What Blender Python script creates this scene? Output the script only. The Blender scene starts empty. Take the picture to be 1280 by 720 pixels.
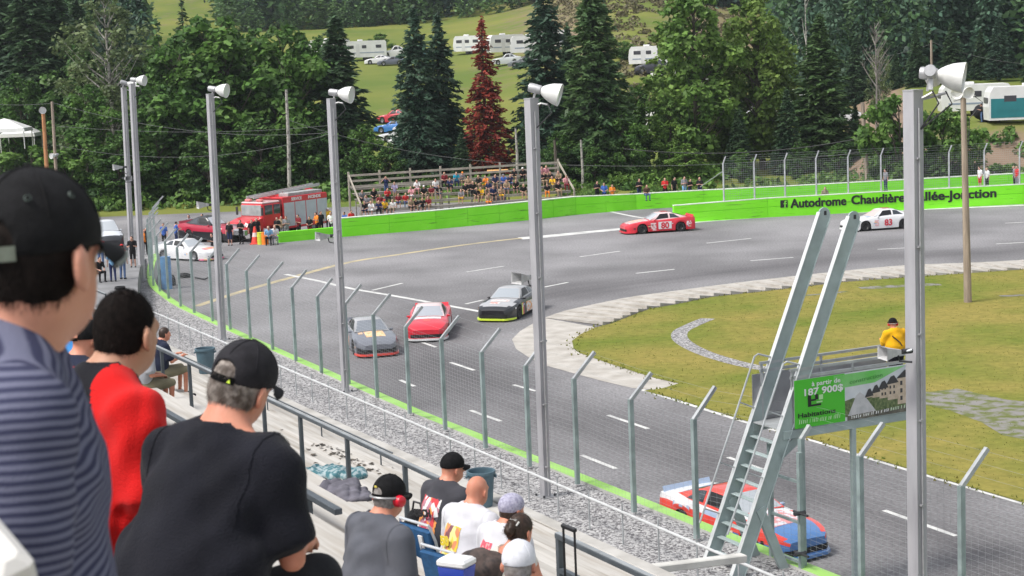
import bpy, bmesh, math, random
import numpy as np
from mathutils import Vector, Matrix
R_ = math.radians
SC = bpy.context.scene
COL = SC.collection
rnd = random.Random(7)

# ------------------------------------------------------------------ camera
F = 2200.0
CZ = 13.0
PITCH = math.atan(298.0 / F)
ROLL = R_(2.35)
cam_d = bpy.data.cameras.new('camera')
cam = bpy.data.objects.new('camera', cam_d)
COL.objects.link(cam)
CM = Matrix.Rotation(R_(90) - PITCH, 3, 'X') @ Matrix.Rotation(-ROLL, 3, 'Z')
cam.matrix_world = Matrix.Translation((0, 0, CZ)) @ CM.to_4x4()
cam_d.sensor_width = 36.0
cam_d.lens = F / 1280 * 36
cam_d.clip_start = 0.1
cam_d.clip_end = 3000
cam_d.dof.use_dof = True
cam_d.dof.focus_distance = 75.0
cam_d.dof.aperture_fstop = 10.0
SC.camera = cam

def ray(u, v):
    return CM @ Vector(((u - 640) / F, -(v - 360) / F, -1.0))

def U(u, v, z=0.0):
    """point of the photograph on the level plane z"""
    d = ray(u, v)
    t = (z - CZ) / d.z
    return Vector((d.x * t, d.y * t, z))

def D(u, v, Y):
    """point of the photograph at the distance Y"""
    d = ray(u, v)
    t = Y / d.y
    return Vector((d.x * t, Y, CZ + d.z * t))

# the grandstand's own directions: RV along the rows, NV towards the track
AL = math.atan(1117.0 / F)
RV = Vector((-math.sin(AL), math.cos(AL), 0))
NV = Vector((math.cos(AL), math.sin(AL), 0))
def W(s, n, z=0.0):
    return RV * s + NV * n + Vector((0, 0, z))
def SN(p):
    return (p.x * RV.x + p.y * RV.y, p.x * NV.x + p.y * NV.y)

# ------------------------------------------------------------------ materials
MATS = {}
def M(name, col, rough=0.6, metal=0.0, var=0.0, scale=4.0, bump=0.0, bscale=30.0, col2=None, spec=0.5, island=0.0, coat=0.0, stretch=None, detail=6.0, contrast=(0.35, 0.65)):
    if name in MATS:
        return MATS[name]
    m = bpy.data.materials.new(name)
    m.use_nodes = True
    nt = m.node_tree
    b = nt.nodes['Principled BSDF']
    b.inputs['Base Color'].default_value = (*col, 1)
    b.inputs['Roughness'].default_value = rough
    b.inputs['Metallic'].default_value = metal
    b.inputs['Specular IOR Level'].default_value = spec
    if coat:
        b.inputs['Coat Weight'].default_value = coat
        b.inputs['Coat Roughness'].default_value = 0.08
    if var or col2 or bump:
        tc = nt.nodes.new('ShaderNodeTexCoord')
        src = tc.outputs['Object']
        if stretch:
            mp = nt.nodes.new('ShaderNodeMapping')
            mp.inputs['Scale'].default_value = stretch
            nt.links.new(src, mp.inputs['Vector'])
            src = mp.outputs['Vector']
    if var or col2:
        n = nt.nodes.new('ShaderNodeTexNoise')
        n.inputs['Scale'].default_value = scale
        n.inputs['Detail'].default_value = detail
        nt.links.new(src, n.inputs['Vector'])
        r = nt.nodes.new('ShaderNodeValToRGB')
        r.color_ramp.elements[0].position = contrast[0]
        r.color_ramp.elements[1].position = contrast[1]
        if col2:
            r.color_ramp.elements[0].color = (*col, 1)
            r.color_ramp.elements[1].color = (*col2, 1)
        else:
            r.color_ramp.elements[0].color = tuple(max(0, c * (1 - var)) for c in col) + (1,)
            r.color_ramp.elements[1].color = tuple(min(1, c * (1 + var)) for c in col) + (1,)
        nt.links.new(n.outputs['Fac'], r.inputs['Fac'])
        out = r.outputs['Color']
        if island:
            out = island_mix(nt, out, island)
        nt.links.new(out, b.inputs['Base Color'])
    if bump:
        n2 = nt.nodes.new('ShaderNodeTexNoise')
        n2.inputs['Scale'].default_value = bscale
        n2.inputs['Detail'].default_value = 4
        nt.links.new(src, n2.inputs['Vector'])
        bp = nt.nodes.new('ShaderNodeBump')
        bp.inputs['Strength'].default_value = bump
        bp.inputs['Distance'].default_value = 0.02
        nt.links.new(n2.outputs['Fac'], bp.inputs['Height'])
        nt.links.new(bp.outputs['Normal'], b.inputs['Normal'])
    MATS[name] = m
    return m

def island_mix(nt, out, amount):
    g = nt.nodes.new('ShaderNodeNewGeometry')
    mr = nt.nodes.new('ShaderNodeMapRange')
    mr.inputs['To Min'].default_value = 1 - amount
    mr.inputs['To Max'].default_value = 1 + amount
    nt.links.new(g.outputs['Random Per Island'], mr.inputs['Value'])
    hs = nt.nodes.new('ShaderNodeHueSaturation')
    nt.links.new(mr.outputs['Result'], hs.inputs['Value'])
    nt.links.new(out, hs.inputs['Color'])
    return hs.outputs['Color']

def leafmat(name, c1, c2, island=0.45, scale=0.5, trans=0.3):
    if name in MATS:
        return MATS[name]
    m = M(name, c1, 0.55, col2=c2, scale=scale, island=island, spec=0.3, detail=3)
    nt = m.node_tree
    b = nt.nodes['Principled BSDF']
    t = nt.nodes.new('ShaderNodeBsdfTranslucent')
    src = b.inputs['Base Color'].links[0].from_socket
    nt.links.new(src, t.inputs['Color'])
    mx = nt.nodes.new('ShaderNodeMixShader')
    mx.inputs['Fac'].default_value = trans
    nt.links.new(b.outputs['BSDF'], mx.inputs[1])
    nt.links.new(t.outputs['BSDF'], mx.inputs[2])
    nt.links.new(mx.outputs['Shader'], nt.nodes['Material Output'].inputs['Surface'])
    return m

def glass(name='dark_glass', col=(0.02, 0.025, 0.03)):
    return M(name, col, 0.08, spec=0.8)

# ------------------------------------------------------------------ mesh builder
class MB:
    def __init__(self):
        self.v = []; self.f = []; self.mi = []; self.cur = 0
    def quad(self, a, b, c, d):
        i = len(self.v); self.v += [tuple(a), tuple(b), tuple(c), tuple(d)]
        self.f.append((i, i + 1, i + 2, i + 3)); self.mi.append(self.cur); return self
    def poly(self, pts):
        i = len(self.v); self.v += [tuple(p) for p in pts]
        self.f.append(tuple(range(i, i + len(pts)))); self.mi.append(self.cur); return self
    def box(self, c, s, rz=0.0, bev=0.0, mat=None):
        """box of centre c and full size s"""
        x, y, z = s[0] / 2, s[1] / 2, s[2] / 2
        m = mat if mat is not None else Matrix.Rotation(rz, 3, 'Z')
        c = Vector(c)
        if bev <= 0:
            P = [Vector((sx * x, sy * y, sz * z)) for sz in (-1, 1) for sx, sy in ((-1, -1), (1, -1), (1, 1), (-1, 1))]
            i = len(self.v); self.v += [tuple(c + m @ p) for p in P]
            fs = [(0, 3, 2, 1), (4, 5, 6, 7), (0, 1, 5, 4), (1, 2, 6, 5), (2, 3, 7, 6), (3, 0, 4, 7)]
        else:
            b = min(bev, x * .9, y * .9, z * .9)
            rings = []
            for zz, ins in ((-z, b), (-z + b, 0), (z - b, 0), (z, b)):
                X, Y = x - ins, y - ins
                rings.append([Vector((sx * X + ax, sy * Y + ay, zz)) for sx, sy, ax, ay in (
                    (-1, -1, b * .6, 0), (1, -1, -b * .6, 0), (1, -1, 0, b * .6), (1, 1, 0, -b * .6),
                    (1, 1, -b * .6, 0), (-1, 1, b * .6, 0), (-1, 1, 0, -b * .6), (-1, -1, 0, b * .6))])
            i = len(self.v)
            self.v += [tuple(c + m @ p) for r in rings for p in r]
            fs = [tuple(range(7, -1, -1)), tuple(range(24, 32))]
            for k in range(3):
                for j in range(8):
                    fs.append((k * 8 + j, k * 8 + (j + 1) % 8, (k + 1) * 8 + (j + 1) % 8, (k + 1) * 8 + j))
        for f in fs:
            self.f.append(tuple(i + q for q in f)); self.mi.append(self.cur)
        return self
    def bar(self, a, b, w, h=None, up=(0, 0, 1), bev=0.0):
        """rectangular bar from a to b"""
        a = Vector(a); b = Vector(b); d = b - a; L = d.length; d.normalize()
        up = Vector(up)
        sx = d.cross(up)
        if sx.length < 1e-4:
            sx = d.cross(Vector((0, 1, 0)))
        sx.normalize(); sz = sx.cross(d)
        m = Matrix((sx, d, sz)).transposed()
        return self.box((a + b) / 2, (w, L, h or w), bev=bev, mat=m)
    def tube(self, pts, r, n=8, cap=True, radii=None):
        pts = [Vector(p) for p in pts]
        i0 = len(self.v)
        prev = None
        for k, p in enumerate(pts):
            d = (pts[min(k + 1, len(pts) - 1)] - pts[max(k - 1, 0)]).normalized()
            ref = Vector((0, 0, 1)) if abs(d.z) < .9 else Vector((1, 0, 0))
            if prev is not None:
                s = (prev - d * prev.dot(d)).normalized()
            else:
                s = d.cross(ref).normalized()
            prev = s
            t = d.cross(s)
            rr = radii[k] if radii else r
            for j in range(n):
                a = 2 * math.pi * j / n
                self.v.append(tuple(p + (s * math.cos(a) + t * math.sin(a)) * rr))
        for k in range(len(pts) - 1):
            for j in range(n):
                self.f.append((i0 + k * n + j, i0 + k * n + (j + 1) % n, i0 + (k + 1) * n + (j + 1) % n, i0 + (k + 1) * n + j)); self.mi.append(self.cur)
        if cap:
            self.f.append(tuple(i0 + j for j in range(n - 1, -1, -1))); self.mi.append(self.cur)
            e = i0 + (len(pts) - 1) * n
            self.f.append(tuple(e + j for j in range(n))); self.mi.append(self.cur)
        return self
    def lathe(self, prof, c=(0, 0, 0), n=20, mat=None):
        """profile of (r, z) round the z axis of mat"""
        m = mat or Matrix.Identity(3); c = Vector(c); i0 = len(self.v)
        for r, z in prof:
            for j in range(n):
                a = 2 * math.pi * j / n
                self.v.append(tuple(c + m @ Vector((r * math.cos(a), r * math.sin(a), z))))
        for k in range(len(prof) - 1):
            for j in range(n):
                self.f.append((i0 + k * n + j, i0 + k * n + (j + 1) % n, i0 + (k + 1) * n + (j + 1) % n, i0 + (k + 1) * n + j)); self.mi.append(self.cur)
        return self
    def loft(self, rings, close=False, caps=False):
        n = len(rings[0]); i0 = len(self.v)
        for r in rings:
            self.v += [tuple(p) for p in r]
        for k in range(len(rings) - 1):
            for j in range(n if close else n - 1):
                self.f.append((i0 + k * n + j, i0 + k * n + (j + 1) % n, i0 + (k + 1) * n + (j + 1) % n, i0 + (k + 1) * n + j)); self.mi.append(self.cur)
        if caps:
            self.f.append(tuple(i0 + j for j in range(n - 1, -1, -1))); self.mi.append(self.cur)
            e = i0 + (len(rings) - 1) * n
            self.f.append(tuple(e + j for j in range(n))); self.mi.append(self.cur)
        return self
    def prism(self, pts, h):
        """flat polygon pulled up by the vector h"""
        h = Vector(h); i0 = len(self.v); n = len(pts)
        self.v += [tuple(p) for p in pts] + [tuple(Vector(p) + h) for p in pts]
        self.f.append(tuple(i0 + j for j in range(n - 1, -1, -1))); self.mi.append(self.cur)
        self.f.append(tuple(i0 + n + j for j in range(n))); self.mi.append(self.cur)
        for j in range(n):
            self.f.append((i0 + j, i0 + (j + 1) % n, i0 + n + (j + 1) % n, i0 + n + j)); self.mi.append(self.cur)
        return self
    def mesh(self, name, mats, smooth=False):
        me = bpy.data.meshes.new(name)
        me.from_pydata(self.v, [], self.f)
        for m in (mats if isinstance(mats, (list, tuple)) else [mats]):
            me.materials.append(m)
        if any(self.mi):
            me.polygons.foreach_set('material_index', self.mi)
        if smooth:
            me.polygons.foreach_set('use_smooth', [True] * len(me.polygons))
            if smooth != 2:
                try:
                    me.set_sharp_from_angle(angle=R_(38))
                except Exception:
                    pass
        me.update()
        return me
    def build(self, name, mats, parent=None, smooth=False, loc=None):
        return obj(name, self.mesh(name, mats, smooth), parent, loc)

def obj(name, me, parent=None, loc=None, rz=0.0):
    o = bpy.data.objects.new(name, me)
    COL.objects.link(o)
    if parent is not None:
        o.parent = parent
    if loc is not None:
        o.location = loc
    if rz:
        o.rotation_euler.z = rz
    return o

def tag(o, label, cat, group=None):
    o['label'] = label; o['category'] = cat
    if group:
        o['group'] = group
    return o

def empty(name, loc, label, cat, group=None, rz=0.0):
    o = bpy.data.objects.new(name, None)
    COL.objects.link(o)
    o.location = loc; o.rotation_euler.z = rz
    o.empty_display_size = 0.2
    return tag(o, label, cat, group)

def struct(o):
    o['kind'] = 'structure'
    return o
def stuff(o, label=None, cat=None):
    o['kind'] = 'stuff'
    if label:
        o['label'] = label; o['category'] = cat
    return o

def copy_tree(o, parent=None, mats=None):
    c = o.copy(); COL.objects.link(c)
    c.parent = parent
    for ch in list(o.children):
        copy_tree(ch, c)
    return c

def text_mesh(body, size, mat, extrude=0.004, bold=0.0, spacing=1.0, name='lettering', align='LEFT', shear=0.0):
    cu = bpy.data.curves.new('t', 'FONT')
    cu.body = body; cu.size = size; cu.extrude = extrude; cu.offset = bold
    cu.space_character = spacing; cu.align_x = align; cu.shear = shear
    cu.resolution_u = 3
    t = bpy.data.objects.new('t', cu)
    COL.objects.link(t)
    dg = bpy.context.evaluated_depsgraph_get()
    me = bpy.data.meshes.new_from_object(t.evaluated_get(dg))
    bpy.data.objects.remove(t)
    me.name = name
    me.materials.clear(); me.materials.append(mat)
    return me

def put_text(name, me, origin, xdir, updir, parent=None):
    """lay a text mesh so that it reads along xdir and stands along updir"""
    x = Vector(xdir).normalized(); y = Vector(updir).normalized(); z = x.cross(y).normalized(); y = z.cross(x)
    mw = Matrix((x, y, z)).transposed().to_4x4(); mw.translation = Vector(origin)
    me.transform(mw)
    return obj(name, me, parent)

def resample(pts, step):
    out = [Vector(pts[0])]
    acc = 0
    for a, b in zip(pts, pts[1:]):
        a = Vector(a); b = Vector(b); L = (b - a).length
        t = step - acc
        while t <= L:
            out.append(a.lerp(b, t / L)); t += step
        acc = (acc + L) % step if L else acc
        acc = L - (t - step)
    return out

def spline(pts, sub=6):
    """Catmull-Rom through pts"""
    P = [Vector(p) for p in pts]; out = []
    for i in range(len(P) - 1):
        p0 = P[max(i - 1, 0)]; p1 = P[i]; p2 = P[i + 1]; p3 = P[min(i + 2, len(P) - 1)]
        for k in range(sub):
            t = k / sub
            out.append(0.5 * ((2 * p1) + (p2 - p0) * t + (2 * p0 - 5 * p1 + 4 * p2 - p3) * t * t + (3 * p1 - p0 - 3 * p2 + p3) * t ** 3))
    out.append(P[-1])
    return out

# ------------------------------------------------------------------ world, light, exposure
wd = bpy.data.worlds.new('World'); SC.world = wd; wd.use_nodes = True
nt = wd.node_tree
sky = nt.nodes.new('ShaderNodeTexSky'); sky.sky_type = 'NISHITA'; sky.sun_disc = False
SUN_EL, SUN_AZ = R_(56), R_(-118)      # azimuth measured from +Y towards +X
sky.sun_elevation = SUN_EL; sky.sun_rotation = SUN_AZ
sky.air_density = 1.0; sky.dust_density = 3.0
hs = nt.nodes.new('ShaderNodeHueSaturation'); hs.inputs['Saturation'].default_value = 0.30
nt.links.new(sky.outputs['Color'], hs.inputs['Color'])
bg = nt.nodes['Background']; bg.inputs['Strength'].default_value = 0.115
nt.links.new(hs.outputs['Color'], bg.inputs['Color'])
sl = bpy.data.lights.new('sun', 'SUN'); sl.energy = 1.5; sl.angle = R_(14); sl.color = (1, 0.96, 0.9)
so = bpy.data.objects.new('sun', sl); COL.objects.link(so)
sd = Vector((math.sin(SUN_AZ) * math.cos(SUN_EL), math.cos(SUN_AZ) * math.cos(SUN_EL), math.sin(SUN_EL)))
so.rotation_euler = (-sd).to_track_quat('-Z', 'Y').to_euler()
so.location = (0, 0, 60)
SC.view_settings.view_transform = 'Standard'
SC.view_settings.look = 'None'
SC.view_settings.exposure = 0.98
SC.view_settings.gamma = 1.0
SC.render.engine = 'CYCLES'
SC.cycles.max_bounces = 5
SC.cycles.diffuse_bounces = 3
SC.cycles.glossy_bounces = 2
SC.cycles.transmission_bounces = 2
SC.cycles.use_denoising = True
# ------------------------------------------------------------------ terrain
def sstep(a, b, x):
    t = min(1, max(0, (x - a) / (b - a))); return t * t * (3 - 2 * t)
def lerpt(x, tab):
    if x <= tab[0][0]: return tab[0][1]
    for (x0, y0), (x1, y1) in zip(tab, tab[1:]):
        if x <= x1:
            return y0 + (y1 - y0) * (x - x0) / (x1 - x0)
    return tab[-1][1]
HPROF = [(150, 0), (175, .5), (200, 1.3), (250, 4.5), (330, 12.8), (430, 20.5), (520, 34), (700, 75), (1000, 130), (1500, 160)]
def zt(X, Y):
    z = lerpt(Y, HPROF)
    # bank with the trailers on the right
    k = sstep(.185, .235, X / max(Y, 1)) * sstep(146, 158, Y)
    zb = lerpt(Y, [(146, 0), (160, 4.6), (240, 7), (300, 13), (400, 32), (600, 80), (1500, 170)])
    z = z * (1 - k) + zb * k
    # rising scrub hill behind the right-hand trees
    k2 = math.exp(-((X / max(Y, 1) - .075) / .06) ** 2) * sstep(230, 320, Y)
    z += 7 * k2
    if Y > 160:
        z += (math.sin(X * .05 + Y * .031) + math.sin(X * .021 - Y * .043)) * .35 * sstep(160, 260, Y)
    return z
vs = []; fs = []
ys = [-60, -20, 10, 60, 100, 130, 145] + [150 + 5 * i for i in range(60)] + [450 + 25 * i for i in range(10)] + [720, 780, 860, 960, 1100, 1300, 1500]
xs = [-1.0 + 2.0 * i / 110 for i in range(111)]
for y in ys:
    sp = max(120, y * .55)
    for x in xs:
        X = x * sp; vs.append((X, y, zt(X, y) - .06 if y > 0 else -.06))
nx = len(xs)
for j in range(len(ys) - 1):
    for i in range(nx - 1):
        a = j * nx + i; fs.append((a, a + 1, a + nx + 1, a + nx))
me = bpy.data.meshes.new('terrain'); me.from_pydata(vs, [], fs)
me.polygons.foreach_set('use_smooth', [True] * len(fs))
gm = M('meadow_grass', (.11, .155, .032), .9, col2=(.19, .20, .048), scale=.05, bump=.4, bscale=3, spec=.1)
# bare, brownish soil on the steep cut banks
nt = gm.node_tree; b = nt.nodes['Principled BSDF']
src = b.inputs['Base Color'].links[0].from_socket
ge = nt.nodes.new('ShaderNodeNewGeometry'); sx = nt.nodes.new('ShaderNodeSeparateXYZ')
nt.links.new(ge.outputs['Normal'], sx.inputs[0])
nz = nt.nodes.new('ShaderNodeTexNoise'); nz.inputs['Scale'].default_value = .35; nz.inputs['Detail'].default_value = 6
nt.links.new(ge.outputs['Position'], nz.inputs['Vector'])
ad = nt.nodes.new('ShaderNodeMath'); ad.operation = 'MULTIPLY_ADD'; ad.inputs[1].default_value = .10; nt.links.new(nz.outputs['Fac'], ad.inputs[0]); nt.links.new(sx.outputs['Z'], ad.inputs[2])
mr = nt.nodes.new('ShaderNodeMapRange'); mr.inputs['From Min'].default_value = 1.0; mr.inputs['From Max'].default_value = 1.035
nt.links.new(ad.outputs[0], mr.inputs['Value'])
soil = nt.nodes.new('ShaderNodeValToRGB'); soil.color_ramp.elements[0].color = (.16, .115, .08, 1); soil.color_ramp.elements[1].color = (.3, .22, .16, 1)
nt.links.new(nz.outputs['Fac'], soil.inputs['Fac'])
mx = nt.nodes.new('ShaderNodeMix'); mx.data_type = 'RGBA'
nt.links.new(mr.outputs['Result'], mx.inputs['Factor']); nt.links.new(soil.outputs['Color'], mx.inputs['A']); nt.links.new(src, mx.inputs['B'])
nt.links.new(mx.outputs['Result'], b.inputs['Base Color'])
me.materials.append(gm)
struct(obj('terrain', me))

# ------------------------------------------------------------------ asphalt
asp = M('asphalt', (.215, .21, .216), .85, var=.25, scale=.12, bump=.25, bscale=25, spec=.25)
nt = asp.node_tree; b = nt.nodes['Principled BSDF']; src = b.inputs['Base Color'].links[0].from_socket
# darker rubbered groove along the racing line and fine grain
tc = nt.nodes.new('ShaderNodeTexCoord')
fine = nt.nodes.new('ShaderNodeTexNoise'); fine.inputs['Scale'].default_value = 9; fine.inputs['Detail'].default_value = 8
nt.links.new(tc.outputs['Object'], fine.inputs['Vector'])
at = nt.nodes.new('ShaderNodeAttribute'); at.attribute_name = 'groove'
mp = nt.nodes.new('ShaderNodeAttribute'); mp.attribute_name = 'lane'
strk = nt.nodes.new('ShaderNodeTexNoise'); strk.inputs['Scale'].default_value = 1.0; strk.inputs['Detail'].default_value = 5
nt.links.new(mp.outputs['Vector'], strk.inputs['Vector'])
ml = nt.nodes.new('ShaderNodeMath'); ml.operation = 'MULTIPLY_ADD'; ml.inputs[1].default_value = 1.1; ml.inputs[2].default_value = .45
nt.links.new(strk.outputs['Fac'], ml.inputs[0])
g2 = nt.nodes.new('ShaderNodeMath'); g2.operation = 'MULTIPLY'; g2.use_clamp = True
nt.links.new(at.outputs['Fac'], g2.inputs[0]); nt.links.new(ml.outputs[0], g2.inputs[1])
mx = nt.nodes.new('ShaderNodeMix'); mx.data_type = 'RGBA'; mx.inputs['B'].default_value = (.075, .071, .075, 1)
nt.links.new(g2.outputs[0], mx.inputs['Factor']); nt.links.new(src, mx.inputs['A'])
mf = nt.nodes.new('ShaderNodeMix'); mf.data_type = 'RGBA'; mf.blend_type = 'MULTIPLY'; mf.inputs['Factor'].default_value = 1
fr = nt.nodes.new('ShaderNodeValToRGB'); fr.color_ramp.elements[0].color = (.75, .75, .75, 1); fr.color_ramp.elements[1].color = (1.2, 1.2, 1.2, 1)
fr.color_ramp.elements[0].position = .35; fr.color_ramp.elements[1].position = .65
nt.links.new(fine.outputs['Fac'], fr.inputs['Fac'])
nt.links.new(mx.outputs['Result'], mf.inputs['A']); nt.links.new(fr.outputs['Color'], mf.inputs['B'])
nt.links.new(mf.outputs['Result'], b.inputs['Base Color'])

# inner edge of the racing surface, as seen (from the far right round to the near right)
INNER = [U(u, v, 0) for u, v in ((1500, 305), (1280, 324), (1133, 331), (1043, 339), (960, 348), (890, 357), (835, 364), (790, 371), (745, 380), (705, 389), (681, 398), (665, 405), (650, 414), (640, 424), (645, 436), (660, 446), (683, 457), (715, 466), (752, 476), (790, 485), (844, 500), (930, 527), (1020, 552), (1093, 575), (1167, 597), (1280, 630), (1500, 697))]
OUT0 = [U(u, v, 0) for u, v in ((1500, 244), (1280, 254), (1100, 262), (960, 271), (845, 279), (720, 290), (600, 303), (500, 318), (420, 333), (340, 352), (280, 372), (250, 388), (262, 405))]
innp = resample(spline(INNER, 5), 2.0)
NI = np.array([(p.x, p.y) for p in innp])
NS = np.concatenate([[0], np.cumsum(np.hypot(*np.diff(NI, axis=0).T))])
def inner_dist(X, Y):
    d = np.hypot(NI[:, 0] - X, NI[:, 1] - Y); k = int(d.argmin()); return d[k], NS[k]
# the asphalt sheet, finely divided so that the groove follows the inner edge
gx = np.linspace(-75, 90, 166); gy = np.linspace(30, 158, 129)
vs = [(x, y, 0.0) for y in gy for x in gx]
groove = []; lane = []
for y in gy:
    for x in gx:
        d, s = inner_dist(x, y)
        g = .62 * math.exp(-((d - 4.2) / 2.6) ** 2) + .08 * math.exp(-((d - 9) / 3.0) ** 2)
        groove.append(min(1, g)); lane.append((d * .9, s * .04, 0))
nx = len(gx)
fs = [(j * nx + i, j * nx + i + 1, (j + 1) * nx + i + 1, (j + 1) * nx + i) for j in range(len(gy) - 1) for i in range(nx - 1)]
me = bpy.data.meshes.new('race_track'); me.from_pydata(vs, [], fs); me.materials.append(asp)
a = me.attributes.new('groove', 'FLOAT', 'POINT'); a.data.foreach_set('value', groove)
a = me.attributes.new('lane', 'FLOAT_VECTOR', 'POINT'); a.data.foreach_set('vector', [c for l in lane for c in l])
struct(obj('race_track', me))

def ribbon(mb, pts, w, z=0.0, w1=None):
    P = [Vector((p[0], p[1], z)) for p in pts]
    L = []; Rr = []
    for k, p in enumerate(P):
        d = (P[min(k + 1, len(P) - 1)] - P[max(k - 1, 0)]).normalized(); s = Vector((-d.y, d.x, 0))
        ww = w if w1 is None else w + (w1 - w) * k / (len(P) - 1)
        L.append(p + s * ww / 2); Rr.append(p - s * ww / 2)
    mb.loft([L, Rr])
    for k in range(-(len(P) - 1), 0):
        pass
def up_faces(me):
    me.update()
    bad = [p for p in me.polygons if p.normal.z < 0]
    for p in bad:
        p.flip()
    me.update()
wp = M('road_paint', (.62, .62, .6), .7, col2=(.36, .36, .36), scale=1.3, contrast=(.45, .75), spec=.2)
yp = M('yellow_road_paint', (.5, .42, .26), .7, col2=(.3, .27, .2), scale=1.0, contrast=(.4, .7), spec=.2)
mb = MB()
dash = [((583, 340), (630, 332.7)), ((465, 363), (503, 354)), ((582, 380), (604, 375)), ((680, 359), (710, 353)), ((725, 321), (775, 314)), ((883, 304), (939, 298)), ((795, 341.7), (843, 336.7)), ((938, 326), (991.7, 321.7)), ((1070, 287.5), (1126, 285.3)), ((1097, 311.7), (1132, 310)), ((1256, 279), (1310, 276.5)), ((1245, 305), (1300, 302)), ((563, 453), (592.7, 463)), ((641.7, 481), (670, 489)), ((588, 513), (626, 526.7)), ((500, 475), (518, 483)), ((727, 569), (770, 586)), ((760, 519), (810, 536)), ((910, 571.7), (953, 586.7)), ((1105, 638), (1195, 670)), ((525, 427), (545, 434))]
for a, b in dash:
    ribbon(mb, [U(*a), U(*b)], .2 if a[1] < 420 else .17, .006)
ribbon(mb, spline([U(u, v) for u, v in ((357, 343), (400, 351.7), (440, 361), (493, 370), (548, 380), (603, 390))], 4), .32, .007)
ribbon(mb, spline([U(u, v) for u, v in ((650, 298), (677, 296), (720, 291.7), (772, 286.7), (850, 279), (1000, 268.5), (1280, 256.5))], 4), 1.5, .005, .8)
ribbon(mb, spline([U(u, v) for u, v in ((760, 264), (800, 272), (860, 280))], 4), .35, .008)
ribbon(mb, spline([U(u, v) for u, v in ((802, 487), (844, 500), (930, 527), (1020, 552), (1093, 575), (1167, 597), (1280, 630), (1500, 697))], 5), .22, .007)
me = mb.mesh('painted_markings', wp); up_faces(me)
o = struct(obj('painted_markings', me))
mb = MB()
ribbon(mb, spline([U(u, v) for u, v in ((245, 383), (300, 365), (360, 348), (436, 328), (500, 318), (560, 309), (613, 302), (652, 297.7))], 5), .5, .006)
me = mb.mesh('yellow_marking', yp); up_faces(me)
struct(obj('yellow_marking', me))
# tyre skid marks
sk = M('tyre_rubber_marks', (.085, .083, .085), .8, col2=(.14, .137, .14), scale=2)
mb = MB()
rs = random.Random(3)
for k in range(18):
    i = rs.randrange(20, len(innp) - 25); off = rs.uniform(1.5, 13); n = rs.randrange(5, 14); dr = rs.uniform(-.08, .08); pts = []
    for q in range(n):
        p = innp[min(i + q, len(innp) - 2)]; t = (innp[min(i + q, len(innp) - 2) + 1] - p).normalized()
        pts.append(p + Vector((t.y, -t.x, 0)) * (off + dr * q * q * .4))
    if min(q.x for q in pts) < 5: continue
    for sgn in (0, 1.5):
        if rs.random() < .8:
            ribbon(mb, [p + Vector((sgn * .6, sgn * .6, 0)) for p in pts], .13, .003 + .00002 * k)
me = mb.mesh('tyre_marks', sk); up_faces(me)
struct(obj('tyre_marks', me))

# ------------------------------------------------------------------ infield: concrete apron and sawtooth kerb, grass, gravel
conc = M('apron_concrete', (.36, .335, .30), .85, col2=(.48, .455, .42), scale=1.2, bump=.2, bscale=12, spec=.2)
OUTER_A = [U(u, v) for u, v in ((1500, 306), (1280, 325), (1133, 331.7), (1043, 340), (960, 349), (890, 357.5), (835, 365), (790, 371), (745, 380), (705, 389), (681, 397.5))]
INNER_A = [U(u, v) for u, v in ((1500, 316), (1280, 337), (1133, 346.7), (1060, 352), (960, 363.5), (890, 371), (852, 379), (812, 386), (790, 394), (765, 404), (745, 409))]
so_ = spline(OUTER_A, 8); si_ = spline(INNER_A, 8)
mb = MB()
def at_frac(P, t):
    L = [0]
    for a, b in zip(P, P[1:]): L.append(L[-1] + (b - a).length)
    x = t * L[-1]
    for k in range(len(P) - 1):
        if L[k + 1] >= x:
            return P[k].lerp(P[k + 1], (x - L[k]) / max(1e-6, L[k + 1] - L[k]))
    return P[-1]
NT = 40
for k in range(NT):
    t0, t1 = k / NT, (k + 1) / NT
    a, b = at_frac(so_, t0), at_frac(so_, t1)
    c, d = at_frac(si_, max(0, t0 - .012)), at_frac(si_, max(0, t1 - .012))
    h = Vector((0, 0, .19)); l = Vector((0, 0, .03)); lo = Vector((0, 0, .01))
    mb.quad(a + lo, b + lo * 2, d + h, c + l)           # slope
    mb.quad(b + lo * 2, b + lo, d + l, d + h)           # step down to the next tooth
    mb.quad(c + l, d + h, d + Vector((0, 0, -.05)), c + Vector((0, 0, -.05)))
struct(mb.build('ribbed_concrete_kerb', conc))
mb = MB()
flat = [U(u, v, .012) for u, v in ((681, 397.5), (665, 405), (650, 414), (640, 424), (645, 436), (660, 446), (683, 457), (715, 466), (752, 476), (790, 485), (825, 487.5), (850, 480), (820, 470), (795, 462), (772, 454), (748, 446), (735, 436), (735, 425), (745, 412), (745, 409))]
me = MB().poly(flat).mesh('concrete_apron', conc); up_faces(me)
struct(obj('concrete_apron', me))
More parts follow.
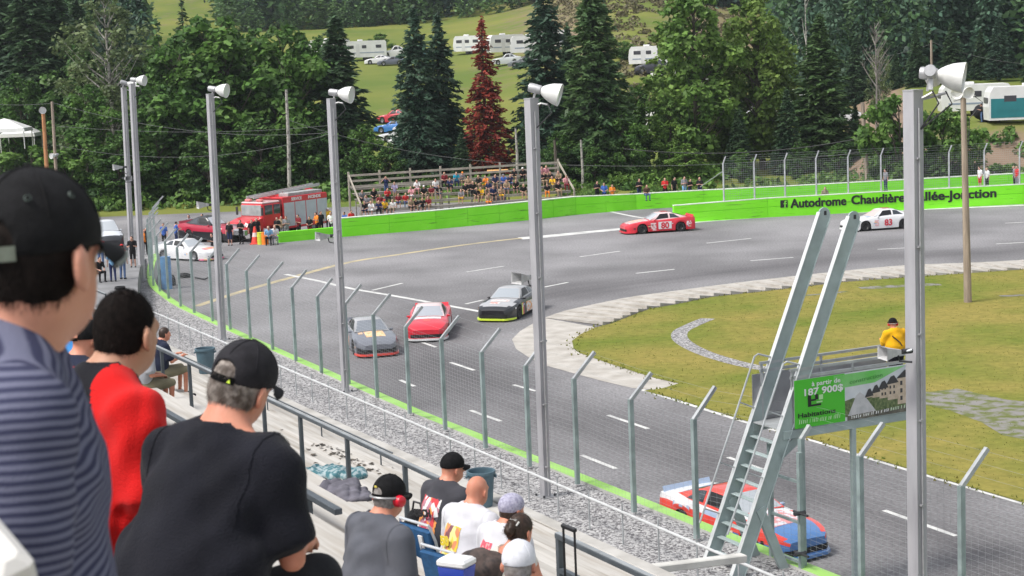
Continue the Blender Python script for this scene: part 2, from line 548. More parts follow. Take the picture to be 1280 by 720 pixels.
# grass infield
gr = M('infield_grass', (.135, .172, .028), .95, col2=(.255, .215, .06), scale=.16, bump=.8, bscale=22, spec=.1, contrast=(.33, .62))
nt = gr.node_tree; b = nt.nodes['Principled BSDF']; src = b.inputs['Base Color'].links[0].from_socket
tc = nt.nodes.new('ShaderNodeTexCoord'); n2 = nt.nodes.new('ShaderNodeTexNoise'); n2.inputs['Scale'].default_value = 2.2; n2.inputs['Detail'].default_value = 9; n2.inputs['Roughness'].default_value = .7
nt.links.new(tc.outputs['Object'], n2.inputs['Vector'])
rr = nt.nodes.new('ShaderNodeValToRGB'); rr.color_ramp.elements[0].position = .32; rr.color_ramp.elements[1].position = .68
rr.color_ramp.elements[0].color = (.72, .76, .7, 1); rr.color_ramp.elements[1].color = (1.2, 1.17, 1.15, 1)
nt.links.new(n2.outputs['Fac'], rr.inputs['Fac'])
mm = nt.nodes.new('ShaderNodeMix'); mm.data_type = 'RGBA'; mm.blend_type = 'MULTIPLY'; mm.inputs['Factor'].default_value = 1
nt.links.new(src, mm.inputs['A']); nt.links.new(rr.outputs['Color'], mm.inputs['B']); nt.links.new(mm.outputs['Result'], b.inputs['Base Color'])
GR = [U(u, v, .03) for u, v in ((715, 426), (726, 417.5), (745, 409), (765, 404), (790, 394), (812.5, 386), (852, 379), (890, 371), (960, 363.5), (1060, 352), (1133, 346.7), (1280, 336.7), (1500, 316), (1500, 695), (1280, 628), (1167, 595), (1093, 573), (1020, 550), (930, 525), (844, 498), (805, 488), (825, 486), (849, 479), (820, 472.5), (795, 465), (772, 457.5), (747, 449), (725, 441), (717, 435))]
me = MB().poly([p for p in GR]).mesh('infield', gr); up_faces(me)
struct(obj('infield', me))
# tufts: short blades over the infield, denser along its edges
tm = leafmat('grass_blades', (.15, .19, .032), (.25, .215, .06), .3, .25, .4)
vs = []; fs = []
poly = [(p.x, p.y) for p in GR]
def inside(x, y, P):
    c = False; j = len(P) - 1
    for i in range(len(P)):
        if (P[i][1] > y) != (P[j][1] > y) and x < (P[j][0] - P[i][0]) * (y - P[i][1]) / (P[j][1] - P[i][1]) + P[i][0]:
            c = not c
        j = i
    return c
def blade(x, y, h, w, z=.02):
    a = rs.uniform(0, 6.28); i = len(vs); dx, dy = math.cos(a) * w, math.sin(a) * w; lx, ly = rs.uniform(-.6, .6) * h, rs.uniform(-.6, .6) * h
    vs.extend([(x - dx, y - dy, z), (x + dx, y + dy, z), (x + lx, y + ly, z + h)]); fs.append((i, i + 1, i + 2))
PATH = [(885, 399), (866, 407), (851, 415), (850, 424), (861, 433), (880, 442), (901, 449), (931, 457), (975, 465), (1040, 474)]
pw = [U(u, v) for u, v in PATH]; pw = spline(pw, 5)
PATCH = [U(u, v) for u, v in ((1140, 489), (1163, 491), (1197, 487), (1227, 494), (1260, 501), (1330, 508), (1330, 560), (1253, 545), (1227, 529), (1187, 514), (1150, 506))]
pp = [(p.x, p.y) for p in PATCH]
pxy = np.array([(p.x, p.y) for p in pw])
minx, maxx = min(p[0] for p in poly), 34; miny, maxy = min(p[1] for p in poly), max(p[1] for p in poly)
cnt = 0
while cnt < 16000:
    x, y = rs.uniform(minx, maxx), rs.uniform(50, maxy)
    if not inside(x, y, poly): continue
    if np.hypot(pxy[:, 0] - x, pxy[:, 1] - y).min() < .75: continue
    if inside(x, y, pp) and rs.random() < .55: continue
    cnt += 1
    blade(x, y, rs.uniform(.015, .05), rs.uniform(.015, .04))
E = GR + [GR[0]]
for a, b2 in zip(E, E[1:]):
    n = int((b2 - a).length * 10)
    if n > 3000: continue
    for k in range(n):
        p = a.lerp(b2, rs.random()); blade(p.x + rs.gauss(0, .18), p.y + rs.gauss(0, .18), rs.uniform(.03, .12), .05)
me = bpy.data.meshes.new('infield_grass'); me.from_pydata(vs, [], fs); me.materials.append(tm)
stuff(obj('infield_grass', me))
# gravel
gv = M('grey_gravel', (.32, .31, .31), .9, bump=.9, bscale=14, spec=.2)
nt = gv.node_tree; b = nt.nodes['Principled BSDF']
vo = nt.nodes.new('ShaderNodeTexVoronoi'); vo.inputs['Scale'].default_value = 17
tc = nt.nodes.new('ShaderNodeTexCoord'); nt.links.new(tc.outputs['Object'], vo.inputs['Vector'])
cr = nt.nodes.new('ShaderNodeValToRGB'); cr.color_ramp.elements[0].color = (.10, .095, .10, 1); cr.color_ramp.elements[1].color = (.46, .455, .45, 1)
cr.color_ramp.elements[0].position = .15; cr.color_ramp.elements[1].position = .9
e = cr.color_ramp.elements.new(.5); e.color = (.27, .265, .27, 1)
sp = nt.nodes.new('ShaderNodeSeparateColor'); nt.links.new(vo.outputs['Color'], sp.inputs[0]); nt.links.new(sp.outputs[0], cr.inputs['Fac'])
nt.links.new(cr.outputs['Color'], b.inputs['Base Color'])
mb = MB(); ribbon(mb, pw, .72, .036)
me = mb.mesh('gravel_path', gv); up_faces(me); struct(obj('gravel_path', me))
gv2 = M('weedy_gravel', (.13, .15, .05), .95, col2=(.235, .225, .215), scale=1.9, bump=.9, bscale=16, spec=.1, contrast=(.40, .58))
me = MB().poly([p + Vector((0, 0, .036)) for p in PATCH]).mesh('gravel_patch', gv2); up_faces(me); struct(obj('gravel_patch', me))
mb = MB()
ribbon(mb, [U(1075, 361), U(1120, 358.5), U(1175, 356)], .9, .036); ribbon(mb, [U(1000, 371), U(1060, 365)], .4, .036); ribbon(mb, [U(1250, 371), U(1300, 369)], .5, .036)
me = mb.mesh('stony_patch', gv2); up_faces(me); struct(obj('stony_patch', me))
# ------------------------------------------------------------------ barriers
def green_mat(name, c, c2):
    fresh = name not in MATS
    m = M(name, c, .55, col2=c2, scale=.7, bump=.25, bscale=9, spec=.3, contrast=(.4, .75))
    if fresh:
        # tyre scuffs and chipped paint
        nt = m.node_tree; b = nt.nodes['Principled BSDF']; src = b.inputs['Base Color'].links[0].from_socket
        tc = nt.nodes.new('ShaderNodeTexCoord'); mp = nt.nodes.new('ShaderNodeMapping'); mp.inputs['Scale'].default_value = (.35, .35, 5)
        nt.links.new(tc.outputs['Object'], mp.inputs['Vector'])
        for sc_, lo, hi, colr, fac in ((1.6, .60, .70, (.05, .09, .03), .65), (7.0, .68, .72, (.42, .48, .36), .7)):
            n = nt.nodes.new('ShaderNodeTexNoise'); n.inputs['Scale'].default_value = sc_; n.inputs['Detail'].default_value = 7; n.inputs['Roughness'].default_value = .65
            nt.links.new(mp.outputs['Vector'] if sc_ < 3 else tc.outputs['Object'], n.inputs['Vector'])
            r = nt.nodes.new('ShaderNodeMapRange'); r.inputs['From Min'].default_value = lo; r.inputs['From Max'].default_value = hi; r.inputs['To Max'].default_value = fac
            nt.links.new(n.outputs['Fac'], r.inputs['Value'])
            x = nt.nodes.new('ShaderNodeMix'); x.data_type = 'RGBA'; x.inputs['B'].default_value = (*colr, 1)
            nt.links.new(r.outputs['Result'], x.inputs['Factor']); nt.links.new(src, x.inputs['A']); src = x.outputs['Result']
        nt.links.new(src, b.inputs['Base Color'])
    return m
GREEN = green_mat('lime_green_paint', (.20, .74, .02), (.25, .80, .04))
WHITE_T = M('chalky_white', (.62, .66, .58), .8, var=.15, scale=3)
galv = M('galvanised_steel', (.42, .44, .45), .5, .35, var=.14, scale=3, bump=.08, bscale=20)
galv_g = M('weathered_green_steel', (.30, .37, .365), .55, .3, var=.18, scale=2.5)
wire = M('fence_wire', (.34, .36, .37), .5, .3)
polem = M('grey_painted_pole', (.30, .295, .315), .5, .15, col2=(.44, .435, .455), scale=1.1, bump=.06, bscale=14, stretch=(2, 2, .5), contrast=(.25, .6))

def wall(name, tops, bases, thick, label, mat, toplight=True, seam=3.0):
    """concrete barrier: tops / bases are points of its front face, extruded away from the camera; block seams cut in"""
    root = empty(name, bases[0], label, 'wall')
    inv = Vector(bases[0])
    mb = MB()
    cm = 0
    for k in range(len(bases) - 1):
        a, b = Vector(bases[k]), Vector(bases[k + 1]); L = (b - a).length
        nseg = max(1, round(L / seam))
        ha, hb = tops[k], tops[k + 1]
        d = (b - a).normalized(); n = Vector((-d.y, d.x, 0))
        if n.y < 0: n = -n
        for j in range(nseg):
            p = a + (b - a) * (j / nseg) + d * .012; q = a + (b - a) * ((j + 1) / nseg) - d * .012
            hp = ha + (hb - ha) * j / nseg; hq = ha + (hb - ha) * (j + 1) / nseg
            wob = rnd.uniform(-.012, .012)
            p = p + n * wob; q = q + n * wob
            hm = .56
            for z0, z1, ins in ((0, hm - .012, 0), (hm + .012, 1, 0)):
                for zz in ():
                    pass
                P = [p + Vector((0, 0, hp * z0)), q + Vector((0, 0, hq * z0)), q + Vector((0, 0, hq * z1)), p + Vector((0, 0, hp * z1))]
                mb.prism([x - inv for x in P], n * thick)
        core = [a + n * .03, b + n * .03, b + n * (thick - .03), a + n * (thick - .03)]
        h = min(ha, hb) - .03
        mb.prism([x - inv for x in core], Vector((0, 0, h)))
    mb.build('blocks', mat, root)
    if toplight:
        mb = MB()
        for k in range(len(bases) - 1):
            a, b = Vector(bases[k]), Vector(bases[k + 1]); d = (b - a).normalized(); n = Vector((-d.y, d.x, 0))
            if n.y < 0: n = -n
            P = [a - n * .008 - inv, b - n * .008 - inv, b + n * (thick + .01) - inv, a + n * (thick + .01) - inv]
            P = [p + Vector((0, 0, h)) for p, h in zip(P, (tops[k] + .004, tops[k + 1] + .004, tops[k + 1] + .004, tops[k] + .004))]
            mb.prism(P, Vector((0, 0, .05)))
        mb.build('coping', WHITE_T, root)
    return root
bw = [U(u, v) for u, v in ((428, 296.2), (545, 286.5), (663, 275), (720, 268.5), (795, 262), (880, 257), (1000, 251), (1140, 243), (1300, 234))]
wall('green_barrier', [1.33, 1.36, 1.4, 1.38, 1.2, 1.2, 1.2, 1.2, 1.2], bw, .5, 'long lime green concrete barrier in front of the far bleachers', GREEN)
lw = [U(u, v) for u, v in ((349, 303.5), (417, 296.8), (427, 295.5))]
wall('low_green_barrier', [.74, .72, .72], lw, .45, 'low lime green barrier block in front of the fire truck', GREEN, False)
fw = [U(u, v) for u, v in ((843, 279), (960, 271.7), (1100, 264.2), (1280, 255), (1500, 244))]
fwall = wall('lettered_green_barrier', [1.25, 1.38, 1.42, 1.45, 1.45], fw, .4, 'lime green track wall with black lettering along its front', green_mat('lime_green_paint_lettered', (.21, .76, .02), (.24, .80, .035)), True, 12)
# lettering along the front wall
blk = M('black_lettering', (.012, .012, .013), .6)
wht = M('white_lettering', (.75, .75, .74), .6)
def on_wall(u, lift):
    # point on the wall's front face under picture column u
    for k in range(len(fw) - 1):
        d = ray(u, 262)
        a, b = fw[k], fw[k + 1]
        den = d.x * (b.y - a.y) - d.y * (b.x - a.x)
        t = (a.x * (b.y - a.y) - a.y * (b.x - a.x)) / den
        P = Vector((d.x * t, d.y * t, 0))
        s = (P - a).dot(b - a) / (b - a).length_squared
        if -.001 <= s <= 1.001:
            dirv = (b - a).normalized(); n = Vector((dirv.y, -dirv.x, 0))
            return P + n * .03 + Vector((0, 0, lift)), dirv
def wall_text(body, u0, u1, lift, bold):
    p0, d0 = on_wall(u0, lift); p1, _ = on_wall(u1, lift)
    me = text_mesh(body, 1.0, blk, .004, bold)
    # a heavy face: the outline repeated with small shifts
    bmx = bmesh.new(); k_ = 0
    for dx in (-.034, -.017, 0, .017, .034):
        for dy in (-.022, .022):
            n0 = len(bmx.verts); bmx.from_mesh(me)
            bmx.verts.ensure_lookup_table()
            for v in bmx.verts[n0:]:
                v.co.x += dx; v.co.y += dy; v.co.z += .0004 * k_
            k_ += 1
    bmx.to_mesh(me); bmx.free()
    xs_ = [v.co.x for v in me.vertices]; w0 = max(xs_) - min(xs_)
    L = (p1 - p0).length; k = L / w0
    x0_ = min(xs_)
    for v in me.vertices:
        v.co.x = (v.co.x - x0_) * k; v.co.y *= .92
    o = put_text('lettering', me, p0 - Vector(fw[0]), p1 - p0, (0, 0, 1), fwall)
wall_text('Autodrome', 988, 1058, .62, .0)
wall_text('Chaudière', 1064, 1131, .64, .0)
wall_text('Vallée-Jonction', 1137, 1245.5, .64, .0)
p, d = on_wall(975.5, .66)
mb = MB(); n = Vector((d.y, -d.x, 0)); up = Vector((0, 0, 1))
def wq(mb, x0, x1, y0, y1, off):
    q = [p + d * x0 + up * y0 + n * off, p + d * x1 + up * y0 + n * off, p + d * x1 + up * y1 + n * off, p + d * x0 + up * y1 + n * off]
    mb.prism([x - Vector(fw[0]) for x in q], n * .004)
wq(mb, 0, .55, 0, .55, 0)
mb.build('emblem', blk, fwall)
mb = MB(); wq(mb, .30, .39, 0, .46, .006); wq(mb, .24, .48, .25, .33, .006); wq(mb, .34, .48, .42, .50, .006)
mb.build('emblem_letter', M('lime_lettering', (.2, .7, .04), .6), fwall)

# near wall under the catch fence
NWPX = [(195, 317), (189.5, 330), (188, 343), (191.7, 356.7), (206.7, 370), (226.7, 383), (266.7, 401.7), (313, 423)]
nw = spline([U(u, v, 1.0) for u, v in NWPX], 5)
s0, n0 = SN(nw[-1])
n_end = 23.45
for k in range(1, 30):
    s = s0 - k * 3.2
    if s < 10: break
    nw.append(W(s, n0 + (n_end - n0) * min(1, k / 6), 1.0))
nwp = nw
mb = MB(); top = MB()
L = []; Rr = []
for k, p in enumerate(nwp):
    d = (nwp[min(k + 1, len(nwp) - 1)] - nwp[max(k - 1, 0)]).normalized(); s = Vector((-d.y, d.x, 0))
    if k and s.dot(s_prev) < 0: s = -s
    s_prev = s
    if k == 0 and s.x < 0: s = -s; s_prev = s
    L.append(p - s * .20); Rr.append(p + s * .20)
nroot = empty('track_wall', nwp[-1], 'lime topped concrete wall carrying the near catch fence', 'wall')
o0 = Vector(nwp[-1])
dn = Vector((0, 0, -1.1))
mb.loft([[p - o0 for p in L], [p + dn - o0 for p in L]]); mb.loft([[p + dn - o0 for p in Rr], [p - o0 for p in Rr]]); 
mb.build('concrete', M('wall_concrete', (.45, .45, .43), .85, var=.2, scale=1), nroot)
mb = MB(); mb.loft([[p - o0 for p in L], [p - o0 for p in Rr]])
me = mb.mesh('painted_top', green_mat('faded_lime_paint', (.27, .52, .10), (.36, .60, .18))); up_faces(me)
obj('painted_top', me, nroot)

# ------------------------------------------------------------------ catch fences
def catch_fence(name, label, posts, out, base, H, arm, mats, nh, vstep, wr, pw_, armw=None, arm_run=.67, shorts=None):
    """posts: list of ground points; out: list of unit vectors pointing over the track"""
    root = empty(name, Vector(posts[0]), label, 'fence')
    o0 = Vector(posts[0])
    for p, o in zip(posts, out):
        p = Vector(p) - o0; t = p + Vector((0, 0, H)); mb = MB()
        k = (1 + rnd.uniform(-.1, .05)) * (shorts.get(len([c for c in root.children]) // 2, 1) if shorts else 1)
        tip = t + Vector(o) * arm_run * k + Vector((0, 0, arm_run * 1.02 * k))
        side = Vector((-o[1], o[0], 0))
        mb.bar(p, t + Vector((0, 0, .02)), pw_, pw_, up=side)
        mb.build('post', mats[0], root)
        ob = MB().bar(t, tip, pw_ * .8, pw_ * .8, up=side).build('arm', mats[1], root)
    mb = MB()
    for a, b, oa, ob in zip(posts, posts[1:], out, out[1:]):
        a = Vector(a) - o0; b = Vector(b) - o0; oa = Vector(oa); ob = Vector(ob)
        a2 = a + oa * (pw_ * .6); b2 = b + ob * (pw_ * .6)
        for j in range(nh):
            z = Vector((0, 0, .04 + (H - .06) * j / (nh - 1)))
            mid = (a2 + b2) / 2 + z + Vector((0, 0, rnd.uniform(-.012, .0)))
            mb.tube([a2 + z, mid, b2 + z], wr, 3, False)
        L = (b2 - a2).length; n = max(1, int(L / vstep))
        for j in range(1, n):
            q = a2.lerp(b2, j / n); mb.tube([q + Vector((0, 0, .03)), q + Vector((0, 0, H - .02))], wr * .8, 3, False)
        for t_ in (.35, .65, .95):
            mb.tube([a + Vector((0, 0, H + arm_run * t_)) + oa * arm_run * t_, b + Vector((0, 0, H + arm_run * t_)) + ob * arm_run * t_], wr * .9, 3, False)
    mb.build('wire_mesh', wire, root)
    return root
# post positions: read along the wall
fp = [U(u, v, 1.0) for u, v in ((195, 317), (191, 326), (188.4, 336), (188, 345), (192, 357), (200, 364), (211, 373), (226, 383), (243, 391), (266, 401.5), (288, 411.7), (313, 423))]
x = (313, 423)
basepx = [(341, 437), (370, 451), (402, 466), (436, 480), (471.7, 497), (512.3, 517), (556.7, 537), (607, 560), (662, 583)]
fp += [U(u, v, 1.0) for u, v in basepx]
def RN(u, v, n):
    d = ray(u, v); den = d.x * NV.x + d.y * NV.y
    return Vector((0, 0, CZ)) + d * (n / den)
for u, v in ((722, 605), (792.7, 640), (871, 673)):
    s_, n_ = SN(U(u, v, 1.0)); fp.append(W(s_, n_, 1.0))
for u, v in ((1001.7, 567), (1075, 585), (1201.7, 623), (1342, 667), (1500, 717)):
    fp.append(W(SN(RN(u, v, 23.45))[0], 23.45, 1.0))
    if u < 1005: GATEP = fp[-1]
outs = []
for k, p in enumerate(fp):
    d = (fp[min(k + 1, len(fp) - 1)] - fp[max(k - 1, 0)]).normalized(); s = Vector((-d.y, d.x, 0))
    if s.x < 0: s = -s
    outs.append(s)
catch_fence('catch_fence', 'near wire catch fence with green posts and angled arms beside the gravel', fp, outs, 1.0, 2.95, .67, [galv_g, galv], 25, .2, .0024, .115, shorts={fp.index(q_): .45 for q_ in fp if abs((q_ - GATEP).length) < .01})
# far fence on the lettered wall
fpx = [906.5, 945, 983, 1022, 1062, 1103, 1145, 1188, 1232, 1276, 1322, 1370]
ffp = []
for u in fpx:
    q, d = on_wall(u, 1.38); ffp.append(q + Vector((d.y, -d.x, 0)) * -.25)
catch_fence('far_wire_fence', 'far mesh fence of white posts above the lettered green wall', ffp, [Vector((.35, -.25, 0))] * len(ffp), 1.38, 2.75, .5, [galv, galv], 18, .16, .006, .10, arm_run=.55)
# slanting end stay of the far fence
e0 = ffp[0] + Vector((0, 0, 1.6))
so_end = D(878, 232, 139)
tag(MB().tube([ffp[0] + Vector((0, 0, 2.2)), U(876, 257, 0) + Vector((0, 2, 1.2))], .035, 6).build('fence_stay', galv), 'slanting grey stay rod at the left end of the far fence', 'stay rod')

# ------------------------------------------------------------------ gravel strip and thin rail
GZ = .93
a0 = [W(s, 12.0, GZ) for s in (-5, 120)]
mb = MB()
edge = [p - Vector((0, 0, 1 - GZ)) for p in L]
inn = []
for p in edge:
    s, n = SN(p); inn.append(W(s, 9.0 if s < 95 else n - 14, GZ))
mb.loft([edge, inn]); me = mb.mesh('gravel_strip', gv); up_faces(me); struct(obj('gravel_strip', me))
# loose stones on the strip
rs = random.Random(11)
st = MB()
for k in range(9000):
    s = rs.uniform(14, 88); n = rs.uniform(20.2, 23.2)
    c = W(s, n, GZ); r = rs.uniform(.02, .06); a = rs.uniform(0, 6.28); i = len(st.v)
    for j in range(5):
        t = a + j * 1.2566; st.v.append((c.x + math.cos(t) * r * rs.uniform(.7, 1.2), c.y + math.sin(t) * r * rs.uniform(.7, 1.2), GZ - .01))
    st.v.append((c.x + rs.uniform(-.3, .3) * r, c.y + rs.uniform(-.3, .3) * r, GZ + r * rs.uniform(.5, .9)))
    for j in range(5):
        st.f.append((i + j, i + (j + 1) % 5, i + 5)); st.mi.append(0)
sm = M('crushed_stone', (.34, .335, .34), .9, var=.2, scale=3, island=.35)
stuff(st.build('loose_gravel', sm))

rail_px = [(210, 398), (923, 702)]
NRAIL = 20.9
def rail_s(u, v, z):
    return SN(U(u, v, z))
ra = SN(U(210, 398, 1.75)); rb = SN(U(923, 702, 1.75))
rroot = empty('thin_rail_fence', W(rb[0], rb[1], GZ), 'thin grey pipe railing along the gravel below the stand', 'railing')
o0 = Vector(W(rb[0], rb[1], GZ))
mb = MB(); pts = [W(ra[0] + (rb[0] - ra[0]) * t, ra[1] + (rb[1] - ra[1]) * t, 1.75) - o0 for t in [i / 12 for i in range(-1, 15)]]
mb.tube(pts, .036, 7).build('top_rail', M('bright_galvanised', (.60, .61, .61), .45, .2, var=.1, scale=3), rroot, True)
n = 27
for k in range(-1, n + 4):
    t = k / n; q = W(ra[0] + (rb[0] - ra[0]) * t, ra[1] + (rb[1] - ra[1]) * t, GZ) - o0
    MB().tube([q + Vector((0, 0, -.1)), q + Vector((0, 0, 1.02))], .022, 6).build('post', galv, rroot, True)

# ------------------------------------------------------------------ light poles
lampw = M('lamp_reflector_white', (.72, .72, .70), .35, .1, var=.06, scale=6)
lampg = M('lamp_housing_grey', (.42, .42, .43), .45, .4, var=.1, scale=8)
lampl = M('lamp_lens', (.62, .63, .62), .15, spec=.8)
darkm = M('dark_metal', (.05, .05, .055), .5, .4)
def flood(parent, at, dirv, k=1.0):
    """bell floodlight: ballast housing, reflector, lens, yoke"""
    d = Vector(dirv).normalized(); x = d.cross(Vector((0, 0, 1))).normalized(); y = x.cross(d); m = Matrix((x, y, d)).transposed()
    at = Vector(at)
    MB().lathe([(.0, -.50), (.11, -.50), (.125, -.46), (.125, -.18), (.09, -.14), (0, -.14)], at, 14, m).build('ballast_housing', lampg, parent, True)
    f = MB().lathe([(.09 * k, -.16), (.14 * k, -.10), (.20 * k, .0), (.255 * k, .12), (.29 * k, .27), (.305 * k, .36), (.29 * k, .36), (.24 * k, .15), (.15 * k, 0.0)], at, 22, m).build('reflector', lampw, parent, True)
    MB().lathe([(.0, .33), (.15, .325), (.292 * k, .33)], at, 22, m).build('lens', lampl, f, True)
    MB().bar(at - d * .3 - y * .02, at - d * .3 - y * .34, .09, .05, up=d).build('yoke', lampg, parent)
def light_pole(pos, zb, zt_, w0, w1, rz, heads, label, lean=(0, 0)):
    r = empty('light_pole', pos, label, 'light pole', 'floodlight poles along the gravel')
    H = zt_ - zb; mb = MB()
    a, b = w0 / 2, w1 / 2; m = Matrix.Rotation(rz, 3, 'Z')
    mb.loft([[m @ Vector((sx * q, sy * q, 0)) + Vector((lean[0] * z / H, lean[1] * z / H, z)) for sx, sy in ((-1, -1), (-.82, -1), (.82, -1), (1, -1), (1, -.82), (1, .82), (1, 1), (.82, 1), (-.82, 1), (-1, 1), (-1, .82), (-1, -.82))] for q, z in ((a, -.3), (b, H))], True, True)
    mb.build('pole', polem, r)
    tp = Vector((lean[0], lean[1], H))
    cv = m @ Vector((-.1, -1, 0)) * (w1 / 2 + .03)
    MB().tube([cv + Vector((lean[0] * f, lean[1] * f, H * f)) for f in (0, .5, .97)], .022, 6).build('conduit', lampg, r, True)
    for f in (.08, .24, .4, .56, .72, .88):
        MB().box(cv * .93 + Vector((lean[0] * f, lean[1] * f, H * f)), (.13, .07, .035), rz).build('clamp', lampg, r)
    for sx, sy in ((-1, -1), (1, -1), (1, 1), (-1, 1)):
        MB().lathe([(0, .06), (.03, .06), (.03, 0)], m @ Vector((sx * w0 * .85, sy * w0 * .85, .03)), 6).build('anchor_bolt', darkm, r)
    MB().box((0, 0, .015), (w0 * 2.1, w0 * 2.1, .03), rz).build('base_plate', lampg, r)
    MB().box(tp + Vector((0, 0, .015)), (w1 * 1.04, w1 * 1.04, .03), rz).build('top_plate', lampg, r)
    for dx, dy, dz, dv, k in heads:
        flood(r, tp + Vector((dx, dy, dz)), dv, k)
        MB().tube([tp + Vector((0, 0, -.2)), tp + Vector((dx * .6, dy * .6, -.12)), tp + Vector((dx, dy, dz - .34))], .03, 6).build('bracket', lampg, r)
        MB().tube([tp + Vector((dx, dy, dz - .3)), tp + Vector((dx + .1, dy - .1, dz - .55)), tp + Vector((.12, -.1, -.75))], .018, 5).build('cable', darkm, r)
    return r
PT = 11.5
def pole_at(u, v, ztop, d):       # pole whose top stands at picture point (u, v), distance d
    return D(u, v, d)
poles = []
def add_pole(utop, vtop, ubot, vbot, w, label, heads, d=None, rz=.5, wb=None):
    if d is None:
        base = U(ubot, vbot, GZ)
    else:
        p = D(utop, vtop, d); base = Vector((p.x, p.y, GZ))
    topp = D(utop, vtop, base.y)
    lean = (topp.x - base.x, 0)
    return light_pole(base, GZ, topp.z, wb or w, w, rz, heads, label, lean), topp
HD = lambda dx, dz, dv, k=1.0: (dx, -.1, dz, dv, k)
P1 = add_pole(1141, 114, 1160, 842, .275, 'nearest grey square light pole, standing before the sign on the flag stand', [HD(.62, .28, (.93, -.35, -.15), 1.0), HD(.36, .30, (.3, .9, -.2), .55)], d=34.7, rz=.62)
P2 = add_pole(664, 124, 682, 621, .275, 'light pole rising beside the blue grey trash bin', [HD(.42, .18, (.93, -.2, -.28))], rz=.62, wb=.21)
P3 = add_pole(413.8, 124, 432, 490, .245, 'light pole in front of the left end of the far bleachers', [HD(.42, .18, (.93, -.3, -.15))], rz=.62, wb=.20)
P4 = add_pole(262.5, 118, 278, 425, .26, 'light pole standing between the pit entrance and the fire truck', [HD(.42, .18, (.93, -.3, -.15))], rz=.62)
P5 = add_pole(165, 105, 178, 350, .28, 'right one of the two light poles at the curve of the fence', [HD(.42, .2, (.93, -.3, -.1))], rz=.62)
P6 = add_pole(154.5, 110, 166, 345, .25, 'left one of the two light poles at the curve of the fence', [HD(.35, .2, (.8, .3, -.3), .8)], rz=.62)

# ------------------------------------------------------------------ horn loudspeakers on the poles
hornm = M('horn_grey', (.46, .46, .46), .5, var=.12, scale=8)
def horn(pos, dirv, label, k=1.0, mount=None):
    d = Vector(dirv).normalized(); x = d.cross(Vector((0, 0, 1))).normalized(); y = x.cross(d); m = Matrix((x, y, d)).transposed()
    r = empty('horn_loudspeaker', pos, label, 'loudspeaker', 'horn loudspeakers on the light poles')
    def ring(w, h, z): return [m @ Vector((sx * w, sy * h, z)) * k for sx, sy in ((-1, -1), (1, -1), (1, 1), (-1, 1))]
    MB().loft([ring(.08, .07, -.12), ring(.1, .09, 0), ring(.17, .13, .2), ring(.3, .2, .5), ring(.31, .21, .52), ring(.27, .175, .49), ring(.12, .09, .1)], True).build('horn', hornm, r)
    MB().lathe([(0, -.34), (.075 * k, -.34), (.085 * k, -.3), (.085 * k, -.12), (0, -.12)], (0, 0, 0), 12, m).build('driver', darkm, r, True)
    if mount is not None:
        MB().tube([m @ Vector((0, -.02, -.26)) * k, Vector(mount) - Vector(pos)], .028, 6).build('bracket', galv, r)
        MB().tube([m @ Vector((0, -.1, -.05)) * k, m @ Vector((0, -.3, -.1)) * k, Vector(mount) - Vector(pos) - Vector((0, 0, .25))], .022, 6).build('cable', darkm, r)
def horn_px(u, v, d, mu, mv, dirv, label, k):
    horn(D(u, v, d), dirv, label, k, D(mu, mv, d))
horn_px(1121, 440, 34.3, 1140, 437, (-.95, -.30, .02), 'horn loudspeaker on the nearest pole, in front of the man in yellow', .62)
horn_px(659, 347, 49.0, 670, 345, (-.78, -.6, .05), 'horn loudspeaker halfway up the pole by the trash bin', .75)
horn_px(409, 295, 65, 420, 296, (-.85, -.5, .05), 'horn loudspeaker on the pole beside the low green barrier', .75)
horn_px(258, 256, 78.5, 268, 257, (-.9, -.4, .05), 'horn loudspeaker on the pole left of the fire truck', .75)
horn_px(151, 209, 100, 158, 212, (-.9, -.4, .05), 'upper horn loudspeaker on the paired poles', .8)
horn_px(157, 223, 100, 164, 222, (.6, -.7, .0), 'lower horn loudspeaker on the paired poles', .7)
# ------------------------------------------------------------------ grandstand
def RS(u, v, s):
    d = ray(u, v); den = d.x * RV.x + d.y * RV.y; C = Vector((0, 0, CZ))
    return C + d * (s / den)
def RN(u, v, n):
    d = ray(u, v); den = d.x * NV.x + d.y * NV.y
    return Vector((0, 0, CZ)) + d * (n / den)
def FL(n):                       # tread height at n
    return 11.5 - .432 * math.floor(n / .8 + 1e-6)
S0, S1 = -3.0, 62.0
stm = M('stand_concrete', (.38, .362, .335), .88, col2=(.52, .50, .47), scale=1.1, bump=.25, bscale=9, spec=.2, stretch=(1, .25, 1))
nt = stm.node_tree; b = nt.nodes['Principled BSDF']; src = b.inputs['Base Color'].links[0].from_socket
tc = nt.nodes.new('ShaderNodeTexCoord'); mp = nt.nodes.new('ShaderNodeMapping'); mp.inputs['Scale'].default_value = (6, .35, 6)
nt.links.new(tc.outputs['Object'], mp.inputs['Vector'])
ns = nt.nodes.new('ShaderNodeTexNoise'); ns.inputs['Scale'].default_value = 2.0; ns.inputs['Detail'].default_value = 8; nt.links.new(mp.outputs['Vector'], ns.inputs['Vector'])
rr = nt.nodes.new('ShaderNodeValToRGB'); rr.color_ramp.elements[0].position = .3; rr.color_ramp.elements[1].position = .55
rr.color_ramp.elements[0].color = (.78, .74, .69, 1); rr.color_ramp.elements[1].color = (1, 1, 1, 1)
nt.links.new(ns.outputs['Fac'], rr.inputs['Fac'])
mm = nt.nodes.new('ShaderNodeMix'); mm.data_type = 'RGBA'; mm.blend_type = 'MULTIPLY'; mm.inputs['Factor'].default_value = 1
nt.links.new(src, mm.inputs['A']); nt.links.new(rr.outputs['Color'], mm.inputs['B']); nt.links.new(mm.outputs['Result'], b.inputs['Base Color'])
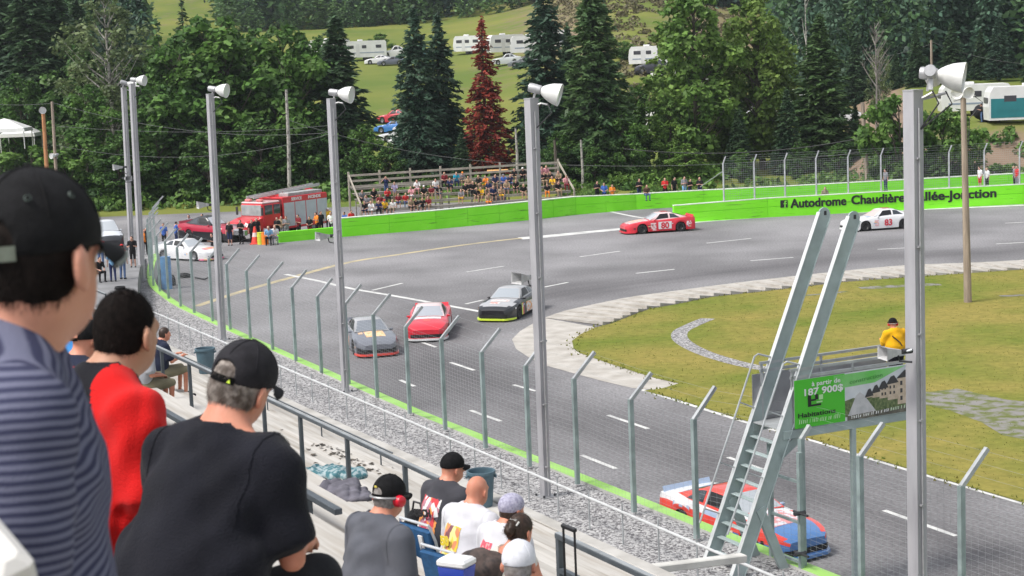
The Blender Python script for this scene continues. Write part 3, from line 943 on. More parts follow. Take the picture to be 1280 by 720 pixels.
sroot = empty('grandstand', (0, 0, 0), 'weathered white concrete grandstand terraces stepping down to the gravel', 'grandstand', None, AL)
# local frame: x = towards the track, y = along the rows
mb = MB()
prof = []
k = -3
while k < 17:
    z = 11.5 - .432 * k
    prof += [(k * .8 + .012, z), ((k + 1) * .8 - .015, z - .004), ((k + 1) * .8, z - .02)]
    k += 1
NW0, NW1, ZW = 13.6, 15.35, 4.06
prof += [(NW0 + .01, ZW), (NW1 - .02, ZW - .01), (NW1, ZW - .03), (NW1, ZW - .45), (NW1 - .12, ZW - .47), (NW1 - .12, .4)]
seg = [S0 + (S1 - S0) * i / 26 for i in range(27)]
mb.loft([[(x, y, z) for x, z in prof] for y in seg])
mb.poly([(x, S1, z) for x, z in prof] + [(-2.4, S1, .4)])
me = mb.mesh('terraces', stm); me.flip_normals()
obj('terraces', me, sroot)
# outer ledge of the walkway
mb = MB(); mb.box((NW1 - .16, (S0 + S1) / 2, ZW + .012), (.30, S1 - S0, .05), bev=.015)
mb.build('ledge', M('ledge_concrete', (.33, .315, .29), .85, col2=(.47, .455, .43), scale=1.5), sroot)
# thin joints / planks: brown lines where tread meets riser
mb = MB()
for k in range(2, 17):
    z = 11.5 - .432 * (k + 1)
    mb.box(((k + 1) * .8 + .02, (S0 + S1) / 2, z + .012), (.028, S1 - S0, .022))
mb.build('brown_line', M('brown_line', (.20, .17, .13), .95, col2=(.45, .42, .38), scale=1.5), sroot)

# railings of the stand
railm = M('charcoal_rail_paint', (.085, .10, .115), .5, .2, var=.15, scale=5)
railt = M('worn_rail_top', (.33, .35, .36), .45, .3, var=.15, scale=4)  # paler grey for the strip along the top of the rails
def stand_rail(name, label, pts, post_ix, zb, w, mid=None, ends=True, pale_strip=True, pmat=None):
    """handrail through pts (world); posts at the parameters in post_ix down to zb"""
    o0 = Vector((pts[0].x, pts[0].y, zb))
    r = empty(name, o0, label, 'railing', 'charcoal railings of the grandstand')
    mb = MB()
    for a, b in zip(pts, pts[1:]):
        mb.bar(a - o0, b - o0, w, w * .8, bev=.006)
    mb.build('top_rail', railm, r)
    if pale_strip:
        mb = MB()
        for a, b in zip(pts, pts[1:]):
            mb.bar(a - o0 + Vector((0, 0, w * .42)), b - o0 + Vector((0, 0, w * .42)), w * .8, .008)
        mb.build('pale_top_strip', railt, r)
    for q in post_ix:
        q = Vector(q) - o0
        MB().bar(Vector((q.x, q.y, 0)), Vector((q.x, q.y, q.z - w * .3)), w * .85, w * .85, up=RV, bev=.004).build('post', pmat or railm, r)
        MB().box((q.x, q.y, .008), (w * 1.9, w * 1.9, .014), AL).build('foot_plate', railm, r)
    if mid:
        mb = MB()
        for a, b in zip(pts, pts[1:]):
            mb.bar(a - o0 - Vector((0, 0, mid)), b - o0 - Vector((0, 0, mid)), w * .8, w * .7)
        mb.build('mid_rail', railm, r)
    return r
NA = 7.62; ZA = FL(7.62) ; TA = 8.56
TA = sum(RN(u, v, NA).z for u, v in ((236, 451), (375, 518), (506, 581), (588, 619))) / 4
ra_ = SN(RN(193, 429, NA))[0]; rb_ = SN(RN(589, 620, NA))[0]
posts = [W(SN(RN(u, v, NA))[0], NA, TA) for u, v in ((201.5, 434), (236, 451), (283, 474), (329, 496), (375, 518), (433.6, 547), (506, 581), (588, 619))]
stand_rail('guard_rail', 'long charcoal guard rail between the seated spectators and the lower terraces', [W(ra_ + 3, NA, TA), W(rb_, NA, TA)], posts, ZA, .058)
ra2 = SN(RN(697, 673, NA))[0]
stand_rail('guard_rail', 'charcoal double rail behind the black luggage handle at the bottom', [W(ra2, NA, TA), W(ra2 - 7, NA, TA)], [W(ra2 - .03, NA, TA), W(ra2 - 3, NA, TA)], ZA, .066, mid=.33)
nB = 5.2; zB = FL(5.2); pB = RN(423, 636, nB); qB = RN(345, 598, nB)
zt_ = (pB.z + qB.z) / 2
stand_rail('hand_rail', 'short charcoal hand rail ending beside the man with red ear muffs', [W(SN(qB)[0] + 5, nB, zt_), W(SN(pB)[0], nB, zt_)], [W(SN(RN(385, 620, nB))[0], nB, zt_), W(SN(RN(385, 620, nB))[0] + 3, nB, zt_)], zB, .07, pale_strip=False)
nC = 14.4
c0 = SN(U(246, 457, ZW + .42))[0]; c1 = SN(U(500, 565, ZW + .42))[0]
pc = [W(SN(U(u, v, ZW))[0], nC, ZW + .42) for u, v in ((246, 484), (318, 516), (393, 548), (481, 582))]
stand_rail('low_rail', 'low thin dark rail along the walkway at the foot of the stand', [W(c0 + 2, nC, ZW + .42), W(c1, nC, ZW + .42)], pc, ZW, .034, pale_strip=False)
# rails at the far left end
for k_, (u0, v0, u1, v1, n_) in enumerate(((98, 352, 132, 368, 11.0), (96, 374, 140, 396, 9.0))):
    p0 = RN(u0, v0, n_); p1 = RN(u1, v1, n_); zz = p1.z
    stand_rail('end_rail', ['grey rail at the far left end of the stand beyond the dark haired man', 'second grey rail at the left end of the stand, nearer than the other'][k_], [W(SN(p0)[0], n_, zz), W(SN(p1)[0], n_, zz)], [W(SN(p1)[0], n_, zz), W((SN(p0)[0] + SN(p1)[0]) / 2, n_, zz)], FL(n_), .05)

# pit area behind the stand's end: asphalt at the gravel's level running down to the track
def pitz(Y):
    return 2.1 * (1 - sstep(90, 127, Y)) + .01
mb = MB()
lf = []; rg = []; sk = []
for Y in [58, 66, 74, 82, 88, 92, 96, 100, 104, 108, 112, 116, 120, 124, 127]:
    ur = lerpt(Y, [(58, 150), (66, 160), (74, 168), (88, 172), (100, 178), (112, 186), (127, 186)])
    z = pitz(Y); d = ray(ur, 350); x = d.x / d.y * Y
    rg.append(Vector((x, Y, z))); lf.append(Vector((x - 45, Y, z))); sk.append(Vector((x, Y, -.05)))
mb.loft([lf, rg])
me = mb.mesh('pit_lane', M('pit_asphalt', (.19, .19, .195), .9, var=.2, scale=.6, bump=.3, bscale=20)); up_faces(me)
struct(obj('pit_lane', me))
struct(MB().loft([rg, sk]).build('pit_lane_edge', M('pit_asphalt', (.19, .19, .195), .9)))

# the light beam/kerb at the lower right corner, stand edge
tag(MB().bar(RN(775, 716, 17.2), RN(930, 697, 20.2), .24, .16, bev=.02).build('concrete_beam', M('pale_concrete', (.55, .54, .51), .85, var=.15, scale=2)), 'pale concrete beam lying on the gravel in front of the ladder foot', 'beam')

# ------------------------------------------------------------------ trash bins
binm = M('blue_grey_plastic', (.075, .13, .165), .5, var=.15, scale=4)
def trash_bin(pos, label, k=1.0, mat=binm):
    r = empty('trash_bin', pos, label, 'trash bin', 'round bins along the walkway')
    MB().lathe([(0, .0), (.20, 0), (.205, .02), (.265, .66), (.27, .70), (.25, .70), (.245, .66), (.19, .03), (0, .03)], (0, 0, 0), 26).build('tub', mat, r, True).scale = (k, k, k)
    MB().lathe([(.268, .64), (.288, .645), (.292, .70), (.286, .715), (.262, .715), (.258, .69)], (0, 0, 0), 26).build('rim', mat, r, True).scale = (k, k, k)
    for sx in (-1, 1):
        MB().box((sx * .285 * k, 0, .60 * k), (.05, .14, .05), bev=.01).build('handle', mat, r)
    return r
q = U(603, 632, ZW); trash_bin((q.x, q.y, ZW), 'blue grey trash bin behind the bald man on the walkway', 1.0)
q = U(258, 466, ZW); trash_bin((q.x, q.y, ZW), 'blue grey trash bin on the walkway beyond the man in the dark cap', 1.02)
q = U(151, 374, 2.11); trash_bin((q.x, q.y, 2.11), 'black bin standing before the man in the orange shirt', .85, M('black_plastic', (.02, .02, .022), .5))

# ------------------------------------------------------------------ flag stand
fsm = M('flagstand_paint', (.36, .43, .43), .5, .15, var=.1, scale=2.5, bump=.05)
fsw = M('flagstand_lit_flange', (.62, .64, .64), .45, .2, var=.08, scale=3)  # lighter tone: light on the flange facing the stand, put into its colour
b1 = U(886, 706, GZ); s1, n1 = SN(b1); t1 = RS(1030, 268, s1)
b2 = U(921, 722, GZ); s2, n2 = SN(b2); t2 = RS(1067, 273, s2)
FO = W((s1 + s2) / 2, n1, GZ)
fr_ = empty('flag_stand', FO, 'grey steel flag stand with tall ladder beams reaching over the fence', 'flag stand')
def L_(p): return Vector(p) - FO
def stringer(bt, tp):
    # deep channel with a rounded head: web facing along the rows, flange towards the stand painted in a lit tone
    a = L_(bt); t = L_(tp); d = (t - a).normalized(); perp = d.cross(RV).normalized()
    if perp.dot(NV) < 0: perp = -perp
    hw = .17
    ring = [a - perp * hw, t - perp * hw]
    for k in range(7):
        an = math.pi * k / 6
        ring.append(t - perp * hw * math.cos(an) + d * hw * math.sin(an))
    ring += [t + perp * hw, a + perp * hw]
    o = MB().prism([p - RV * .02 for p in ring], RV * .04).build('ladder_beam', fsm, fr_)
    mb = MB(); mb.bar(a - perp * hw, t - perp * hw, .12, .014, up=perp); mb.build('flange', fsw, o)
    mb = MB(); mb.bar(a + perp * hw, t + perp * hw, .12, .014, up=perp); mb.build('flange', fsm, o)
    MB().box(t + d * .04 + RV * -.03, (.06, .02, .10), AL).build('hole_plate', darkm, o)
    return a, t, d, perp
A1 = stringer(b1, t1); A2 = stringer(b2, t2)
pf = RS(980, 541, s2)                   # where the platform's beam leaves the ladder
zf = pf.z
# treads
tt = (zf - .1 - b1.z) / (t1.z - b1.z)
for k in range(1, 10):
    f = tt * k / 9.5
    p = A1[0] + (A1[1] - A1[0]) * f; q = A2[0] + (A2[1] - A2[0]) * f
    z = (p.z + q.z) / 2; p.z = q.z = z
    MB().bar(p, q, .15, .03, bev=.006).build('tread', fsm, fr_)
# platform: side beams, floor, panels
nE = SN(RS(1141, 521, s2))[1] + .25; nS = SN(pf)[1] - .05
zE = RS(1141, 521, s2).z; zf = (zf + zE) / 2
def FP(s, n, z): return L_(W(s, n, z))
for s in (s1, s2):
    MB().bar(FP(s, nS, zf), FP(s, nE, zf), .10, .2, bev=.008).build('platform_beam', fsm, fr_)
MB().box(FP((s1 + s2) / 2, (nS + nE) / 2, zf + .115), (nE - nS, abs(s1 - s2), .03), AL).build('floor', galv, fr_)
MB().bar(FP(s1, nE, zf), FP(s2, nE, zf), .1, .2).build('platform_beam', fsm, fr_)
zR = RS(1016, 459, s2).z; 
nP = SN(RS(1009, 470, s2))[1]
for s, o_ in ((s1, 1), (s2, -1)):
    MB().bar(FP(s, nS + .25, zR), FP(s, nE, zR), .06, .06).build('top_rail', galv, fr_)
    MB().bar(FP(s, nS + .25, zR - .18), FP(s, nE, zR - .18), .05, .07).build('mid_rail', galv, fr_)
    for n_ in (nS + .3, (nS + nE) / 2, nE):
        MB().bar(FP(s, n_, zf), FP(s, n_, zR), .05, .05, up=RV).build('rail_post', galv, fr_)
MB().bar(FP(s1, nE, zR), FP(s2, nE, zR), .06, .06).build('top_rail', galv, fr_)
MB().bar(FP(s1, nS + .02, zf + .25), FP(s1, nE, zf + .25), .02, .05).build('toe_board', galv, fr_)
MB().box(FP(s1 + .03, (nS + nE) / 2, (zf + zR) / 2 - .1), (nE - nS - .1, .02, zR - zf - .3), AL).build('back_panel', M('back_panel_steel', (.36, .36, .38), .4, .5, var=.15, scale=2), fr_)
MB().box(FP(s1 * .45 + s2 * .55, nE - .75, zf + .33), (1.1, .55, .40), AL, bev=.01).build('standing_step', galv, fr_)
# ladder hand rails
for (B, T, d, pr), s, st in ((A1, s1, 0), (A2, s2, 1)):
    off = -pr * .62
    p0 = B + (T - B) * .10 + off; p1 = B + (T - B) * .57 + off
    e = B + (T - B) * .57 - pr * .17
    MB().tube([p0, p1, p1 + d * .08 - off * .12, e + d * .12], .024, 7).build('hand_rail', galv, fr_, True)
    for f in (.14, .27, .44):
        q = B + (T - B) * f
        MB().tube([q - pr * .15, q + off], .02, 6).build('rail_bracket', galv, fr_)
# props: post under the platform, knee braces
pp_ = RS(1066, 540, s2)
MB().bar(L_(Vector((pp_.x, pp_.y, 0))), FP(s2, SN(pp_)[1], zf - .1), .11, .11, up=RV).build('support_post', fsm, fr_)
for s, B, T in ((s1, A1[0], A1[1]), (s2, A2[0], A2[1])):
    q = B + (T - B) * .19
    e = q + NV * .75 - Vector((0, 0, 1.75))
    MB().bar(q, e, .10, .22, up=NV).build('knee_brace', fsm, fr_)
q0 = A2[0] + (A2[1] - A2[0]) * (tt * .86)
MB().bar(q0 + NV * .1, FP(s2, nS + .55, zf - .05), .04, .2).build('gusset', fsm, fr_)

# sign on the flag stand's side
sg0 = SN(RS(989, 536.5, s2))[1]; zb0 = RS(989, 536.5, s2).z; sgE = nE - .02
zb1 = RS(1140, 519, s2).z; ztp = RS(1075, 463, s2).z
sz0 = max(zf + .12, (zb0 + zb1) / 2); sH = ztp - sz0; nSg = sg0 + .05; sL = sgE - nSg
so3 = W(s2 - .075, nSg, sz0)
sign = empty('advertising_sign', so3, 'green and white housing advertisement sign on the side of the flag stand', 'sign', None, AL)
# local: x along the sign, z up, facing -y
sgm = M('sign_green', (.07, .50, .03), .4); sgw = M('sign_white', (.72, .74, .74), .4)
MB().box((sL / 2, .018, sH / 2), (sL, .03, sH)).build('board', galv, sign)
def plate(name, pts, m, y, t=.002, parent=sign):
    return MB().prism([(x * sL, y, z * sH) for x, z in pts], (0, -t, 0)).build(name, m, parent)
plate('green_field', [(0, 0), (.385, 0), (.385, 1), (0, 1)], sgm, .002)
pic = plate('picture', [(.385, 0), (1, 0), (1, 1), (.385, 1)], M('sign_sky', (.50, .54, .60), .4, col2=(.66, .69, .72), scale=2), .002)
plate('green_band', [(.3, .98), (.3, .70), (.62, .72), (.86, .98)], M('sign_green_fade', (.12, .50, .09), .4, col2=(.30, .60, .28), scale=1.2), -.001)
tree_g = M('sign_shrubs', (.05, .09, .03), .5, col2=(.18, .22, .10), scale=14)
plate('printed_trees', [(.385, .08), (.385, .42), (.45, .46), (.52, .40), (.60, .48), (.7, .42), (.8, .50), (.9, .32), (1, .3), (1, .08)], tree_g, -.001)
bm = M('sign_houses', (.45, .36, .27), .5, col2=(.6, .5, .4), scale=8)
rm = M('sign_roofs', (.045, .045, .05), .5)
for x0, x1, z0, z1, rk in ((.55, .60, .42, .56, 0), (.60, .655, .40, .62, 0), (.655, .72, .36, .68, 0), (.72, .80, .30, .76, 0), (.80, .985, .18, .86, 1)):
    plate('printed_house', [(x0, z0), (x1, z0), (x1, z1 - .10), (x0, z1 - .12)], bm, -.004 - rk * .002)
    plate('printed_roof', [(x0 - .012, z1 - .13), (x1 + .008, z1 - .11), ((x0 * .35 + x1 * .65), z1 + .05), ((x0 * .7 + x1 * .3), z1 + .03)], rm, -.0085 - rk * .001)
for x0 in (.82, .87, .92, .96):
    for z0 in (.26, .42, .58):
        plate('printed_window', [(x0, z0), (x0 + .018, z0), (x0 + .018, z0 + .09), (x0, z0 + .09)], rm, -.009)
for x0 in (.735, .765, .67, .695):
    for z0 in (.42, .54):
        plate('printed_window', [(x0, z0), (x0 + .012, z0), (x0 + .012, z0 + .06), (x0, z0 + .06)], rm, -.009)
plate('printed_roadway', [(.40, .06), (.47, .50), (.50, .56), (.53, .50), (.64, .06)], M('sign_statue', (.42, .43, .45), .5, col2=(.55, .55, .57), scale=5), -.007)
plate('printed_strip', [(.40, .0), (1, .0), (1, .15), (.40, .10)], M('sign_dark', (.06, .06, .05), .5, col2=(.16, .15, .12), scale=6), -.0095)
def stext(body, x, z, h, m, bold=.012, wid=None, tilt=0.0):
    me = text_mesh(body, 1.0, m, .001, bold)
    xs_ = [v.co.x for v in me.vertices]; w0 = max(xs_)
    kx = (wid * sL / w0) if wid else h
    for v in me.vertices: v.co.x *= kx; v.co.y *= h
    put_text('lettering', me, (x * sL, -.012, z * sH), (math.cos(tilt), 0, math.sin(tilt)), (-math.sin(tilt), 0, math.cos(tilt)), sign)
stext('à partir de', .13, .84, .15, sgw, .015, .22)
stext('187 900$', .06, .66, .22, sgw, .025, .31)
stext('Habitations', .02, .22, .15, blk, .018, .29)
stext('construction', .42, .76, .14, M('sign_dark_green', (.06, .25, .06), .4), .0, .26, .07)
# small print too fine to read: strokes of script
rs = random.Random(5)
def strokes(x0, x1, z0, h, m, y, tilt=0.0):
    x = x0
    while x < x1:
        w = rs.uniform(.006, .014); zz = z0 + (x - x0) * tilt
        plate('small_print', [(x, zz), (x + w * .5, zz), (x + w * .9, zz + h * rs.uniform(.6, 1)), (x + w * .3, zz + h * rs.uniform(.6, 1))], m, y); x += w + rs.choice((.003, .003, .004, .014))
strokes(.03, .345, .09, .10, M('sign_pale_green', (.45, .72, .38), .4), -.006)
strokes(.43, .72, .03, .075, sgw, -.012, .12)
strokes(.74, .97, .07, .075, M('sign_pale_text', (.55, .7, .5), .4), -.012, .1)
for x0, x1, z0, z1 in ((.10, .125, .42, .66), (.10, .20, .42, .46), (.125, .16, .53, .57), (.155, .178, .55, .66)):
    plate('emblem', [(x0, z0), (x1, z0), (x1, z1), (x0, z1)], blk, -.008 - x1 * .003)
for x0, x1, z0, z1 in ((.185, .215, .54, .64), (.165, .21, .48, .51)):
    plate('emblem', [(x0, z0), (x1, z0), (x1, z1), (x0, z1)], M('sign_pale_green', (.45, .72, .38), .4), -.008 - x1 * .003)

# gate in the catch fence beside the ladder
gp = [RN(u, v, 23.3) for u, v in ((963, 600), (1002, 615))]
gb = W(SN(gp[1])[0], 23.3, 1.0)
gate = empty('fence_gate', gb, 'grey steel fence gate between the ladder and the support post', 'gate')
gs0 = SN(gp[0])[0] - SN(gp[1])[0]
def G(s, z): return RV * s + Vector((0, 0, z))
for s in (gs0, 0.06):
    MB().bar(G(s, 0), G(s, 2.7), .10, .10, up=RV).build('gate_post', galv_g, gate)
for z in (.12, 1.05, 2.0):
    MB().bar(G(gs0, z), G(0, z), .06, .06).build('cross_bar', galv_g, gate)
for z in (.35, 1.3):
    hb = MB().tube([G(.25, z) - NV * .05, G(-.28, z) - NV * .05], .03, 6).tube([G(.02, z) - NV * .2, G(.02, z) + NV * .1], .05, 6)
    hb.build('hinge', darkm, gate)

# ------------------------------------------------------------------ wooden pole of the infield
woodm = M('weathered_wood', (.30, .24, .19), .85, var=.22, scale=2.5, bump=.3, bscale=12, stretch=(3, 3, .3))
woodo = M('orange_wood', (.42, .20, .09), .85, var=.25, scale=2.5, stretch=(3, 3, .3))
def wood_pole(pos, top, r0, r1, label, mat=woodm, lamp=None, arms=()):
    r = empty('utility_pole', pos, label, 'utility pole')
    t = Vector(top) - Vector(pos)
    MB().tube([(0, 0, -.4), t * .33, t * .66, t], r0, 10, True, [r0, r0 * .67 + r1 * .33, r0 * .33 + r1 * .67, r1]).build('pole', mat, r, True)
    for z, l in arms:
        MB().bar(t * z - Vector((l, .12, 0)), t * z + Vector((l, -.12, 0)), .1, .1).build('cross_arm', mat, r)
    if lamp:
        flood(r, t + Vector(lamp[0]), lamp[1], lamp[2])
    return r
q = U(1210, 378, .02); tp = D(1204, 122, q.y)
r = wood_pole(q, tp, .19, .13, 'weathered wooden light pole standing on the infield grass')
tl = tp - q
for sx, sy in ((.12, -.25), (-.25, .1)):
    MB().lathe([(0, -.12), (.12, -.12), (.24, .0), (.30, .18), (.29, .2), (.2, .06), (0, .04)], tl + Vector((sx, sy, .25)), 16, Matrix.Rotation(R_(100), 3, 'X') @ Matrix.Rotation(R_(sx * 90), 3, 'Y')).build('lamp_head', lampw, r, True)
MB().bar(tl + Vector((-.45, 0, -.15)), tl + Vector((.55, -.1, .08)), .06, .06).build('lamp_arm', lampg, r)
MB().tube([tl + Vector((.5, -.1, .05)), tl + Vector((.9, -.1, -.25)), tl + Vector((.25, -.15, -1.0)), tl + Vector((.2, -.15, -2.2))], .02, 5).build('cable', darkm, r)
q = U(1213, 378, 0)

# ------------------------------------------------------------------ far bleachers
BL0 = U(449, 296 - 4, 0); 
bx0 = D(449, 228, 139.5); bx1 = D(716, 210, 145.5)
BO = Vector((bx0.x, 139.5, 0)); bd = Vector((bx1.x - bx0.x, 6.0, 0)); BLN = bd.length; bd.normalize(); bn = Vector((-bd.y, bd.x, 0))
grey_wood = M('grey_planks', (.27, .245, .215), .85, var=.22, scale=2, stretch=(.4, 3, 3), bump=.2)
pale_wood = M('pale_timber', (.38, .34, .285), .85, var=.15, scale=2)
bl = empty('wooden_bleachers', BO, 'grey wooden bleachers with timber rails behind the green barrier', 'bleachers', None, math.atan2(bd.y, bd.x))
NR = 5; RISE = .42; RUN = .62; Z0 = .75
for k in range(NR):
    z = Z0 + k * RISE
    MB().box((BLN / 2, k * RUN + .15, z), (BLN, .3, .05)).build('seat_plank', grey_wood, bl)
    MB().box((BLN / 2, k * RUN - .12, z - RISE), (BLN, .32, .05)).build('foot_plank', grey_wood, bl)
    MB().box((BLN / 2, k * RUN + .02, z - .10), (BLN, .03, .12)).build('riser_plank', grey_wood, bl)
yb = NR * RUN + .15; zr = Z0 + NR * RISE + .55
for z in (zr, zr - .45, zr - .9):
    MB().box((BLN / 2, yb, z), (BLN + .1, .06, .17)).build('back_rail', pale_wood, bl)
for k in range(8):
    x = BLN * k / 7
    MB().box((x, yb + .1, zr / 2 + .15), (.14, .12, zr + .3)).build('back_post', pale_wood, bl)
    for y0, h in ((.2, Z0), (1.4, Z0 + 2 * RISE)):
        MB().box((x, y0, h / 2 - .05), (.09, .09, h - .1)).build('leg', grey_wood, bl)
for x in (0, BLN):
    MB().bar((x, -.1, Z0 + .55), (x, yb, zr), .08, .17).build('side_rail', pale_wood, bl)
    MB().box((x, -.12, .7), (.13, .12, 1.4)).build('front_post', pale_wood, bl)
for x in (BLN * .36, BLN * .38):
    MB().box((x, 1.0, 1.2), (.09, .09, 1.6)).build('stair_post', pale_wood, bl)
# small orange roofed booth behind the bleachers
bo = D(622, 212, 149.5); bz = Vector((bo.x, 149.5, 0))
bt_ = empty('ticket_booth', bz, 'small booth with an orange roof peeking above the bleachers', 'booth')
MB().box((0, 0, bo.z / 2 - .15), (1.3, 1.2, bo.z - .4)).build('body', M('booth_dark', (.05, .05, .05), .8), bt_)
MB().box((0, 0, bo.z - .12), (1.8, 1.6, .16), bev=.03).build('roof', M('orange_roof', (.62, .34, .12), .7, var=.15), bt_)
# ------------------------------------------------------------------ vehicles
rubber = M('tyre_rubber', (.018, .018, .019), .75, var=.2, scale=20)
rimm = M('wheel_rim', (.30, .30, .31), .35, .6)
rimd = M('black_rim', (.03, .03, .03), .4, .4)
chassis = M('dark_underbody', (.012, .012, .013), .8)
gls = M('car_glass', (.035, .045, .055), .06, spec=.9)
gls_hazy = M('hazy_windscreen', (.42, .45, .48), .12, spec=.9)
def ip(x, tab): return float(np.interp(x, [t[0] for t in tab], [t[1] for t in tab]))
T_SH = [(-2.4, .95), (-2.0, .98), (-1.2, .94), (0, .87), (.8, .85), (1.4, .81), (2.1, .72), (2.45, .62), (2.6, .54)]
T_CT = [(-2.4, .98), (-2.0, 1.03), (-1.2, 1.0), (0, .96), (.8, .935), (1.4, .89), (2.1, .79), (2.45, .69), (2.6, .57)]
T_W = [(-2.42, .86), (-2.3, .93), (-1.3, .985), (0, .965), (1.4, .98), (2.0, .95), (2.3, .87), (2.5, .74), (2.6, .60)]
T_RZ = [(-1.85, 1.01), (-1.3, 1.19), (-.8, 1.33), (-.4, 1.365), (0, 1.35), (.12, 1.335), (.84, .92)]
T_RW = [(-1.85, .64), (-.8, .59), (.1, .59), (.84, .74)]
T_BW = [(-1.85, .66), (-1.2, .80), (0, .82), (.84, .74)]
AX = (1.45, -1.32)
def car_ring(y):
    w = ip(y, T_W); zs = ip(y, T_SH); zc = ip(y, T_CT)
    zb = .14 if y < 2.2 else .14
    x0 = w * .985
    for a in AX:
        dy = abs(y - a)
        if dy < .385:
            zb = max(zb, .33 + math.sqrt(max(0, .385 ** 2 - dy * dy)))
    hgt = zs - .03
    zz = [zb, zb + (hgt - zb) * .3, zb + (hgt - zb) * .62, zb + (hgt - zb) * .88]
    xx = [x0, w * 1.0, w * .995, w * .975]
    half = [(x, z) for x, z in zip(xx, zz)] + [(w * .93, zs + .005), (w * .72, zs + (zc - zs) * .55), (w * .38, zs + (zc - zs) * .9)]
    return [Vector((x, y, z)) for x, z in half] + [Vector((0, y, zc))] + [Vector((-x, y, z)) for x, z in reversed(half)]
YS = sorted(set([-2.42, -2.38, -2.3, -2.2, -2.0, -1.85, 2.0, 2.15, 2.3, 2.4, 2.48, 2.55, 2.6] + [a + d for a in AX for d in (-.386, -.384, -.36, -.31, -.24, -.16, -.08, 0, .08, .16, .24, .31, .36, .384, .386)] + [-.8, -.6, -.4, -.2, 0, .2, .4, .6, .8, .95]))
def roof_ring(y):
    bw = ip(y, T_BW); zb = ip(y, T_SH) - .02; rw = ip(y, T_RW); rz = ip(y, T_RZ)
    half = [(bw, zb), (bw * .6 + rw * .4, zb + (rz - zb) * .45), (rw * 1.04, zb + (rz - zb) * .86), (rw * .93, rz - .008), (rw * .5, rz + .016)]
    return [Vector((x, y, z)) for x, z in half] + [Vector((0, y, rz + .022))] + [Vector((-x, y, z)) for x, z in reversed(half)]
YR = [-1.85, -1.6, -1.3, -1.05, -.8, -.6, -.4, -.2, 0, .12, .3, .5, .7, .84]
def roof_pt(y, f, off=.008):
    """point on the greenhouse ring: f in 0..1 from the left sill over the roof to the right"""
    r = roof_ring(y); x = f * (len(r) - 1); k = min(int(x), len(r) - 2); p = r[k].lerp(r[k + 1], x - k)
    c = Vector((0, y, .8)); n = (p - c); n.y *= .0; n.normalize()
    return p + n * off
def patch(mb, fn, us, vs_):
    mb.loft([[fn(u, v) for v in vs_] for u in us])
def hood_pt(y, x, off=.006):
    w = ip(y, T_W); r = car_ring(y); xs_ = [p.x for p in r][::-1]; zs_ = [p.z for p in r][::-1]
    return Vector((x, y, float(np.interp(x, xs_[4:-4], zs_[4:-4])) + off))
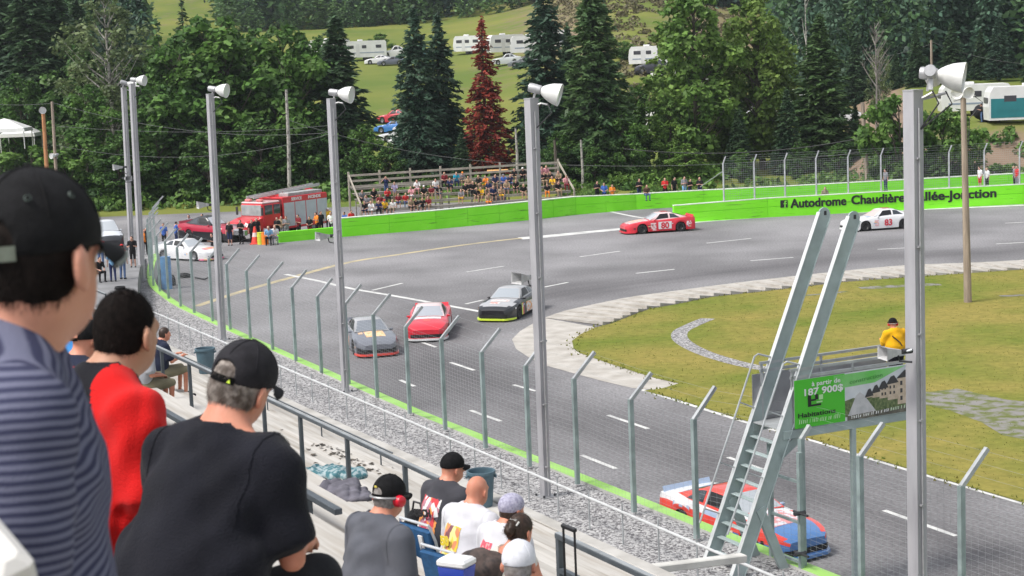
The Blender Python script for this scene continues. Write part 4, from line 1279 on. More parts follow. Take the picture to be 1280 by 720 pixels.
def stock_car(pos, yaw, label, mats, color_fn, group='race cars on the track', number=None, num_m=None, panel=None, splitter=None, hood=(), side=(), screen=gls_hazy, roofm=None, zs=1.0, name='race_car', cat='race car', grille=True, spoiler=True, rims=rimd, wheels=True):
    r = empty(name, pos, label, cat, group, yaw)
    if zs != 1.0: r.scale = (1, 1, zs)
    mb = MB(); rings = [car_ring(y) for y in YS]
    mb.loft(rings)
    mb.poly(rings[0][::-1]); mb.poly(rings[-1])
    mi = []
    for f in mb.f:
        c = sum((Vector(mb.v[i]) for i in f), Vector()) / len(f)
        mi.append(color_fn(c))
    mb.mi = mi
    me = mb.mesh('body', mats, True); me.update(); me.flip_normals() if False else None
    body = obj('body', me, r)
    # roof structure
    mb = MB(); rr_ = [roof_ring(y) for y in YR]; mb.loft(rr_); mb.build('roof', roofm or mats[0], r, True)
    fr = [i / 20 for i in range(21)]
    mb = MB(); patch(mb, lambda y, f: roof_pt(y + .06 * (1 - abs(2 * f - 1)), f), [.14, .3, .5, .7, .77], [.27 + .46 * i / 8 for i in range(9)])
    mb.build('windscreen', screen, r, True)
    mb = MB(); patch(mb, lambda y, f: roof_pt(y, f), [-.84, -1.05, -1.3, -1.55, -1.7], [.29 + .42 * i / 8 for i in range(9)])
    mb.build('rear_window', gls, r, True)
    for lo, hi, sg in ((.03, .215, 1), (.97, .785, -1)):
        mb = MB()
        def sd(u, v): return roof_pt(u, lo + (hi - lo) * v, .01)
        rows = []
        for v in (.12, .4, .7, .95):
            y0 = .56 - .5 * v; y1 = -.5
            rows.append([roof_pt(y0 + (y1 - y0) * t / 6, lo + (hi - lo) * v, .01) for t in range(7)])
        mb.loft(rows); mb.build('side_window', M('window_opening', (.01, .01, .011), .35), r)
        mb = MB(); rows = []
        for v in (.12, .4, .7, .92):
            y0 = -.62; y1 = -1.42 + .5 * v
            rows.append([roof_pt(y0 + (y1 - y0) * t / 4, lo + (hi - lo) * v, .01) for t in range(5)])
        mb.loft(rows); mb.build('quarter_window', gls, r)
    MB().box((0, 0, .30), (1.56, 4.5, .3)).build('underbody', chassis, r)
    for ay in AX:
        for sx in (-1, 1):
            m = Matrix.Rotation(R_(90) * sx, 3, 'Y')
            w = MB().lathe([(.19, -.11), (.30, -.125), (.325, -.10), (.332, 0), (.325, .10), (.30, .125), (.20, .12), (.19, .05)], (sx * .84, ay, .335), 22, m).build('tyre', rubber, r, True)
            MB().lathe([(0, .07), (.06, .085), (.08, .05), (.16, .07), (.195, .115), (.205, .115)], (sx * .84, ay, .335), 18, m).build('rim', rims, w, True)
    if grille:
        mb = MB()
        yy = lambda x: float(np.interp(abs(x), [0, .6, .74, .87], [2.615, 2.612, 2.515, 2.315]))
        mb.loft([[Vector((x, yy(x) + .004, z)) for x in (-.72, -.6, -.3, 0, .3, .6, .72)] for z in (.21, .36)])
        mb.build('grille', M('black_mesh', (.012, .012, .012), .6), r)
    if splitter:
        P = [(-.99, 1.95), (-.93, 2.32), (-.78, 2.56), (-.6, 2.67), (0, 2.70), (.6, 2.67), (.78, 2.56), (.93, 2.32), (.99, 1.95)]
        MB().prism([(x, y, .085) for x, y in P], (0, 0, .085)).build('splitter', splitter, r)
    if spoiler:
        MB().bar((-.80, -2.30, 1.02), (.80, -2.30, 1.02), .02, .2, up=(0, -.45, 1)).build('spoiler', mats[0], r)
    if number:
        for sx in (-1, 1):
            if panel: MB().box((sx * .984, -.18, .52), (.012, .95, .50)).build('number_panel', panel, r)
            me = text_mesh(number, .58, num_m, .003, .022, name='number', align='CENTER')
            put_text('number', me, (sx * .993, -.18, .315), (0, sx, 0), (0, 0, 1), r)
        me = text_mesh(number, .7, num_m, .002, .022, name='number', align='CENTER')
        put_text('number', me, (0.0, -.62, 1.402), (-1, 0, 0) if False else (1, 0, 0), (0, 1, 0), r)
    for (y0, y1, x0, x1, m) in hood:
        mb = MB(); n = 6
        mb.loft([[hood_pt(y0 + (y1 - y0) * a / n, x0 + (x1 - x0) * b / 6) for b in range(7)] for a in range(n + 1)])
        me = mb.mesh('hood_decal', m); up_faces(me); obj('hood_decal', me, r)
    for (y0, y1, z0, z1, m) in side:
        for sx in (-1, 1):
            mb = MB()
            mb.loft([[Vector((sx * (ip(y0 + (y1 - y0) * a / 6, T_W) * (.995 if z < .7 else .98) + .008), y0 + (y1 - y0) * a / 6, z)) for z in (z0, (z0 + z1) / 2, z1)] for a in range(7)])
            mb.build('side_decal', m, r)
    if number or hood:
        rq = random.Random(int(abs(pos[0] * 10)))
        for q_ in range(9):
            y_ = rq.choice((1.98, .92, .78, -.78, -1.9, -2.05)) + rq.uniform(-.06, .06); z_ = rq.uniform(.28, .66)
            for sx in (-1, 1):
                w_ = ip(y_, T_W) * .995 + .006 + q_ * .0006
                MB().box((sx * w_, y_, z_), (.004, rq.uniform(.08, .2), rq.uniform(.05, .1))).build('sponsor_sticker', rq.choice((decal_w, decal_w, decal_o, black, sky_b)), r)
    MB().box((.93, .55, .90), (.16, .1, .1), bev=.03).build('mirror', mats[0], r)
    MB().box((-.93, .55, .90), (.16, .1, .1), bev=.03).build('mirror', mats[0], r)
    return r
def paint(name, c, r=.28, var=.06):
    return M('paint_' + name, c, r, var=var, scale=2.0, coat=.4)
red = paint('race_red', (.62, .025, .045)); pink = paint('sunlit_white_pink', (.72, .55, .55)); white = paint('race_white', (.72, .72, .73)); black = paint('race_black', (.02, .02, .024))  # pink is an even white-pink paint for roofs and hoods
lime = paint('neon_yellow', (.62, .80, .06)); orange = paint('race_orange', (.78, .30, .10)); greyb = paint('blue_grey', (.17, .18, .21)); blue = paint('race_blue', (.09, .21, .46)); sky_b = paint('pale_blue', (.36, .46, .62)); coral = paint('coral_red', (.75, .07, .05))
decal_o = paint('decal_peach', (.80, .48, .26)); decal_w = paint('decal_white', (.75, .75, .76)); brn = paint('muted_silver', (.40, .40, .41))
def mott(name, a, b_): return M('livery_' + name, a, .35, col2=b_, scale=7, contrast=(.42, .52))
YAW = lambda dx, dy: math.atan2(-dx, dy)        # yaw that points the nose (+y) along (dx, dy)
p = U(824, 290.5, 0)
stock_car(Vector((p.x, p.y + .6, 0)), YAW(-1, -.23), 'red race car with a white number panel reading 80', [red, pink, black, decal_w], lambda c: 1 if (c.z > .70 and c.y > .9 and abs(c.x) < .62) else (0), number='80', num_m=red, panel=decal_w, roofm=pink, splitter=red, hood=((1.2, 2.1, -.5, .5, mott('orange', (.75, .35, .2), (.75, .55, .5))),), side=((-2.1, -1.75, .42, .72, mott('sponsor', (.75, .7, .7), (.65, .1, .1))), (.45, .85, .2, .72, mott('sponsor2', (.62, .05, .06), (.75, .6, .6)))))
p = U(1102, 287, 0)
stock_car(Vector((p.x, p.y + .6, 0)), YAW(-1, -.24), 'white race car with red number 83 passing below the black lettering', [white, pink], lambda c: 0, number='83', num_m=paint('number_red', (.6, .05, .08)), roofm=white, splitter=white, screen=M('tinted_screen', (.6, .45, .42), .15, spec=.8), hood=((.9, 1.2, -.6, -.2, sky_b),), side=((.5, .8, .3, .7, mott('pinkish', (.72, .7, .7), (.7, .4, .42))),))
p = U(461, 441, 0)
stock_car(Vector((p.x - .05, p.y + 1.2, 0)), YAW(.24, -1), 'blue grey race car with an orange square on its hood', [greyb, black, orange], lambda c: 1 if (c.y > 2.1 and c.z < .42) else 0, splitter=coral, roofm=brn, hood=((.98, 1.9, -.45, .40, mott('peach', (.85, .42, .16), (.85, .60, .36))), (.98, 1.35, .46, .66, decal_o)), side=((-.6, .4, .25, .7, mott('orange_side', (.8, .3, .1), (.3, .32, .36))),), screen=M('grey_screen', (.20, .22, .25), .12, spec=.8))
p = U(536, 422, 0)
stock_car(Vector((p.x, p.y + 1.3, 0)), YAW(-.02, -1), 'red race car with white lower lip beside the blue grey car', [red, coral, black], lambda c: 0, splitter=white, roofm=pink, hood=((.92, 1.35, -.62, .62, mott('banner', (.72, .72, .74), (.55, .58, .62))), (1.4, 1.75, -.15, .15, coral)), side=((-.6, .4, .25, .7, decal_w),), screen=M('pale_screen', (.36, .38, .42), .12, spec=.8))
p = U(636, 396, 0)
stock_car(Vector((p.x + .12, p.y + .9, 0)), YAW(-.36, -1), 'black race car with neon yellow front lip next to the loudspeaker', [black, brn, orange, lime], lambda c: 1 if (c.z > .72 and c.y > .8 and abs(c.x) < .8) else 0, splitter=lime, roofm=brn, hood=((1.2, 1.6, -.45, .5, mott('sunburst', (.55, .42, .40), (.66, .62, .6))), (1.7, 2.0, -.1, .4, mott('flame', (.6, .25, .2), (.62, .58, .56)))), side=((.95, 1.12, .15, .72, lime), (.78, .95, .15, .72, coral), (-.6, .4, .2, .7, mott('orangewhite', (.8, .35, .1), (.75, .72, .7))), (-1.0, -.7, .2, .6, orange)), screen=M('silver_screen', (.32, .35, .38), .1, spec=.8))
p = W(SN(RN(918, 706, 25.25))[0], 25.5, 0)
stock_car(p, YAW(RV.x * -1 + .10, RV.y * -1), 'blue and silver race car with red roof close to the near wall', [sky_b, coral, blue, decal_w], lambda c: 1 if (.22 < c.z < .80 and abs(c.x) > .7 and c.y < .75) or (.50 < c.z < .86 and abs(c.x) > .6 and c.y >= .75) else (3 if c.z > .84 else (2 if c.y > .75 else 0)), splitter=blue, roofm=coral, hood=((1.0, 1.9, -.5, .5, mott('silver', (.62, .62, .66), (.65, .25, .25))),), side=((-2.2, -1.75, .16, .36, M('rear_grid', (.02, .03, .05), .6)),))
# the pit entrance: parked race cars
p = U(232, 326, 0)
stock_car(Vector((p.x, p.y + 1, 0)), YAW(.8, -.55), 'white race car with yellow and pink nose parked behind the curved fence', [white, pink, lime], lambda c: 0, group='cars at the pit entrance', roofm=white, splitter=mott('pinkyellow', (.75, .6, .08), (.7, .15, .3)), hood=((1.8, 2.2, -.6, .6, mott('pinkyellow', (.75, .6, .08), (.7, .15, .3))),), rims=rimm)
p = U(262, 303, 0)
stock_car(Vector((p.x, p.y + 1, 0)), YAW(.85, -.5), 'dark red race car with raised black skirts parked behind the curved fence', [paint('deep_red', (.42, .02, .05)), black], lambda c: 1 if c.z < .55 else 0, group='cars at the pit entrance', roofm=black, zs=1.35, splitter=black)
p = U(131, 314, 0)
stock_car(Vector((p.x, p.y + 1, 0)), YAW(.35, -1), 'dark pickup with white hood parked at the left edge of the pit', [paint('white_truck', (.6, .62, .66)), black, blue], lambda c: 0 if (c.z > .76 and c.y > .8) else (2 if c.x > .8 and c.y < 0 else 1), group='cars at the pit entrance', zs=1.55, spoiler=False, name='pickup_truck', cat='pickup', rims=rimm)

# ------------------------------------------------------------------ fire truck
FT = U(330, 303, 0); FT = Vector((FT.x + .6, FT.y + 4.6, 0))
ft = empty('fire_truck', FT, 'red fire truck with silver roller shutters and a ladder on its roof', 'fire truck', None, YAW(-.62, -.80))
fred = paint('fire_red', (.58, .02, .03)); shut = M('shutter_silver', (.50, .53, .58), .4, .35, var=.06, scale=2)
T = ft
MB().box((0, -1.55, 1.75), (2.45, 4.7, 2.35), bev=.05).build('body', fred, T)
for k in range(4):
    for sx in (-1, 1):
        MB().box((sx * 1.225, -3.35 + k * 1.16, 1.62), (.04, 1.08, 1.75), bev=.01).build('shutter', shut, T)
for sx in (-1, 1):
    MB().box((sx * 1.23, -1.6, 2.72), (.03, 4.6, .34)).build('red_band', fred, T)
    for wd_, off_ in (('SERVICE', -.95), ('INCENDIE', .95)):
        me = text_mesh(wd_, .30, wht, .003, .012, 1.0, align='CENTER')
        put_text('lettering', me, (sx * 1.25, -1.6 + sx * off_, 2.62), (0, sx, 0), (0, 0, 1), T)
    MB().box((sx * 1.235, -2.2, .75), (.03, 1.2, .3)).build('red_band', fred, T)
MB().box((0, 1.85, 1.75), (2.3, 1.9, 1.75), bev=.12).build('cab', fred, T)
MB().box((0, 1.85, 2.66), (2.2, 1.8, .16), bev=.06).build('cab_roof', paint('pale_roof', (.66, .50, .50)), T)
MB().loft([[Vector((x, y, z)) for x, z in ((-1.1, .6), (-1.1, zz - .12), (-.85, zz), (.85, zz), (1.1, zz - .12), (1.1, .6))] for y, zz in ((2.75, 1.72), (3.5, 1.62), (4.25, 1.42), (4.4, 1.2))], caps=True).build('hood', fred, T)
MB().box((0, 2.82, 2.13), (2.05, .03, .78), bev=.01).build('windscreen', M('truck_screen', (.40, .46, .46), .1, spec=.8, col2=(.25, .3, .3), scale=1.5), T)
for sx in (-1, 1):
    MB().box((sx * 1.16, 2.2, 2.15), (.03, .75, .7)).build('side_window', gls, T)
    MB().box((sx * 1.16, 1.35, 2.15), (.03, .65, .7)).build('side_window', gls, T)
    MB().box((sx * 1.3, 3.0, 2.1), (.18, .1, .6), bev=.03).build('mirror', darkm, T)
    MB().box((sx * .85, 4.36, 1.15), (.34, .08, .24), bev=.02).build('headlight', M('headlight_glass', (.6, .62, .62), .1, spec=.8), T)
    for y in (3.5, -2.4):
        m = Matrix.Rotation(R_(90) * sx, 3, 'Y')
        w = MB().lathe([(.28, -.14), (.48, -.15), (.53, -.1), (.53, .1), (.48, .15), (.28, .14)], (sx * 1.08, y, .53), 22, m).build('tyre', rubber, T, True)
        MB().lathe([(0, .06), (.12, .12), (.26, .06), (.3, .14)], (sx * 1.08, y, .53), 16, m).build('rim', rimm, w, True)
MB().box((0, 4.62, .72), (2.45, .35, .42), bev=.05).build('bumper', M('chrome', (.55, .56, .58), .2, .8), T)
MB().box((0, 4.42, 1.05), (1.1, .05, .5)).build('grille', M('chrome', (.55, .56, .58), .2, .8), T)
for sx in (-.6, .55):
    MB().box((sx, 2.5, 2.84), (.55, .3, .2), bev=.06).build('beacon', paint('beacon_red', (.7, .2, .2)), T)
MB().box((0, .55, 2.0), (2.3, .5, 1.6)).build('pump_panel', M('pump_panel', (.12, .05, .05), .5, col2=(.3, .1, .1), scale=6), T)
lad = MB()
for sx in (-.35, .35):
    lad.bar((sx + .5, 2.4, 3.02), (sx + .5, -4.6, 3.42), .08, .2)
for k in range(18):
    y = 2.2 - k * .39
    lad.bar((.15, y, 3.03 + (2.4 - y) * .057), (.85, y, 3.03 + (2.4 - y) * .057), .05)
lad.build('ladder', M('aluminium', (.52, .53, .53), .35, .5), T)
MB().box((-.55, -1.8, 3.03), (1.0, 3.6, .26), bev=.03).build('hose_bed', M('grey_cover', (.33, .33, .33), .7, var=.2, scale=3), T)
for y in (-3.8, -.6):
    MB().box((.5, y, 3.05), (.8, .08, .3)).build('ladder_rest', fred, T)

# traffic drum barrels, cones and barrels near the truck
def cone(pos, label, h, r0, m, band):
    r = empty('traffic_cone', pos, label, 'traffic cone', 'cones and drums by the fire truck')
    MB().box((0, 0, .03), (r0 * 2.4, r0 * 2.4, .06), bev=.01).build('foot', m, r)
    MB().lathe([(r0, .06), (r0 * .25, h), (0, h)], (0, 0, 0), 16).build('shell', m, r, True)
    MB().lathe([(r0 * .72 + .008, h * .42), (r0 * .5 + .008, h * .66)], (0, 0, 0), 16).build('band', band, r, True)
def drum(pos, label, h, r0, m, band, name='plastic_drum', group='cones and drums by the fire truck'):
    r = empty(name, pos, label, 'drum', group)
    MB().lathe([(0, 0), (r0, 0), (r0, h * .32), (r0 * 1.04, h * .33), (r0 * 1.04, h * .36), (r0, h * .37), (r0, h * .65), (r0 * 1.04, h * .66), (r0 * 1.04, h * .69), (r0, h * .7), (r0 * .97, h), (0, h)], (0, 0, 0), 20).build('barrel', m, r, True)
    MB().lathe([(r0 * .98, h * .97), (r0 * 1.03, h * .98), (r0 * 1.03, h * 1.01), (r0 * .9, h * 1.02), (0, h * 1.02)], (0, 0, 0), 20).build('lid', band, r, True)
hiv = M('hi_vis_orange', (.85, .22, .02), .5); hired = M('cone_red', (.72, .06, .04), .5); hiy = M('yellow_green_plastic', (.55, .60, .05), .5)
q = U(319.5, 305, 0); cone(q, 'tall red cone left of the drums by the fire truck', 1.25, .30, hired, pink)
q = U(326.5, 305.5, 0); drum(q, 'yellow green drum between the red cone and the orange drum', .85, .26, hiy, hiy)
q = U(331.5, 305.5, 0); drum(q, 'orange drum beside the seated man in white', .85, .26, hiv, hiv)
q = U(397, 285.5, 0); drum(q, 'small round yellow drum on the low green barrier side', 1.05, .3, M('yellow_plastic', (.75, .62, .05), .5), M('yellow_plastic', (.75, .62, .05), .5))
bl_ = M('blue_plastic_drum', (.10, .27, .52), .4, var=.1, scale=3); bk_ = M('black_plastic', (.02, .02, .022), .5)
q = U(209, 361, .004)
drum(q, 'lowest blue drum of the stack inside the curved fence', .95, .31, bl_, bl_, 'blue_drum', 'stacked blue drums')
drum(q + Vector((0, 0, .975)), 'topmost blue drum of the stack inside the curved fence', .9, .31, bl_, bl_, 'blue_drum', 'stacked blue drums')
for k, (u, v, lb) in enumerate(((216, 357, 'black tyre leaning beside the blue drums'), (232, 347, 'flat black tyre lying on the asphalt inside the fence'))):
    q = U(u, v, 0)
    m = Matrix.Rotation(R_(78 if k == 0 else 6), 3, 'Y')
    tag(MB().lathe([(.19, -.11), (.30, -.125), (.325, -.10), (.332, 0), (.325, .10), (.30, .125), (.20, .12), (.17, .0), (.19, -.11)], (0, 0, .325 if k == 0 else .13), 22, m).build('loose_tyre', rubber, None, True, q), lb, 'tyre')
tag(MB().tube([U(244, 347, .06), U(256, 349, .06), U(262, 346, .3)], .05, 6).build('broken_bumper', bk_), 'black torn bumper piece lying on the asphalt near the tyres', 'bumper')

# ------------------------------------------------------------------ parked campers, trailers, cars
def GT(u, v):
    d = ray(u, v); t = 120 / d.y
    prev = None
    for k in range(900):
        t = (120 + k) / d.y
        P = Vector((d.x * t, d.y * t, CZ + d.z * t))
        if P.z <= zt(P.x, P.y) - .06:
            return Vector((P.x, P.y, zt(P.x, P.y) - .06))
    return P
rvw = M('camper_white', (.70, .70, .69), .45, var=.06, scale=1); rvs = M('camper_stripe', (.25, .30, .38), .5); rvd = M('camper_dark', (.05, .05, .06), .3)
def camper(pos, yaw, label, L=6.5, H=2.5, mat=rvw, lower=None, front_slope=.5, stripe=rvs, group='campers parked on the meadow', name='camper_trailer', cat='camper', door=True):
    r = empty(name, pos, label, cat, group, yaw)
    z0 = .55
    pr = [(-L / 2, z0), (L / 2 - .1, z0), (L / 2, z0 + H * .4), (L / 2 - front_slope * .4, z0 + H * .85), (L / 2 - front_slope, z0 + H), (-L / 2 + .25, z0 + H), (-L / 2, z0 + H - .3)]
    MB().prism([(-1.2, y, z) for y, z in pr], (2.4, 0, 0)).build('body', mat, r)
    if lower:
        MB().box((0, -.05, z0 + H * .36), (2.44, L - .35, H * .58)).build('lower_panel', lower, r)
    for sx in (-1, 1):
        MB().box((sx * 1.21, -.2, z0 + H * .28), (.02, L * .85, .16)).build('stripe', stripe, r)
        for y, w in ((L * .27, 1.1), (-L * .02, .8), (-L * .33, 1.0)):
            MB().box((sx * 1.21, y, z0 + H * .64), (.03, w, .55), bev=.02).build('window', rvd, r)
        if door: MB().box((sx * 1.212, L * .12, z0 + H * .42), (.02, .65, H * .76)).build('door', M('camper_door', (.6, .6, .6), .5), r)
        for y in (-.45, .45):
            m = Matrix.Rotation(R_(90) * sx, 3, 'Y')
            MB().lathe([(0, .1), (.2, .1), (.34, .09), (.34, -.09)], (sx * 1.05, -L * .1 + y, .34), 14, m).build('wheel', rubber, r)
    MB().box((0, L / 2 - .02, z0 + H * .6), (1.5, .05, .5)).build('front_window', rvd, r)
    MB().box((0, -L / 2 - .01, z0 + H * .6), (1.4, .05, .5)).build('rear_window', rvd, r)
    MB().box((.2, .4, z0 + H + .12), (.7, .9, .24), bev=.05).build('roof_unit', mat, r)
    return r
for u, v, yaw, L, H, lb in ((412, 71, 1.4, 7.5, 2.6, 'white camper left of the dark spruce on the meadow'), (454, 76, 1.75, 8.5, 3.0, 'tall white rounded camper right of the dark spruce'), (586, 68, 1.3, 5.2, 2.8, 'white camper left of the red tree'), (632, 69, 1.9, 6.4, 3.0, 'white camper with a dark window right of the red tree'), (664, 70, 1.6, 7, 2.8, 'white camper seen through the two tall spruces'), (690, 62, 1.5, 6, 2.6, 'smaller white camper behind the spruces, second from the red tree'), (832, 118, .4, 5, 2.5, 'white camper van half hidden by the tall poplar'), (884, 115, 1.6, 5.5, 2.7, 'white camper between the two light green poplars'), (812, 84, 1.3, 6.0, 2.6, 'white camper high on the brown slope beside the dark truck'), (822, 172, .8, 5, 2.6, 'white and red camper low behind the poplar')):
    camper(GT(u, v), yaw, lb, L, H)
for u, v, yaw, c, zs_, lb in ((494, 74, 1.7, (.6, .6, .58), 1.75, 'white van next to the dark car on the meadow'), (490, 82, 1.6, (.10, .11, .14), 1.1, 'dark car parked before the white van'), (474, 80, 1.4, (.62, .62, .62), 1.15, 'white car parked left of the dark car on the meadow'), (532, 74, 1.6, (.06, .14, .16), 1.3, 'dark teal car behind the twin spruces'), (634, 82, 1.5, (.5, .52, .52), 1.35, 'silver pickup parked below the camper by the red tree'), (655, 84, 1.5, (.12, .13, .14), 1.2, 'dark car right of the silver pickup'),
        (494, 154, 1.2, (.55, .05, .07), 1.3, 'red car parked at the lower end of the meadow'), (493, 166, 1.3, (.05, .19, .50), 1.2, 'blue car in front of the red one'), (497, 176, 1.8, (.62, .62, .62), 1.1, 'white car in front of the blue one'), (512, 183, 1.5, (.66, .66, .66), 1.1, 'white car lowest of the parked cars left of the twin spruces'), (527, 150, 1.6, (.62, .63, .64), 1.1, 'white car behind the left edge of the twin spruces'), (517, 166, 1.4, (.58, .58, .6), 1.2, 'pale grey car between the white cars'),
        (815, 94, 1.5, (.03, .03, .04), 1.7, 'dark truck on the brown slope'), (905, 135, 1.5, (.62, .62, .6), 1.2, 'white car behind the right poplar, farthest back'), (925, 140, 1.6, (.64, .64, .62), 1.4, 'white minivan behind the right poplar'), (948, 150, 1.5, (.62, .62, .62), 1.2, 'white car by the round fir, upper row'), (900, 160, 1.5, (.6, .6, .6), 1.2, 'pale car left of the white cars in the dark gap'), (930, 170, 1.4, (.66, .66, .66), 1.3, 'white car lowest in the gap between the right trees'), (953, 175, 1.6, (.6, .61, .62), 1.2, 'light grey car beside the fir trunk'), (800, 150, 1.6, (.6, .6, .58), 1.2, 'white car seen below the poplar crown'), (985, 130, 1.6, (.6, .62, .6), 1.4, 'white van behind the right fir'), (1062, 130, 1.5, (.64, .64, .63), 1.4, 'white van right of the round fir'), (1058, 155, 1.5, (.55, .55, .56), 1.2, 'silver car below the white van')):
    pm = M('car_paint_%d_%d' % (u, v), c, .3, coat=.4)
    stock_car(GT(u, v), yaw, lb, [pm, black], lambda c_: 0, group='vehicles parked on the meadow', zs=zs_, spoiler=False, grille=False, screen=gls, name='parked_car', cat='car', rims=rimm)
# right-hand bank: trailers
def bank(u, v): return GT(u, v)
q = bank(1224, 146)
camper(q + Vector((0, 2, 0)), 1.5, 'white trailer with open dark doorway on the right bank', 6.6, 2.5, group='trailers on the right bank', door=False)
tr = q + Vector((0, 1.2, 0))
tag(MB().box((1.45, -.05, 1.5), (.7, .1, 1.9)).build('doorway_shade', M('dark_doorway', (.03, .025, .03), .8), None, False, q + Vector((0, .75, 0))), 'dark panel painted as the shaded open doorway of the white trailer', 'doorway')  # dark slab: shade inside the open doorway put into its colour
q = bank(1275, 160)
teal = M('teal_panel', (.015, .17, .19), .45, var=.08, scale=1)
camper(q + Vector((1.6, 1.5, .1)), 1.52, 'teal and white race trailer on the right bank', 8.5, 3.0, lower=teal, group='trailers on the right bank', door=False, stripe=teal)
TARP = bank(1240, 152)
# white canopies and the roof at the far left
def canopy(pos, w, d, h, label, m=rvw):
    r = empty('canopy_tent', pos, label, 'canopy')
    MB().loft([[Vector((sx * w * k, sy * d * k, z)) for sx, sy in ((-1, -1), (1, -1), (1, 1), (-1, 1))] for k, z in ((.52, h - .35), (.5, h), (.12, h + .8), (0.01, h + .95))], True).build('cover', m, r)
    for sx in (-1, 1):
        for sy in (-1, 1):
            MB().tube([(sx * w * .49, sy * d * .49, 0), (sx * w * .49, sy * d * .49, h)], .05, 6).build('leg', m, r)
q = D(8, 186, 172); canopy(Vector((q.x, 172, q.z)), 4.5, 3, 2.0, 'white canopy tent at the far left among the trees')
q = D(28, 190, 176); canopy(Vector((q.x, 176, q.z)), 3.4, 3, 1.9, 'smaller white canopy tent right of the larger one')
q = D(6, 216, 152)
hut = empty('small_hut', Vector((q.x, 152, 0)), 'hut with a pale green metal roof behind the capped man', 'hut')
MB().box((0, 0, 1.6), (5, 4, 3.2)).build('wall', grey_wood, hut)
MB().prism([(-2.8, -2.3, 3.2), (-2.8, 2.3, 3.2), (-2.8, 0, 4.0)], (5.6, 0, 0)).build('roof', M('pale_metal_roof', (.36, .43, .41), .5, .2, var=.1), hut)
# ------------------------------------------------------------------ trees
npr = np.random.default_rng(5)
bark = M('dark_bark', (.085, .07, .055), .9, var=.25, scale=6, bump=.4, bscale=14)
birch = M('pale_bark', (.36, .34, .31), .85, col2=(.12, .11, .10), scale=4, contrast=(.5, .62))
def cards_mesh(name, cen, ax, up, mat, two=True):
    """many small leaf faces: cen (N,3), half axes ax and up (N,3); each a bent quad"""
    N = len(cen)
    n = np.cross(ax, up); n /= np.linalg.norm(n, axis=1, keepdims=True) + 1e-9
    bend = n * (np.linalg.norm(up, axis=1, keepdims=True) * .35)
    V = np.empty((N, 4, 3))
    V[:, 0] = cen - ax * .35 - up; V[:, 1] = cen + ax - up * .15 + bend * .4; V[:, 2] = cen + ax * .25 + up; V[:, 3] = cen - ax + up * .2 - bend * .4
    me = bpy.data.meshes.new(name)
    me.vertices.add(N * 4); me.vertices.foreach_set('co', V.reshape(-1))
    me.loops.add(N * 4); me.loops.foreach_set('vertex_index', np.arange(N * 4))
    me.polygons.add(N); me.polygons.foreach_set('loop_start', np.arange(N) * 4); me.polygons.foreach_set('loop_total', np.full(N, 4))
    me.update(calc_edges=True); me.materials.append(mat)
    return me
def rdir(n):
    v = npr.normal(size=(n, 3)); return v / np.linalg.norm(v, axis=1, keepdims=True)
def conifer(H, R, mat, dens=1.0, droop=.35, gap=.12, bare=.12, leaf=.30, name='crown'):
    cen = []; ax = []; up = []; br = MB()
    br.tube([(0, 0, -.5), (npr.normal() * .1, npr.normal() * .1, H * .5), (0, 0, H)], .2, 8, False, [H * .014 + .06, H * .009 + .03, .02])
    z = H * bare; lay = 0
    while z < H - .15:
        t = (z - H * bare) / (H * (1 - bare))
        prof = (1 - t) ** .85 * (.72 + .28 * math.sin(min(1, t * 7) * 1.57))
        nb = max(3, int((4 + 5 * (1 - t)) * dens))
        a0 = npr.uniform(0, 6.28)
        for k in range(nb):
            if npr.random() < gap: continue
            L = R * prof * npr.uniform(.62, 1.18) + .12
            a = a0 + 6.283 * k / nb + npr.normal() * .22
            el = .28 * (1 - 2.2 * (1 - t)) * 1 + npr.normal() * .08
            d = np.array([math.cos(a), math.sin(a), 0]); s = np.array([-d[1], d[0], 0])
            m = max(5, int(L * 9 * dens))
            tt = npr.uniform(.12, 1, m) ** .8
            base = np.array([0, 0, z])
            P = base + np.outer(tt * L, d)
            P[:, 2] += tt * L * math.sin(el) - droop * L * tt * tt * .6 + (tt ** 4) * L * .10
            wd_ = (1 - .75 * tt) * L * .34 + .06
            P += np.outer(npr.uniform(-1, 1, m) * wd_, s)
            P[:, 2] += npr.normal(size=m) * .07 - np.abs(npr.normal(size=m)) * .1
            di = d + npr.normal(size=(m, 3)) * .35 + np.outer(npr.choice([-1, 1], m) * .6, s); di[:, 2] -= .25
            di /= np.linalg.norm(di, axis=1, keepdims=True)
            sc = leaf * npr.uniform(.6, 1.25, m)[:, None]
            u_ = np.cross(di, rdir(m)); u_ /= np.linalg.norm(u_, axis=1, keepdims=True) + 1e-9
            u_[:, 2] *= .6
            cen.append(P); ax.append(di * sc); up.append(u_ * sc * .42)
            if L > .8 and t < .85:
                e = base + d * L * .8; e[2] += .8 * L * math.sin(el) - droop * L * .38
                br.tube([base, (base + e) / 2 + np.array([0, 0, .06 * L]), e], .03, 4, False, [.035 + .01 * L, .03, .012])
        z += npr.uniform(.32, .5) * (1 - .35 * t) * (H / 16) ** .5; lay += 1
    m = 30; P = np.stack([npr.normal(size=m) * .06, npr.normal(size=m) * .06, H - npr.uniform(-.25, 1.1, m)], 1)
    di = rdir(m); di[:, 2] = np.abs(di[:, 2]); cen.append(P); ax.append(di * .2); up.append(np.cross(di, rdir(m)) * .08)
    return cards_mesh(name, np.concatenate(cen), np.concatenate(ax), np.concatenate(up), mat), br.mesh('trunk', bark, True)
